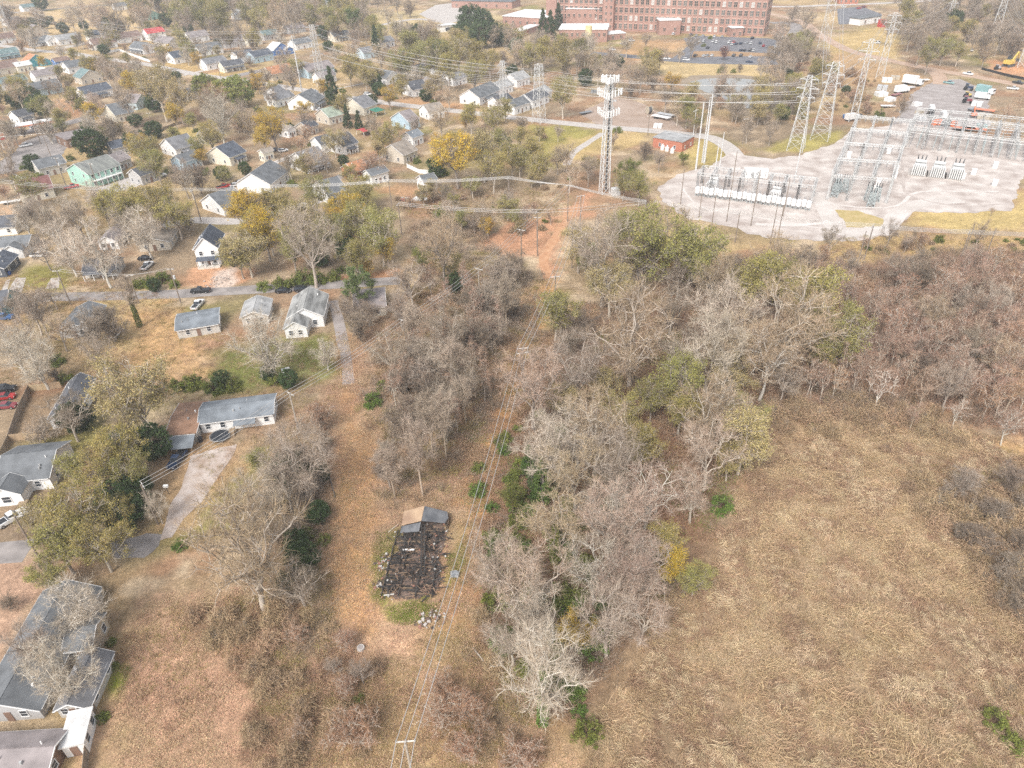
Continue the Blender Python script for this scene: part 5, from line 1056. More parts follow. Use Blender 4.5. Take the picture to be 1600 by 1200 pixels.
# plain poles of the substation edge and the streets: foot position, height
for px_, py_, h_ in ((1063,320,13),(1092,340,14),(1111,360,13),(1135,347,24),(1173,353,19),(1203,383,14),(1211,392,15),(1339,415,11),(1506,398,10),(1534,416,12),(1223,338,13)):
    x, y = P(px_, py_); k = len(POLES); pole('e%d' % k, *PR(x, y, h_), h_, 0, r=.14)
for px_, py_, h_, xf in ((111,476,11,0),(283,474,11,1),(217,474,9,0),(104,292,12,1),(157,302,12,0),(82,250,12,0),(12,256,12,0),(64,225,12,0),(345,122,10,0),(1012,212,9,0),(692,155,10,0),(240,802 if 0 else 205,9,0),(1160,225,11,0),(60,870,10,0),(62,218,9,0),(840,262 if 0 else 400,13,0),(795,320,10,0),(60,17,12,0),(432,70,9,0),(1245,40,11,0),(1275,24,12,0)):
    x, y = P(px_, py_); k = len(POLES); pole('s%d' % k, *PR(x, y, h_), h_, 1, 2.2, random.uniform(-.4, .4), xf=xf)
KS = [k for k in POLES if k[0] == 's']
for a, b_ in ((0, 2), (2, 1), (3, 4), (5, 7), (6, 5)): wires(KS[a], KS[b_], 2, .02, .03)

# ---- lattice pylons
def lattice(m, h, w0, w1, z0=0., n=7, bar=.12, leg=.2):
    zs = [z0 + (h - z0) * (1 - (1 - i / n) ** 1.25) for i in range(n + 1)]; W = lambda z: w0 + (w1 - w0) * (z - z0) / (h - z0)
    for sx in (-1, 1):
        for sy in (-1, 1): m.bar((sx * w0 / 2, sy * w0 / 2, z0), (sx * w1 / 2, sy * w1 / 2, h), leg)
    c = [(-1, -1), (1, -1), (1, 1), (-1, 1)]
    for i in range(n):
        a, b_ = W(zs[i]) / 2, W(zs[i + 1]) / 2
        for k in range(4):
            p, q = c[k], c[(k + 1) % 4]; m.bar((p[0] * a, p[1] * a, zs[i]), (q[0] * b_, q[1] * b_, zs[i + 1]), bar); m.bar((q[0] * a, q[1] * a, zs[i]), (p[0] * b_, p[1] * b_, zs[i + 1]), bar); m.bar((p[0] * b_, p[1] * b_, zs[i + 1]), (q[0] * b_, q[1] * b_, zs[i + 1]), bar)
def pylon(key, fx, fy, h, w0, w1, yaw, arms, label, material=steelw, n=8, bar=.085, leg=.17):
    x, y = P(fx, fy); o = empty('lattice_pylon', (x, y, 0), yaw); m = MB(); lattice(m, h, w0, w1, 0, n, bar, leg); m.build('mast', material, o)
    ends = []
    for z, l in arms:
        for s in (-1, 1):
            m = MB(); m.bar((s * w1 / 2, -w1 / 3, z), (s * l, 0, z), .16); m.bar((s * w1 / 2, w1 / 3, z), (s * l, 0, z), .16); m.bar((s * w1 / 2, 0, z + 1.3), (s * l, 0, z), .12); m.build('crossarm', material, o)
            m = MB(); m.tube([(s * l, 0, z), (s * l, 0, z - 1.6)], [.13, .13], 6); m.build('insulator', insul, o)
            ends.append((x + math.cos(yaw) * s * l, y + math.sin(yaw) * s * l, z - 1.6))
    POLES[key] = ends; tag(o, label, 'pylon', 'lattice pylons'); return o
def spans(k1, k2, sag=.025, r=.055):
    for a, b_ in zip(POLES[k1], POLES[k2]): cable(a, b_, sag, r)
T3 = lambda h: [(h - 1.5, 3.6), (h - 5, 4.4), (h - 8.5, 3.6)]
pylon('p1', 1243, 234, 30, 6.5, 1.6, -.5, T3(30), 'nearer of two lattice pylons on the mown bank by the substation')
pylon('p2', 1281, 217, 32, 7.5, 2.6, -.5, T3(32), 'farther broad topped lattice pylon on the mown bank by the substation')
pylon('p3', 1332, 190, 36, 3.2, 1.6, -.5, T3(36), 'tall narrow lattice mast behind the left end of the substation')
pylon('p4', 1282, 95, 55, 8, 2., -.4, T3(55), 'very tall pylon beside the dirt road bend')
pylon('p5', 1374, 122, 34, 4, 1.5, -.5, T3(34), 'slim lattice mast above the scrap rows')
pylon('p6', 1550, 64, 38, 6, 1.8, -.5, T3(38), 'far pylon among dark trees at the upper right')
pylon('p7', 1595, 105, 24, 4, 1.5, -.5, T3(24), 'pylon at the right edge by the orange clay cut')
pylon('p8', 842, 192, 27, 5, 2.6, .9, T3(27), 'lattice pylon behind the white houses right of the olive trees')
pylon('p9', 503, 136, 34, 4, 1.8, .9, [(33, 5), (28, 6), (23, 6), (18, 5)], 'tall lattice pylon with four arms among the far houses')
pylon('p10', 16, 58, 32, 5, 2., .9, T3(32), 'pylon at the left edge near the sandy field')
pylon('p11', 787, 172, 24, 3, 1.6, .9, T3(24), 'narrow lattice pylon beside the white houses')
pylon('p12', 1480, 40, 24, 4, 1.5, -.5, T3(24), 'small far pylon behind the trees at the equipment yard')
pylon('p13', 460 + 12, 152, 0.1, .1, .1, 0, [], 'x') if 0 else None
for a, b_ in (('p9', 'p8'), ('p10', 'p9'), ('p8', 'p1'), ('p11', 'p1'), ('p2', 'p4'), ('p3', 'p5'), ('p5', 'p12'), ('p1', 'p3'), ('p6', 'p4'), ('p11', 'p9'), ('p2', 'p3'), ('p7', 'p6')): spans(a, b_)
def monopole(fx, fy, h, r, arms, label, yaw=.6):
    x, y = P(fx, fy); o = empty('steel_pole', (x, y, 0), yaw); m = MB(); m.tube([(0, 0, 0), (0, 0, h)], [r, r * .5], 10); m.build('pole', steelw, o)
    for z in arms: m = MB(); m.bar((-1.6, 0, z), (1.6, 0, z + .3), .16); m.build('crossarm', steelw, o)
    POLES['m%d' % len(POLES)] = [(x, y, z) for z in arms]; tag(o, label, 'pole', 'steel poles')
monopole(473, 150, 32, .45, (31, 28, 24, 20, 16), 'leaning looking white steel pole with five short arms by the street')
monopole(1087, 266, 26, .4, (), 'left tall plain steel pole at the substation entrance'); monopole(1100, 255, 27, .45, (26, 23), 'right tall steel pole at the substation entrance'); monopole(1097, 254, 25, .35, (), 'slim steel pole between the two tall entrance poles')
monopole(1118, 262, 11, .25, (), 'short steel pole left of the white trailer'); monopole(1124, 262, 14, .25, (), 'thin light mast left of the white trailer'); monopole(1083, 212, 12, .2, (11,), 'lamp pole at the corner of the small brick building'); monopole(1240, 288, 22, .25, (), 'thin steel mast right of the white trailer')
# ---- antenna tower
x, y = P(944, 302); o = empty('antenna_tower', (x, y, 0), .3); m = MB(); lattice(m, 41, 3.0, 1.8, 0, 16, .11, .24); m.build('mast', steelw, o)
m = MB(); m.bar((.9, .6, 1), (.7, .5, 40), .5, .4); m.build('cable_tray', darks, o)
rsx = random.Random(3)
for z, rad in ((40.5, 2.8), (36, 4.), (29.5, 3.6)):
    m = MB(); 
    for k in range(3):
        a, b_ = k * 2.094, (k + 1) * 2.094; pa = (math.cos(a) * rad * 1.25, math.sin(a) * rad * 1.25); pb = (math.cos(b_) * rad * 1.25, math.sin(b_) * rad * 1.25)
        for dz in (-.9, .9): m.bar((pa[0], pa[1], z + dz), (pb[0], pb[1], z + dz), .14)
        m.bar((0, 0, z), ((pa[0] + pb[0]) / 2, (pa[1] + pb[1]) / 2, z), .16)
    fr = m.build('platform', steelw, o)
    for k in range(3):
        a, b_ = k * 2.094, (k + 1) * 2.094
        for j in range(5):
            f = (j + .5) / 5; px_ = math.cos(a) * rad * 1.25 * (1 - f) + math.cos(b_) * rad * 1.25 * f; py_ = math.sin(a) * rad * 1.25 * (1 - f) + math.sin(b_) * rad * 1.25 * f
            q = MB(); q.box((px_ * 1.08, py_ * 1.08, z + rsx.uniform(-.2, .3)), (.42, .36, 2.2), (a + b_) / 2); q.build('antenna_panel', trimw, fr)
q = MB(); q.cyl((2.4, 0, 33.), .7, .4, 12); q.build('dish', trimw, o)
m = MB(); m.box((3.2, -3, 1.3), (3, 2.4, 2.6)); m.build('equipment_cabinet', steelw, o)
tag(o, 'grey lattice antenna tower with three rings of white antenna panels', 'antenna tower')

# ---- substation
SU = R(-29); ux, uy = math.cos(SU), math.sin(SU)
def gantry_mesh(L, h, beams=(1.,), col=.5):
    p = MB(); p.box((0, 0, 0), (.01, .01, .01)); 
    post = MB(); lattice(post, h, col * 1.3, col, 0, 6, .05, .085); pm_ = post.mesh('post'); pm_.materials.append(steelw)
    b_ = MB(); w = .8; n = max(3, int(L / 1.3))
    for sy in (-1, 1):
        for sz in (0, 1): b_.bar((0, sy * w / 2, h - sz * w), (L, sy * w / 2, h - sz * w), .085)
    for i in range(n):
        a, c = L * i / n, L * (i + 1) / n
        for sy in (-1, 1): b_.bar((a, sy * w / 2, h - (i % 2) * w), (c, sy * w / 2, h - ((i + 1) % 2) * w), .055)
        b_.bar((a, -w / 2, h), (c, w / 2, h), .05)
    bm_ = b_.mesh('beam'); bm_.materials.append(steelw)
    sw = MB()
    for i in range(3):
        xx = L * (i + .5) / 3; sw.tube([(xx, 0, h - .8), (xx, 0, h - 2.2)], [.12, .12], 6)
    im = sw.mesh('insulator'); im.materials.append(insul); return pm_, bm_, im
GM = {}
def gantry(x, y, L, h, yaw, label=None):
    k = (round(L, 1), h)
    if k not in GM: GM[k] = gantry_mesh(*k)
    pm_, bm_, im = GM[k]; o = empty('steel_gantry', (x, y, 0), yaw); obj('post', pm_, o); obj('post', pm_, o, (L, 0, 0)); obj('beam', bm_, o); obj('insulator', im, o)
    reg(o, 'pale lattice steel portal of the substation', 'gantry', PR(x + math.cos(yaw) * L / 2, y + math.sin(yaw) * L / 2, h), 'substation gantries')
nl, fl, nr_, fr_ = [np.array(P(*q)) for q in ((1292, 312), (1333, 214), (1384, 318), (1414, 222))]
for j in range(9):
    a = nl + (fl - nl) * j / 8; b_ = nr_ + (fr_ - nr_) * j / 8
    for i in range(3):
        p = a + (b_ - a) * i / 3; q = a + (b_ - a) * (i + 1) / 3; d = q - p
        gantry(p[0], p[1], np.linalg.norm(d), 12. if j % 2 else 9., math.atan2(d[1], d[0]))
for i in range(4):
    for j in range(0, 8, 1):
        a = nl + (fl - nl) * j / 8; b_ = nr_ + (fr_ - nr_) * j / 8; a2 = nl + (fl - nl) * (j + 1) / 8; b2 = nr_ + (fr_ - nr_) * (j + 1) / 8; p = a + (b_ - a) * i / 3; q = a2 + (b2 - a2) * i / 3; d = q - p
        if i in (0, 2, 3) or j % 2 == 1: gantry(p[0], p[1], np.linalg.norm(d), 10., math.atan2(d[1], d[0]))
A0, B0 = np.array(P(1416, 226)), np.array(P(1606, 248)); d = B0 - A0; LB = np.linalg.norm(d); yw = math.atan2(d[1], d[0]); nn = np.array([-d[1], d[0]]) / LB
for row, h_ in ((0, 8.), (1, 12.), (2, 9.), (3, 12.), (4, 8.)):
    for i in range(7):
        p = A0 + d * i / 7 + nn * (row * 6.5 - 4); gantry(p[0], p[1], LB / 7, h_, yw)
for i in range(8):
    for row in range(2):
        p = A0 + d * i / 7 + nn * (row * 12 - 4); gantry(p[0], p[1], 12, 9., yw + math.pi / 2)
for s_ in range(5):   # rigid bus bars
    p = A0 + nn * (s_ * 5 - 4); q = B0 + nn * (s_ * 5 - 4); m = MB(); m.tube([(0, 0, 0), (q[0] - p[0], q[1] - p[1], 0)], [.12, .12], 6); o = m.build('bus_bar', steelw, None, (p[0], p[1], 6.2)); tag(o, ['nearest', 'second', 'third', 'fourth', 'farthest'][s_] + ' of five long bus bars across the right substation bays', 'bus bar', 'bus bars')
    for i in range(15):
        t = (i + .5) / 15; m = MB(); m.tube([((q[0] - p[0]) * t, (q[1] - p[1]) * t, -6.2), ((q[0] - p[0]) * t, (q[1] - p[1]) * t, 0)], [.14, .1], 5); m.build('support', steelb if i % 2 else insul, o)
def transformer_parts(o, s=1., body=steelw):
    m = MB(); m.box((0, 0, 2. * s), (3.4 * s, 3.2 * s, 3.4 * s)); m.build('tank', body, o); m = MB(); m.box((0, 0, .15), (6. * s, 7.4 * s, .3)); m.build('plinth', conc, o)
    for k in range(7): m = MB(); m.box(((k - 3) * .62 * s, -2.7 * s, 1.9 * s), (.34 * s, 2.2 * s, 2.9 * s)); m.build('radiator', body, o)
    for k in (-1, 0, 1):
        m = MB(); m.tube([(k * s, .8 * s, 3.6 * s), (k * 1.25 * s, .9 * s, 6. * s)], [.26 * s, .12 * s], 8); m.build('bushing', darks, o)
    m = MB(); m.tube([(-1.6 * s, -.6 * s, 4.4 * s), (1.6 * s, -.6 * s, 4.4 * s)], [.5 * s, .5 * s], 10); m.build('conservator', body, o)
for i, (px_, py_) in enumerate(((1434, 271), (1463, 274), (1492, 277))):
    x, y = P(px_, py_); o = empty('power_transformer', (x, y, 0), SU); transformer_parts(o, 1.15); tag(o, ('leftmost', 'middle', 'rightmost')[i] + ' of three big pale transformers with finned radiators', 'transformer', 'big transformers')
for i, (px_, py_) in enumerate(((1114, 294), (1212, 309))):
    x, y = P(px_, py_); o = empty('power_transformer', (x, y, 0), SU); transformer_parts(o, .9, trimw); tag(o, ('left', 'right')[i] + ' white transformer inside the frame behind the breakers', 'transformer', 'framed transformers')
bt = MB(); bt.tube([(0, 0, .9), (0, 0, 1.2), (0, 0, 2.9), (0, 0, 3.2)], [.45, .68, .68, .4], 10); btm = bt.mesh('tank'); btm.materials.append(mat('breaker_white', (.84, .84, .83), .5, .05, 1)); lg = MB(); [lg.box((a * .45, b_ * .45, .5), (.12, .12, 1.)) for a in (-1, 1) for b_ in (-1, 1)]; lgm = lg.mesh('frame'); lgm.materials.append(steelb); bs = MB(); bs.tube([(0, 0, 3.1), (.25, 0, 4.3)], [.16, .09], 6); bs.tube([(0, .1, 3.1), (-.3, .1, 4.2)], [.16, .09], 6); bsm = bs.mesh('bushing'); bsm.materials.append(insul)
a, b_ = np.array(P(1089, 306)), np.array(P(1262, 329))
for i in range(24):
    p = a + (b_ - a) * i / 23; p = p + np.array([-uy, ux]) * (.35 if i % 3 == 1 else -.3); o = empty('circuit_breaker', (p[0], p[1], 0), SU); obj('tank', btm, o); obj('frame', lgm, o); obj('bushing', bsm, o); o.scale = (1.15,) * 3
    od = ('1st', '2nd', '3rd')[i] if i < 3 else '21st' if i == 20 else '22nd' if i == 21 else '23rd' if i == 22 else '%dth' % (i + 1); tag(o, 'white upright breaker tank, %s from the left in the row' % od, 'breaker', 'row of white breakers')
a = np.array(P(1087, 300)); b_ = np.array(P(1266, 322)); d = b_ - a; L = np.linalg.norm(d); nn = np.array([-d[1], d[0]]) / L; yw = math.atan2(d[1], d[0])
for row in range(2):
    for i in range(8): p = a + d * i / 8 + nn * (row * 9 + 1); gantry(p[0], p[1], L / 8, 7., yw)
for i in range(9): p = a + d * i / 8 + nn * 1; gantry(p[0], p[1], 9., 7., yw + math.pi / 2)
x, y = P(1180, 278); o = empty('control_trailer', (x, y, 0), R(-12)); m = MB(); m.box((0, 0, 1.9), (8.6, 3., 3.)); m.build('body', trimw, o); m = MB(); m.box((0, 0, 3.47), (8.8, 3.2, .14)); m.build('roof', white_roof, o); m = MB(); m.box((-1.2, -1.53, 1.6), (.9, .08, 2.1)); m.build('door', steel, o); [MB().box((k, 0, .2), (.4, 2.8, .4)).build('block', conc, o) for k in (-3.6, 0, 3.6)]; tag(o, 'white box trailer behind the row of breakers', 'trailer')
# white junction boxes under the left gantries
for i, (px_, py_) in enumerate(((1310, 282), (1372, 288), (1399, 268), (1397, 278), (1326, 246), (1388, 240), (1520, 273), (1553, 290), (1503, 280), (1554, 262), (1368, 300))):
    x, y = P(px_, py_); m = MB(); m.box((0, 0, 1.1), (1.6, 1.3, 2.2)); m.box((0, 0, 2.26), (1.8, 1.5, .12)); o = m.build('switch_cabinet', trimw, None, (x, y, 0), SU); reg(o, 'white switch cabinet standing on substation gravel', 'cabinet', (px_, py_), 'switch cabinets')
for i, (px_, py_) in enumerate(((1303, 307), (1307, 300), (1360, 322), (1368, 314), (1318, 300), (1355, 312))):
    x, y = P(px_, py_); o = empty('switch_stand', (x, y, 0), SU); m = MB(); lattice(m, 5, 2.4, 1.6, 0, 4, .14, .18); m.build('frame', steelb, o)
    for k in (-1, 0, 1): m = MB(); m.tube([(k * .8, 0, 5), (k * .8, 0, 6.6)], [.2, .14], 6); m.build('insulator', darks, o)
    reg(o, 'grey green switch stand', 'switch', (px_, py_), 'switch stands')
# ================================================================== VEHICLES
tyre = mat('tyre_rubber', (.02, .02, .02), .9, .1, 3); rim = mat('wheel_rim', (.45, .45, .46), .4, .1, 3, metal=.6); lampm = mat('lamp_lens', (.75, .74, .70), .3, .05, 3); redl = mat('tail_lens', (.45, .03, .03), .4, .05, 3)
PAINT = {k: mat('paint_' + k, c, .3, .06, 1, spec=.5) for k, c in dict(white=(.80,.80,.79), black=(.025,.026,.03), silver=(.48,.49,.50), red=(.48,.04,.04), blue=(.06,.13,.28), grey=(.22,.23,.24), green=(.10,.22,.20), navy=(.03,.05,.10), orange=(.72,.20,.08), yellow=(.70,.50,.12), tan=(.48,.42,.33), maroon=(.24,.05,.06), teal=(.25,.42,.42)).items()}
def prof(pts, w, inset=None):
    """side outline extruded over the width, upper points drawn in"""
    m = MB(); n = len(pts); L = [(x, -w / 2 + (inset[i] if inset else 0), z) for i, (x, z) in enumerate(pts)]; Rr = [(x, -y_, z) for x, y_, z in L]
    m.add(L + Rr, [tuple(range(n)), tuple(range(n, 2 * n))[::-1]] + [((i + 1) % n, i, n + i, n + (i + 1) % n) for i in range(n)]); return m
VM = {}
def vmeshes(kind):
    if kind in VM: return VM[kind]
    if kind == 'pickup':
        b = prof([(-2.85,.55),(-2.85,1.05),(-.55,1.08),(-.5,1.1),(1.1,1.12),(2.7,1.0),(2.8,.5),(2.4,.4),(-2.5,.42)], 1.9); bed = MB().box((-1.7, 0, 1.0), (2.0, 1.5, .2)); g = prof([(-.6,1.08),(-.35,1.72),(.75,1.76),(1.35,1.1)], 1.76, [.0,.16,.16,.0]); rf = prof([(-.32,1.73),(-.3,1.8),(.72,1.83),(.78,1.77)], 1.44); ax = 1.75
    elif kind == 'suv':
        b = prof([(-2.3,.5),(-2.35,1.05),(1.,1.08),(2.2,.98),(2.35,.5),(2.,.38),(-2.,.38)], 1.86); bed = None; g = prof([(-2.28,1.05),(-1.95,1.62),(.35,1.66),(1.1,1.08)], 1.74, [0,.14,.14,0]); rf = prof([(-1.95,1.63),(-1.9,1.72),(.3,1.75),(.4,1.66)], 1.46); ax = 1.4
    else:
        b = prof([(-2.2,.45),(-2.25,.88),(-1.3,.95),(1.,.94),(2.1,.8),(2.25,.42),(1.9,.32),(-1.9,.32)], 1.76); bed = None; g = prof([(-1.75,.93),(-1.05,1.38),(.3,1.41),(1.05,.94)], 1.62, [0,.16,.16,0]); rf = prof([(-1.05,1.39),(-1.,1.45),(.26,1.47),(.34,1.41)], 1.3); ax = 1.35
    w = MB(); w.tube([(0, -.12, 0), (0, .12, 0)], [.36, .36], 12); ri = MB(); ri.tube([(0, -.13, 0), (0, .13, 0)], [.2, .2], 8); hl = MB().box((0, 0, 0), (.08, .34, .16))
    VM[kind] = [x.mesh(n) if x else None for x, n in ((b, 'body'), (bed, 'cargo_bed'), (g, 'windows'), (rf, 'cab_roof'), (w, 'wheel'), (ri, 'rim'), (hl, 'headlight'))] + [ax]
    for q in VM[kind][:-1]:
        if q: q.materials.append(tyre)
    return VM[kind]
def setm(o, m): o.material_slots[0].link = 'OBJECT'; o.material_slots[0].material = m; return o
def vehicle(kind, px, py, yaw, colour, label=None, parts=True, s=1.):
    x, y = P(px, py); o = empty({'pickup': 'pickup_truck', 'suv': 'parked_car', 'car': 'parked_car'}[kind], (x, y, .04), R(yaw)); o.scale = (s, s, s); b, bed, g, rf, w, ri, hl, ax = vmeshes(kind)
    setm(obj('body', b, o), PAINT[colour]); setm(obj('windows', g, o), glass); setm(obj('cab_roof', rf, o), PAINT[colour])
    if parts:
        if bed: setm(obj('cargo_bed', bed, o), PAINT['black'])
        hw = .85 if kind != 'car' else .8
        for a in (-1, 1):
            for c in (-1, 1): q = setm(obj('wheel', w, o, (a * ax, c * hw, .36)), tyre); setm(obj('rim', ri, q), rim)
            setm(obj('headlight', hl, o, ({'pickup': 2.78, 'suv': 2.3, 'car': 2.2}[kind], a * .65, .8 if kind != 'car' else .64)), lampm); setm(obj('taillight', hl, o, (-{'pickup': 2.85, 'suv': 2.33, 'car': 2.23}[kind], a * .7, .82 if kind != 'car' else .72)), redl)
    if label: tag(o, label, 'car' if kind != 'pickup' else 'pickup', 'parked vehicles')
    else: reg(o, '%s %s' % (colour, {'pickup': 'pickup truck', 'suv': 'parked car', 'car': 'parked car'}[kind]), 'car' if kind != 'pickup' else 'pickup', (px, py), 'parked vehicles')
    return o
vehicle('pickup', 314, 457, 183, 'black', 'black pickup on the grey street before the unfinished house'); vehicle('pickup', 19, 814, 52, 'white', 'white pickup truck standing at the dead end street'); vehicle('suv', 182, 524, 86, 'white', 'white car parked on the bare lot under dark trees'); vehicle('pickup', 278, 722, 262, 'navy', 'dark pickup with silver trim below the lean-to')
vehicle('pickup', 63, 401, 4, 'white', 'white pickup beside the winged slate roofed house'); vehicle('car', 443, 457, 3, 'black', 'black car on the street left of the twin gabled house'); vehicle('suv', 473, 455, 2, 'black', 'black car just behind the twin gabled house'); vehicle('pickup', 6, 499, 4, 'blue', 'blue pickup in front of the teal house'); vehicle('car', 9, 623, 10, 'red', 'upper red car in the fenced yard at left edge'); vehicle('car', 12, 637, 4, 'maroon', 'lower dull red car in the fenced yard at left edge'); vehicle('suv', 10, 611, 8, 'black', 'black car behind the two red cars at left edge')
vehicle('pickup', 231, 418, 85, 'white', 'white pickup under bare trees beside the beige house'); vehicle('car', 228, 406, 5, 'black', 'black car crosswise behind the white pickup by the beige house'); vehicle('pickup', 310, 479, 85, 'white', 'white pickup in the drive above the grey green flat roof')
for q in (('pickup',113,294,30,'red'),('suv',55,201,55,'white'),('car',20,211,50,'black'),('pickup',41,229,40,'white'),('car',605,150,60,'black'),('car',492,144,-30,'silver'),('car',443,237,30,'white'),('car',432,236,25,'navy'),('car',410,133,-25,'navy'),('pickup',350,294,35,'red'),('car',368,291,30,'white'),('car',376,287,35,'silver'),('pickup',250,277,45,'white'),('car',215,279,60,'red'),('suv',575,149,-20,'white'),('car',432,148,-30,'silver'),
    ('pickup',1512,117,-60,'white'),('pickup',1590,131,-60,'black'),('pickup',1582,140,-40,'white'),('pickup',1482,131,-50,'teal'),('suv',1372,68,40,'white'),('car',470,170,45,'black'),('car',500,173,50,'white'),('suv',1342,14,20,'red'),('car',1318,12,15,'white'),('suv',1350,12,20,'maroon'),('pickup',1365,30,70,'white'),('car',1514,54,60,'white'),('car',1512,64,60,'silver'),('car',1518,80,60,'white')):
    vehicle(*q[:4], q[4], parts=q[2] > 120)
ORD = ['1st', '2nd', '3rd'] + ['%dth' % i for i in range(4, 21)]
rc = random.Random(8); cols = ['white', 'black', 'silver', 'grey', 'navy', 'white', 'black', 'red', 'silver', 'white']
for rowname, row in (('mill car park front row', [(780,470),(850,472),(880,470),(920,470),(1100,470),(1160,470),(1240,480)]), ('mill car park second row', [(885,405),(1020,408),(1160,425),(1190,425),(1235,425),(1265,425),(1350,388),(1385,394),(1440,396)]), ('mill car park third row', [(820,350),(850,352),(930,350),(960,358),(1065,360),(1088,374),(1100,357),(1120,372),(1160,368),(1210,362),(1245,366),(1320,366)]), ('row against the mill wall', [(600,290),(745,298),(790,302),(845,306),(940,308),(1005,312),(1255,325)]), ('drive round the mill end', [(1390,198),(1370,242),(1515,252),(1510,287),(1500,322),(1260,270)]), ('access road below the mill', [(90,420),(180,372),(250,345),(470,495),(505,495),(545,495),(705,505),(1230,522)])):
    for i, (a, b_) in enumerate(row): vehicle(rc.choice(['car', 'suv', 'car']), 940 + a / 5.333, b_ / 5.333, 60 + rc.uniform(-6, 6) if 'road' not in rowname else -30, rc.choice(cols), label='small parked car, %s from the left in the %s' % (ORD[i], rowname), parts=False)
# ---- equipment yard
def machine(px, py, yaw, colour, label, kind='truck', s=1.):
    x, y = P(px, py); o = empty({'truck': 'box_truck', 'digger': 'excavator', 'trailer': 'flat_trailer', 'roller': 'tractor', 'reel': 'cable_reel', 'crate': 'stacked_crates'}[kind], (x, y, .05), R(yaw)); o.scale = (s,) * 3; c = PAINT[colour]
    B = lambda n, m, *bx: [MB().box(b_, d_).build(n, m, o) for b_, d_ in bx]
    W = lambda pts, r=.45: [MB().tube([(a, b_ - .15, r), (a, b_ + .15, r)], [r, r], 12).build('wheel', tyre, o) for a, b_ in pts]
    if kind == 'truck': B('cargo_box', c, ((-1, 0, 2.), (5., 2.3, 2.5))); B('cab', PAINT['white'], ((2.6, 0, 1.5), (1.8, 2.1, 1.7))); B('windscreen', glass, ((3.46, 0, 1.9), (.12, 1.8, .7))); B('chassis', darks, ((0, 0, .62), (6.8, 1., .24))); W([(2.5, 1), (2.5, -1), (-2, 1), (-2, -1)])
    elif kind == 'digger':
        B('track', darks, ((0, 1, .4), (3.4, .6, .8)), ((0, -1, .4), (3.4, .6, .8))); B('house', c, ((-.3, 0, 1.5), (2.8, 2.4, 1.1))); B('cab', glass, ((.7, .6, 2.5), (1.2, 1., 1.1))); m = MB(); m.bar((1, -.3, 1.8), (3.2, -.3, 4.2), .4); m.build('boom', c, o); m = MB(); m.bar((3.2, -.3, 4.2), (4.6, -.3, 2.), .3); m.build('arm', c, o); m = MB(); m.prism([(4.2, -.8), (5., -.8), (5., .2), (4.2, .2)], 1.1, 2.); m.build('bucket', darks, o)
    elif kind == 'roller': B('hood', c, ((.8, 0, 1.3), (2., .9, .9))); B('cab', glass, ((-.7, 0, 1.9), (1.2, 1.3, 1.5))); B('cab_roof', c, ((-.7, 0, 2.72), (1.5, 1.6, .14))); W([(-1, .9), (-1, -.9)], .8); W([(1.4, .8), (1.4, -.8)], .5)
    elif kind == 'trailer': B('deck', c, ((0, 0, .9), (7, 2.3, .2))); W([(-2, 1), (-2, -1), (-1, 1), (-1, -1)], .4); B('drawbar', darks, ((4.2, 0, .7), (1.6, .2, .15)))
    elif kind == 'reel':
        for a in (-.7, .7): MB().tube([(a - .08, 0, 1.2), (a + .08, 0, 1.2)], [1.2, 1.2], 16).build('flange', c, o)
        MB().tube([(-.65, 0, 1.2), (.65, 0, 1.2)], [.85, .85], 14).build('drum', darks, o)
    else:
        for k in range(4): MB().box(((k % 2) * 1.7 - .85, (k // 2) * 1.5 - .75, .65 + (k == 3) * .0), (1.5, 1.3, 1.3)).build('crate', c, o)
    if label: tag(o, label, {'truck': 'truck', 'digger': 'excavator', 'trailer': 'trailer', 'roller': 'tractor', 'reel': 'cable reel', 'crate': 'crates'}[kind], 'equipment in the yards')
    else: reg(o, '%s %s' % (colour, {'truck': 'box truck', 'digger': 'excavator', 'trailer': 'flat trailer', 'roller': 'tractor', 'reel': 'cable reel', 'crate': 'stack of crates'}[kind]), kind if kind in ('truck', 'trailer') else {'digger': 'excavator', 'roller': 'tractor', 'reel': 'cable reel', 'crate': 'crates'}[kind], (px, py), 'equipment in the yards')
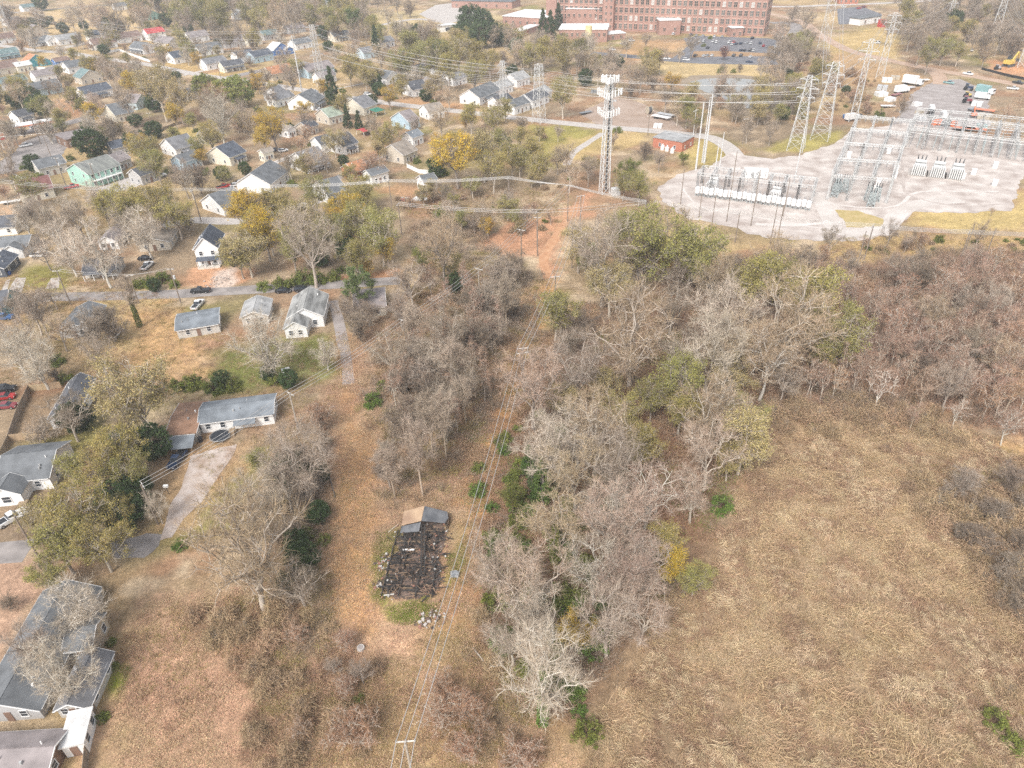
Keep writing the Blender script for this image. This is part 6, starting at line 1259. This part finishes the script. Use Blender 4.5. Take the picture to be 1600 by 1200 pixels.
for q in ((1425,133,-50,'white','truck',1.5),(1408,145,20,'white','truck',1.2),(1385,128,-20,'white','crate',1.6),(1378,140,-30,'silver','crate',1.6),(1376,150,10,'white','crate',1.6),(1390,158,30,'white','crate',1.4),(1387,168,-10,'white','trailer',1.),(1400,150,30,'maroon','trailer',1.),(1398,124,-20,'tan','crate',1.4),(1432,165,20,'white','crate',1.2),(1418,140,20,'silver','trailer',1.2),(1440,128,10,'white','trailer',1.2),
    (1452,182,70,'black','truck',1.),(1454,174,70,'white','truck',.9),(1473,184,75,'white','truck',.9),(1459,196,40,'orange','reel',1.1),(1466,195,60,'orange','reel',1.1),(1475,197,30,'grey','reel',1.1),(1482,196,70,'black','reel',1.),(1489,198,20,'orange','reel',1.1),(1440,188,0,'silver','crate',1.),(1436,177,30,'tan','crate',1.),(1505,204,-20,'orange','trailer',1.3),(1522,205,-25,'orange','trailer',1.3),(1533,200,-20,'teal','crate',1.2),
    (1512,141,-40,'navy','roller',1.2),(1510,161,-30,'maroon','roller',1.2),(1511,152,10,'yellow','roller',1.),(1528,142,-30,'tan','crate',1.5),(1538,147,-60,'teal','truck',1.3),(1534,155,-40,'white','truck',1.),(1526,165,-40,'white','crate',1.4),(1538,175,-40,'orange','trailer',1.2),(1537,185,-40,'tan','crate',1.6),(1520,183,70,'orange','digger',1.),(1520,172,30,'grey','trailer',1.),(1575,104,30,'yellow','digger',1.8),
    (1558,109,10,'silver','roller',1.),(368,414,50,'yellow','roller',1.1),(1033,186,-45,'white','trailer',1.4),(1040,182,-45,'silver','trailer',1.3),(1028,199,-20,'white','crate',1.2),(1014,178,20,'tan','reel',1.6),(915,178,30,'grey','trailer',1.),(928,145,-20,'grey','crate',1.),(18,318,20,'white','trailer',1.),(1330,188,20,'white','truck',1.),(1321,184,70,'blue','crate',1.),(1343,182,70,'black','crate',.8)):
    machine(*q[:4], None, q[4], q[5])
# ================================================================== BURNT HOUSE
char = mat('charred_wood', (.030, .028, .028), .85, .5, 2.5, .3, col2=(.075, .068, .062), rnd=.3); ash = mat('ash_rubble', (.21, .145, .115), .95, .5, 1.6, .5, col2=(.05, .045, .042), detail=8); scorch = mat('scorched_wood', (.30, .21, .14), .9, .4, 2, .2, col2=(.10, .07, .05), rnd=.2); ply = mat('plywood_tan', (.50, .36, .235), .85, .25, .35, .1, col2=(.33, .22, .15), detail=7); tarp = mat('burnt_shingle', (.085, .09, .10), .7, .4, .7, .3, col2=(.17, .175, .185)); wht = mat('ceramic_scrap', (.52, .50, .47), .7, .15, 3); redb = mat('broken_brick', (.36, .19, .14), .9, .3, 3)
cx, cy = P(650, 872); bh = empty('burnt_house', (cx, cy, 0), R(-4)); rb = np.random.RandomState(4); HW, HL = 4.3, 8.6; lx = lambda y: -4.6 + (y + 8.6) / 15. * 1.5
m = MB(); pts = [(math.cos(a) * (HW + .5 + rb.uniform(-.5, .4)), math.sin(a) * (HL - .2 + rb.uniform(-1.2, .7))) for a in np.linspace(0, 6.283, 40, endpoint=False)]; m.prism([(np.clip(x * 1.25, lx(y) - rb.uniform(-.8, 1.), HW + rb.uniform(-1.1, .8)), np.clip(y * 1.2, -HL - rb.rand() * .3, HL)) for x, y in pts], .0, .18); m.build('ash_bed', ash, bh)
def plank(a, b, w, h, mt, lab=None):
    m = MB(); m.bar(a, b, w, h); return m.build('plank', mt, bh)
for i in range(34):      # floor joists across
    yv = -HL + .3 + i * .46
    if yv > 6.2: break
    n = rb.randint(1, 4); cuts = np.sort(rb.uniform(lx(yv), HW, n * 2))
    segs = [(lx(yv) + rb.rand() * .7 - .2, cuts[0])] + [(cuts[k], cuts[k + 1]) for k in range(1, len(cuts) - 1, 2)] + [(cuts[-1], HW - rb.rand() * 1.6)]
    for a, c in segs:
        if c - a > .5: z = .45 + rb.uniform(-.12, .18); plank((a, yv + rb.normal() * .08, z), (c, yv + rb.normal() * .14, z + rb.normal() * .12), .11, .22, char if rb.rand() < .66 else scorch)
for xx in (-HW, -1.5, 1.4, HW - .3):
    for k in range(4):
        if rb.rand() < (.55 if abs(xx) > 2 else .1): continue
        y0 = -HL + k * 3.7; plank((xx + rb.normal() * .08, y0, .55 + rb.normal() * .06), (xx + rb.normal() * .1, y0 + 3.5, .5 + rb.normal() * .08), .16, .26, char)
for s_ in (-.28, .28): plank((.5 + s_, 6., 2.), (2.0 + s_, -4.6, .9), .13, .2, char)
for k in range(15): t = k / 14; plank((.5 + 1.5 * t - .5, 6 - 10.6 * t, 2.02 - 1.1 * t), (.5 + 1.5 * t + .5, 6 - 10.6 * t, 2.02 - 1.1 * t), .08, .12, char)
for k in range(120):      # fallen boards
    y0 = rb.uniform(-HL, 6.5); p = np.array([rb.uniform(lx(y0) - 1.2, HW + 1.1), y0, rb.uniform(.15, .9)]); a = rb.rand() * 6.283 if rb.rand() < .6 else rb.normal() * .25; l = rb.uniform(.5, 2.4); plank(p, p + [math.cos(a) * l, math.sin(a) * l, rb.normal() * .25], rb.uniform(.07, .2), rb.uniform(.04, .1), char if rb.rand() < .7 else scorch)
for k in range(26):     # collapsed charred heaps
    x0, y0 = rb.uniform(-3.6, HW), rb.uniform(-HL + .5, 5.5); m = MB()
    for j in range(9): a_ = rb.rand() * 3.1416; l_ = rb.uniform(.5, 1.5); c_ = np.array([x0 + rb.normal() * .5, y0 + rb.normal() * .5, .5 + rb.rand() * .5]); v_ = np.array([math.cos(a_), math.sin(a_), rb.normal() * .35]) * l_ / 2; m.bar(c_ - v_, c_ + v_, rb.uniform(.05, .16), rb.uniform(.04, .1))
    q_ = m.build('charred_pile', char if k % 4 else scorch, bh); q_['kind'] = 'stuff'
for k in range(14): x0 = rb.uniform(1.8, HW); y0 = rb.uniform(-6, 6); plank((x0, y0, .4), (x0 + rb.normal() * .3, y0 + rb.normal() * .3, rb.uniform(1., 2.)), .1, .1, char)
for k in range(6): plank((-HW - rb.rand() * 1.4, -1.5 + rb.normal() * 1.2, .15), (-HW + 1.5, -.8 + rb.normal() * 1.2, .7), .1, .12, char)
m = MB(); m.slab([(-3.5, 6.3, 1.35), (.15, 6.5, 2.4), (.3, 9.8, 2.9), (-3.6, 9.5, 1.7)], .08); r1 = m.build('roof_panel', ply, bh); r1['label'] = 'tan plywood slope of the surviving roof'
m = MB(); m.slab([(.15, 6.5, 2.36), (.3, 9.7, 2.91), (4.4, 9.6, 1.7), (4.7, 8.3, 1.4), (4.2, 7.1, 1.3), (2.2, 6.9, 1.8)], .09); r2 = m.build('roof_panel', tarp, bh); r2['label'] = 'blackened slope of the surviving roof'
m = MB(); m.slab([(-3.7, 5.1, .7), (-.2, 5.2, 1.1), (.1, 6.45, 2.2), (-3.45, 6.25, 1.25)], .05); m.build('roof_panel', tarp, bh)
for a, b_ in (((-3.6, 6.2), (-3.6, 9.6)), ((4.6, 6.8), (4.6, 9.7))):
    for k in range(5): x0 = a[0] + (b_[0] - a[0]) * k / 4; y0 = a[1] + (b_[1] - a[1]) * k / 4; plank((x0, y0, 0), (x0, y0, 1.4 if x0 < 0 else 1.3), .12, .12, char)
m = MB(); m.box((4.75, 8.3, .6), (.12, 2.4, 1.1)); m.build('wall_remnant', scorch, bh); m = MB(); m.box((.4, 9.85, .7), (7.4, .12, 1.4)); m.build('wall_remnant', char, bh)
plank((-HW + .4, -8.5, .5), (-2.2, -8.2, .55), .2, .12, WALL['dirty']); plank((-.4, -8.7, .4), (1.3, -8.3, .45), .18, .1, scorch); plank((-2.4, 1.0, .95), (-.4, 1.1, .9), .3, .08, WALL['white'])
for k in range(150):
    p = (rb.uniform(-HW - .8, HW + 1.) if k % 2 else rb.uniform(2, HW + 1.2), rb.uniform(-HL - .6, 8), rb.uniform(.15, .7)); m = MB(); s_ = rb.uniform(.1, .3); m.box(p, (s_, s_ * rb.uniform(.6, 1.4), s_ * .7), rb.rand() * 3); m.build('rubble_piece', [redb, wht, scorch, redb][k % 4] if k > 10 else wht, bh)
tag(bh, 'collapsed burnt house of charred timbers with one roof piece standing', 'burnt house')
def heap(px, py, rx, ry, n, label, sz=(.15, .5), ms=None):
    x, y = P(px, py); o = empty('rubble_heap', (x, y, 0)); 
    for k in range(n):
        a = rb.rand() * 6.283; q = rb.rand() ** .6; s_ = rb.uniform(*sz); m = MB(); z = s_ * .3 + (1 - q) * .35
        w = unit(rb.normal(size=(8, 3))) * s_ * .5; m.box((math.cos(a) * q * rx, math.sin(a) * q * ry, z), (s_, s_ * rb.uniform(.5, 1.3), s_ * .6), rb.rand() * 3); m.v = [tuple(np.array(v) + rb.normal(size=3) * s_ * .1) for v in m.v]; m.build('rubble_piece', rb.choice(ms or [wht, redb, scorch, ash, conc]), o)
    tag(o, label, 'rubble', 'rubble heaps')
heap(672, 968, 2.6, 1.8, 60, 'heap of pale rubble and scraps below the burnt house'); heap(598, 878, 1.4, 2.2, 34, 'scatter of pale broken blocks left of the burnt house'); heap(592, 915, .9, 1., 14, 'small pale rubble spot by the lower left burnt corner'); heap(653, 312, 3., 2., 26, 'white junk pile under the overhead line on clay', (.4, 1.2), [trimw, wht]); heap(340, 440, 5, 4., 40, 'pale stone pile along the new drive', (.2, .5), [conc, drive_m]); heap(612, 600, 1., 1., 10, 'white litter on the narrow track', (.2, .5)); heap(632, 312, 3, 2, 16, 'dark and white debris near the overhead line', (.4, 1.2))
x, y = P(711, 899); m = MB(); m.prism([(-.7, -.5), (.6, -.6), (.8, .3), (.1, .7), (-.8, .4)], 0, .55); o = m.build('tarp_bundle', mat('tarp_grey', (.12, .13, .14), .7, .5, 2, .2, col2=(.4, .41, .42)), None, (x, y, 0)); tag(o, 'grey bundle on the dry grass right of the burnt house', 'bundle')
# ---- small things
x, y = P(564, 1014); o = empty('manhole', (x, y, 0)); m = MB(); m.tube([(0, 0, 0), (0, 0, .45)], [.62, .58], 20); m.build('ring', conc, o); m = MB(); m.cyl((0, 0, .45), .36, .05, 16); m.build('cover', gravg, o); tag(o, 'round concrete manhole standing in brown brambles', 'manhole')
x, y = P(345, 685); o = empty('trampoline', (x, y, 0)); m = MB(); a = np.linspace(0, 6.283, 25); m.tube([(math.cos(t) * 2.1, math.sin(t) * 2.1, .85) for t in a], .07, 6, False); m.build('rim', steel, o); m = MB(); m.cyl((0, 0, .82), 1.95, .03, 24); m.build('mat', mat('trampoline_mat', (.035, .04, .05), .7, .2, 2), o)
for k in range(6): t = k * 1.047; m = MB(); m.tube([(math.cos(t) * 2.05, math.sin(t) * 2.05, 0), (math.cos(t) * 2.05, math.sin(t) * 2.05, .85)], .04, 6); m.build('leg', steel, o)
tag(o, 'round black trampoline against the long white house', 'trampoline')
def log(px1, px2, r, material, label):
    a, b_ = P(*px1), P(*px2); m = MB(); m.tube([(0, 0, r), ((b_[0] - a[0]) * .5, (b_[1] - a[1]) * .5, r + .08), (b_[0] - a[0], b_[1] - a[1], r)], [r, r * .9, r * .75], 8); o = m.build('fallen_log', material, None, (a[0], a[1], 0)); tag(o, label, 'log', 'fallen logs')
log((739,1013),(758,1037), .12, bark['white'], 'pale straight log lying at the edge of the wood'); log((514,742),(524,778), .14, bark['dark'], 'dark log beside the tan path'); log((505,732),(520,728), .1, bark['pale'], 'short pale log crossing near the dark log'); log((607,832),(622,820), .07, bark['white'], 'thin pale branch lying by the slender trunk'); log((213,836),(224,825), .1, scorch, 'reddish log beside the paved turning place')
x, y = P(15, 430); m = MB(); m.box((0, 0, .6), (.9, .8, 1.1)); m.box((0, 0, 1.2), (1., .9, .1)); o = m.build('rubbish_bin', mat('bin_blue', (.03, .10, .35), .6, .1, 2), None, (x, y, 0)); tag(o, 'blue wheeled rubbish bin beside the dark house', 'bin')
x, y = P(314, 690); m = MB(); m.cyl((0, 0, 0), .45, 1.1, 12); m.cyl((0, 0, 1.1), .48, .08, 12); o = m.build('rubbish_bin', mat('bin_black', (.03, .03, .035), .6, .1, 2), None, (x, y, 0)); tag(o, 'black bin between the garage and the trampoline', 'bin')
x, y = P(448, 585); m = MB(); m.box((0, 0, .7), (1.8, 1.2, 1.4)); m.box((0, 0, 1.45), (2., 1.4, .12)); o = m.build('garden_box', trimw, None, (x, y, 0), .4); tag(o, 'small white garden box among dark shrubs', 'box')
x, y = P(264, 772); o = empty('sign_post', (x, y, 0)); m = MB(); m.tube([(0, 0, 0), (0, 0, 2.)], .06, 6); m.build('post', darks, o); m = MB(); m.box((0, 0, 2.1), (.9, .5, .45)); m.build('box', trimw, o); tag(o, 'post with white box standing in the stony drive', 'post')
# shop sign by the car park: red and white panel on two legs
x, y = P(10, 232); o = empty('shop_sign', (x, y, 0), R(20)); 
for a in (-1.1, 1.1): m = MB(); m.box((a, 0, 2.), (.25, .25, 4.)); m.build('post', trimw, o)
m = MB(); m.box((0, 0, 5.6), (3., .4, 3.2)); m.build('panel', trimw, o); m = MB(); m.box((0, -.25, 4.6), (2.8, .1, 1.1)); m.build('red_band', PAINT['red'], o); m = MB(); m.box((0, -.25, 6.5), (2.8, .1, 1.)); m.build('orange_band', PAINT['orange'], o)
tag(o, 'tall white shop sign with red and orange bands by the car park', 'sign')
x, y = P(56, 207); o = empty('canopy', (x, y, 0), yaw_px((28, 214), (90, 203))); m = MB(); m.box((0, 0, 4.6), (21, 7, .8)); m.build('roof', trimw, o); m = MB(); m.box((0, -3.55, 4.5), (21.05, .12, .5)); m.build('red_band', PAINT['orange'], o)
for a in (-7, 0, 7): m = MB(); m.box((a, 0, 2.1), (.5, .5, 4.2)); m.build('post', trimw, o)
tag(o, 'long white forecourt canopy with orange edge beside the street', 'canopy')
pts = PP([(1533, 109), (1545, 112), (1560, 116), (1580, 121), (1610, 127)]); m = MB()
for i in range(len(pts) - 1): m.bar((*(pts[i] - pts[0]), .7), (*(pts[i + 1] - pts[0]), .7), .1, 1.4)
o = m.build('silt_fence', PAINT['black'], None, (pts[0][0], pts[0][1], 0)); tag(o, 'long black silt fence below the orange clay cut', 'fence')
# ================================================================== GROUND COVER
def in_poly(polys, n_per_m2, seed, gaps=0.):
    rs = np.random.RandomState(seed); out = []
    for pl in polys:
        pl = PP(pl); lo, hi = pl.min(0), pl.max(0); n = int((hi - lo).prod() * n_per_m2); q = lo + rs.rand(n, 2) * (hi - lo); q = q[poly_sdf(q[:, 0], q[:, 1], pl) + (fbm(q[:, 0] / 4, q[:, 1] / 4, 3) - .5) * 6 < 0]; out.append(q)
    q = np.concatenate(out)
    if gaps: q = q[fbm(q[:, 0] / 2.2 + 5, q[:, 1] / 2.2 + 9, 3) + rs.rand(len(q)) * .25 > gaps + .06]
    if len(FOOT):
        f = np.array([(a, b_, r) for a, b_, r in FOOT]); f = f[f[:, 1] < 320]
        ok = np.ones(len(q), bool)
        for a, b_, r in f: ok &= (q[:, 0] - a) ** 2 + (q[:, 1] - b_) ** 2 > (r + .3) ** 2
        q = q[ok]
    return q
PCOL = bpy.data.collections.new('prototypes')
def scatter(name, q, metas, smin, smax, label, cat, seed=1, dirn=None, tilt=.25, flat=False):
    """one 'stuff' object: real tuft meshes set on points by geometry nodes"""
    rs = np.random.RandomState(seed); n = len(q); c = bpy.data.collections.new(name + '_tufts'); 
    for i, me in enumerate(metas): c.objects.link(bpy.data.objects.new('%s_tuft_%d' % (name, i), me))
    me = bpy.data.meshes.new(name); me.vertices.add(n); me.vertices.foreach_set('co', np.c_[q, np.zeros(n)].astype(np.float32).ravel())
    rz = rs.rand(n) * 6.283 if dirn is None else dirn(q, rs)
    a = me.attributes.new('rot', 'FLOAT_VECTOR', 'POINT'); a.data.foreach_set('vector', np.c_[rs.normal(size=(n, 2)) * tilt * .3, rz].astype(np.float32).ravel())
    kk = len(metas); ix = np.floor(fbm(q[:, 0] / 11 + 31, q[:, 1] / 11 + 77, 3) * kk * 2.2 + rs.normal(size=n) * .45).astype(np.int32) % kk; a = me.attributes.new('idx', 'INT', 'POINT'); a.data.foreach_set('value', ix)
    a = me.attributes.new('siz', 'FLOAT', 'POINT'); a.data.foreach_set('value', (smin + (smax - smin) * rs.rand(n) * (.5 + fbm(q[:, 0] / 5, q[:, 1] / 5, 3))).astype(np.float32))
    o = obj(name, me); g = bpy.data.node_groups.new(name, 'GeometryNodeTree'); g.interface.new_socket('Geometry', in_out='INPUT', socket_type='NodeSocketGeometry'); g.interface.new_socket('Geometry', in_out='OUTPUT', socket_type='NodeSocketGeometry')
    N, L = g.nodes, g.links; gi, go = N.new('NodeGroupInput'), N.new('NodeGroupOutput'); ip = N.new('GeometryNodeInstanceOnPoints'); ci = N.new('GeometryNodeCollectionInfo'); ci.inputs['Collection'].default_value = c; ci.inputs['Separate Children'].default_value = True; ci.inputs['Reset Children'].default_value = True
    ra = N.new('GeometryNodeInputNamedAttribute'); ra.data_type = 'FLOAT_VECTOR'; ra.inputs['Name'].default_value = 'rot'; sa = N.new('GeometryNodeInputNamedAttribute'); sa.data_type = 'FLOAT'; sa.inputs['Name'].default_value = 'siz'
    xa = N.new('GeometryNodeInputNamedAttribute'); xa.data_type = 'INT'; xa.inputs['Name'].default_value = 'idx'; L.new(xa.outputs[0], ip.inputs['Instance Index'])
    ip.inputs['Pick Instance'].default_value = True; L.new(gi.outputs[0], ip.inputs['Points']); L.new(ci.outputs[0], ip.inputs['Instance']); L.new(ra.outputs[0], ip.inputs['Rotation']); L.new(sa.outputs[0], ip.inputs['Scale']); L.new(ip.outputs[0], go.inputs[0])
    md = o.modifiers.new('scatter', 'NODES'); md.node_group = g; tag(o, label, cat, kind='stuff'); return o
def tuft(seed, n, L, w, spread, lean, material, curl=.6, rad=.35):
    rs = np.random.RandomState(seed); A = Acc(); az = rs.normal(size=n) * spread; l = L * rs.uniform(.5, 1.1, n); b0 = np.c_[rs.normal(size=(n, 2)) * rad, np.zeros(n)]
    el0 = np.clip(lean + rs.normal(size=n) * .25, .1, 1.5); d0 = np.c_[np.cos(az) * np.cos(el0), np.sin(az) * np.cos(el0), np.sin(el0)]; el1 = el0 - curl * rs.uniform(.4, 1.4, n); d1 = np.c_[np.cos(az) * np.cos(el1), np.sin(az) * np.cos(el1), np.sin(el1)]
    m1 = b0 + d0 * l[:, None] * .5; e = m1 + d1 * l[:, None] * .5; e[:, 2] = np.maximum(e[:, 2], .03); A.blades(b0, m1, np.full(n, w), rs); A.blades(m1, e, np.full(n, w * .75), rs); return A.mesh('tuft', material)
def litter(seed, n, rad, sz, material):
    rs = np.random.RandomState(seed); A = Acc(); c = np.c_[rs.normal(size=(n, 2)) * rad, np.abs(rs.normal(size=n)) * .05 + .02]; A.leaves(c, sz, rs, .6); return A.mesh('tuft', material)
G = {k: mat('blade_' + k, c, .9, .3, .25, 0, rnd=.22, island=.22, col2=c2, spec=.08) for k, (c, c2) in dict(straw=((.55,.41,.26),(.44,.32,.195)), pale=((.63,.50,.34),(.54,.41,.265)), brown=((.40,.275,.185),(.31,.20,.135)), green=((.15,.20,.045),(.24,.24,.07)), grey=((.37,.30,.235),(.28,.22,.175)), weed=((.34,.27,.12),(.25,.21,.09)), rust=((.44,.30,.20),(.35,.225,.145))).items()}
wind = lambda q, rs: (fbm(q[:, 0] / 9 + 3, q[:, 1] / 9 + 8, 3) - .5) * 9 + rs.normal(size=len(q)) * .95 - .6
FIELD = [(905,1215),(925,1120),(1000,1010),(1062,930),(1130,860),(1150,770),(1200,690),(1300,655),(1420,655),(1620,700),(1620,1215)]
scatter('dry_grass', in_poly([FIELD], 7., 1, gaps=.44), [tuft(1, 18, 1.5, .055, .5, .8, G['straw'], 1.), tuft(2, 18, 1.4, .055, .55, .7, G['pale'], 1.), tuft(3, 16, 1.6, .05, .45, .95, G['straw'], 1.2), tuft(4, 16, 1.2, .06, .8, .7, G['brown'], .8), tuft(5, 16, 1.5, .065, .4, .85, G['pale'], 1.1), tuft(6, 16, 1.3, .06, .6, .8, G['brown'], 1.)], .45, 1.35, 'matted tan dry grass covering the open field', 'grass', 1, wind)
scatter('weeds', in_poly([[(380,1215),(400,1090),(260,960),(420,910),(500,950),(560,1020),(640,1090),(760,1150),(850,1215)], [(650,1000),(720,980),(760,1010),(850,1120),(800,1110),(700,1060)], [(165,1215),(175,1000),(260,950),(330,1000),(340,1215)]], 3.0, 2, gaps=.4), [tuft(11, 14, .8, .05, 1.5, .8, G['brown'], .7, .3), tuft(12, 12, .8, .05, 1.5, .7, G['weed'], .7, .3), tuft(13, 14, .7, .05, 1.5, .7, G['rust'], .7, .35), litter(14, 30, .6, .16, leafm['tan']), tuft(15, 10, .9, .05, 1.5, .7, G['straw'], .8, .3)], .5, 1.2, 'low brown weeds and dead stems over the litter in the near lot', 'weeds', 2)
scatter('brambles', in_poly([[(1430,730),(1520,740),(1620,760),(1620,980),(1560,930),(1480,830)], [(1200,655),(1250,610),(1420,620),(1500,660),(1480,690),(1300,680)], [(370,1215),(400,1090),(300,960),(420,930),(510,960),(560,1020),(600,1080),(600,1130),(560,1170),(500,1215)], [(690,1110),(740,1080),(820,1130),(860,1215),(760,1215)], [(730,1000),(760,960),(800,1060),(790,1100)], [(420,930),(480,880),(520,900),(520,960)]], 1.3, 12, gaps=.34), [tuft(16, 40, 1.5, .045, 3., .9, G['brown'], .9, .6), tuft(17, 40, 1.4, .045, 3., .8, G['rust'], .9, .6), tuft(18, 36, 1.5, .045, 3., .9, twig['dark'], .9, .6), tuft(19, 36, 1.2, .045, 3., .8, G['weed'], .9, .6)], .4, 1.3, 'tangled brown brambles over the near lot', 'brambles', 12)
scatter('leaf_litter', in_poly([[(180,1215),(190,1000),(260,930),(480,900),(510,640),(540,500),(860,430),(820,560),(760,700),(740,900),(760,1010),(850,1130),(930,1215)]], 2.0, 3, gaps=.3), [litter(21, 40, .9, .15, leafm['fallen']), litter(22, 40, .8, .14, leafm['tan']), litter(23, 34, .9, .15, leafm['brush'])], .7, 1.4, 'scattered rusty fallen leaves on the near lot and paths', 'leaf litter', 3)
scatter('undergrowth', in_poly([[(740,900),(700,720),(800,560),(900,480),(1060,460),(1180,490),(1250,620),(1160,740),(1100,860),(1040,960),(950,1060),(900,1130),(820,1110),(760,1000)]], 1.3, 4), [tuft(31, 22, 1.7, .05, 3., .9, G['grey'], .5, .4), tuft(32, 22, 1.6, .05, 3., .9, G['brown'], .6, .4), tuft(33, 20, 1.3, .05, 3., .8, G['rust'], .6, .4), litter(34, 40, .9, .18, leafm['green'])], .6, 1.5, 'brown stems and litter on the floor of the central wood', 'undergrowth', 4)
scatter('thicket', in_poly([[(1030,500),(1060,430),(1200,395),(1340,420),(1480,395),(1620,400),(1620,690),(1480,655),(1350,645),(1240,640),(1180,580),(1100,560)]], .55, 5), [tuft(41, 40, 3.6, .05, 3., 1.15, twig['mauve'], .3, .6), tuft(42, 40, 3.2, .05, 3., 1.1, twig['dark'], .3, .6), tuft(43, 36, 3., .05, 3., 1.1, G['rust'], .4, .6), tuft(44, 40, 3.4, .05, 3., 1.15, twig['grey'], .3, .6)], .6, 1.4, 'dense brown twiggy thicket filling the wood beyond the field', 'thicket', 5)
scatter('brushwood', in_poly([[(600,800),(590,640),(700,640),(720,720),(690,790)], [(560,640),(590,520),(640,440),(760,420),(850,430),(840,540),(780,660),(720,720),(640,760),(600,720)], [(420,800),(440,700),(500,640),(520,700),(505,800),(490,900),(440,950),(400,900)], [(640,360),(700,330),(760,360),(780,400),(700,440),(640,430)]], .6, 6), [tuft(51, 36, 2.6, .05, 3., 1.05, twig['grey'], .4, .5), tuft(52, 36, 2.4, .05, 3., 1., twig['dark'], .4, .5), tuft(53, 30, 2., .05, 3., 1., G['brown'], .4, .5), tuft(54, 26, 1.6, .06, 3., .9, G['weed'], .5, .5)], .5, 1.3, 'grey brown brushwood under the bare trees of the middle strip', 'brush', 6)
scatter('green_grass', in_poly([[(585,850),(600,835),(628,830),(612,880),(600,930),(612,950),(690,940),(680,960),(620,975),(585,935)], [(708,850),(735,820),(730,880),(700,930),(695,910)], [(165,1090),(175,1050),(195,1040),(185,1090)]], 9., 7), [tuft(61, 16, .4, .04, 3., 1., G['green'], .6, .25), tuft(62, 16, .35, .04, 3., 1., G['weed'], .6, .25)], .6, 1.3, 'fresh green grass round the burnt house', 'grass', 7)
scatter('path_straw', in_poly([[(500,900),(530,700),(545,690),(590,700),(590,780),(605,900),(600,960),(520,960)], [(690,960),(720,800),(770,660),(835,470),(860,440),(850,520),(800,640),(750,800),(735,960)], [(480,1210),(520,1090),(640,1000),(720,960),(760,1060),(850,1140),(1000,1210)]], 3., 8), [tuft(71, 14, .6, .045, 3., .7, G['straw'], .7, .3), tuft(72, 14, .55, .045, 3., .7, G['weed'], .7, .3), litter(73, 30, .6, .13, leafm['rust'])], .5, 1.1, 'short straw and leaves on the tan paths', 'grass', 8)
scatter('rough_grass', in_poly([[(0,600),(0,430),(120,430),(280,470),(350,520),(540,520),(530,640),(420,700),(330,780),(250,600)], [(590,330),(700,290),(900,300),(870,350),(700,350)], [(1270,400),(1300,375),(1420,365),(1620,368),(1620,400),(1480,410)]], .8, 9), [tuft(81, 18, .7, .05, 3., .8, G['weed'], .7, .4), tuft(82, 18, .7, .05, 3., .8, G['straw'], .7, .4), tuft(83, 18, .8, .05, 3., .8, G['brown'], .7, .4)], .5, 1.3, 'rough dry grass of the lots between houses', 'grass', 9)
# ================================================================== HAZE
hb = MB(); hb.box((0, 1300, 48.0), (5600, 3480, 98.0)); me = hb.mesh('haze'); hm = bpy.data.materials.new('haze_air'); hm.use_nodes = True; t = hm.node_tree; t.nodes.clear(); ou = t.nodes.new('ShaderNodeOutputMaterial'); pv = t.nodes.new('ShaderNodeVolumePrincipled'); pv.inputs['Color'].default_value = (.93, .95, .97, 1); pv.inputs['Density'].default_value = .00025; t.links.new(pv.outputs[0], ou.inputs['Volume']); me.materials.append(hm); o = obj('haze', me); tag(o, 'thin pale haze over the whole scene', 'haze', kind='stuff')
finish_labels()
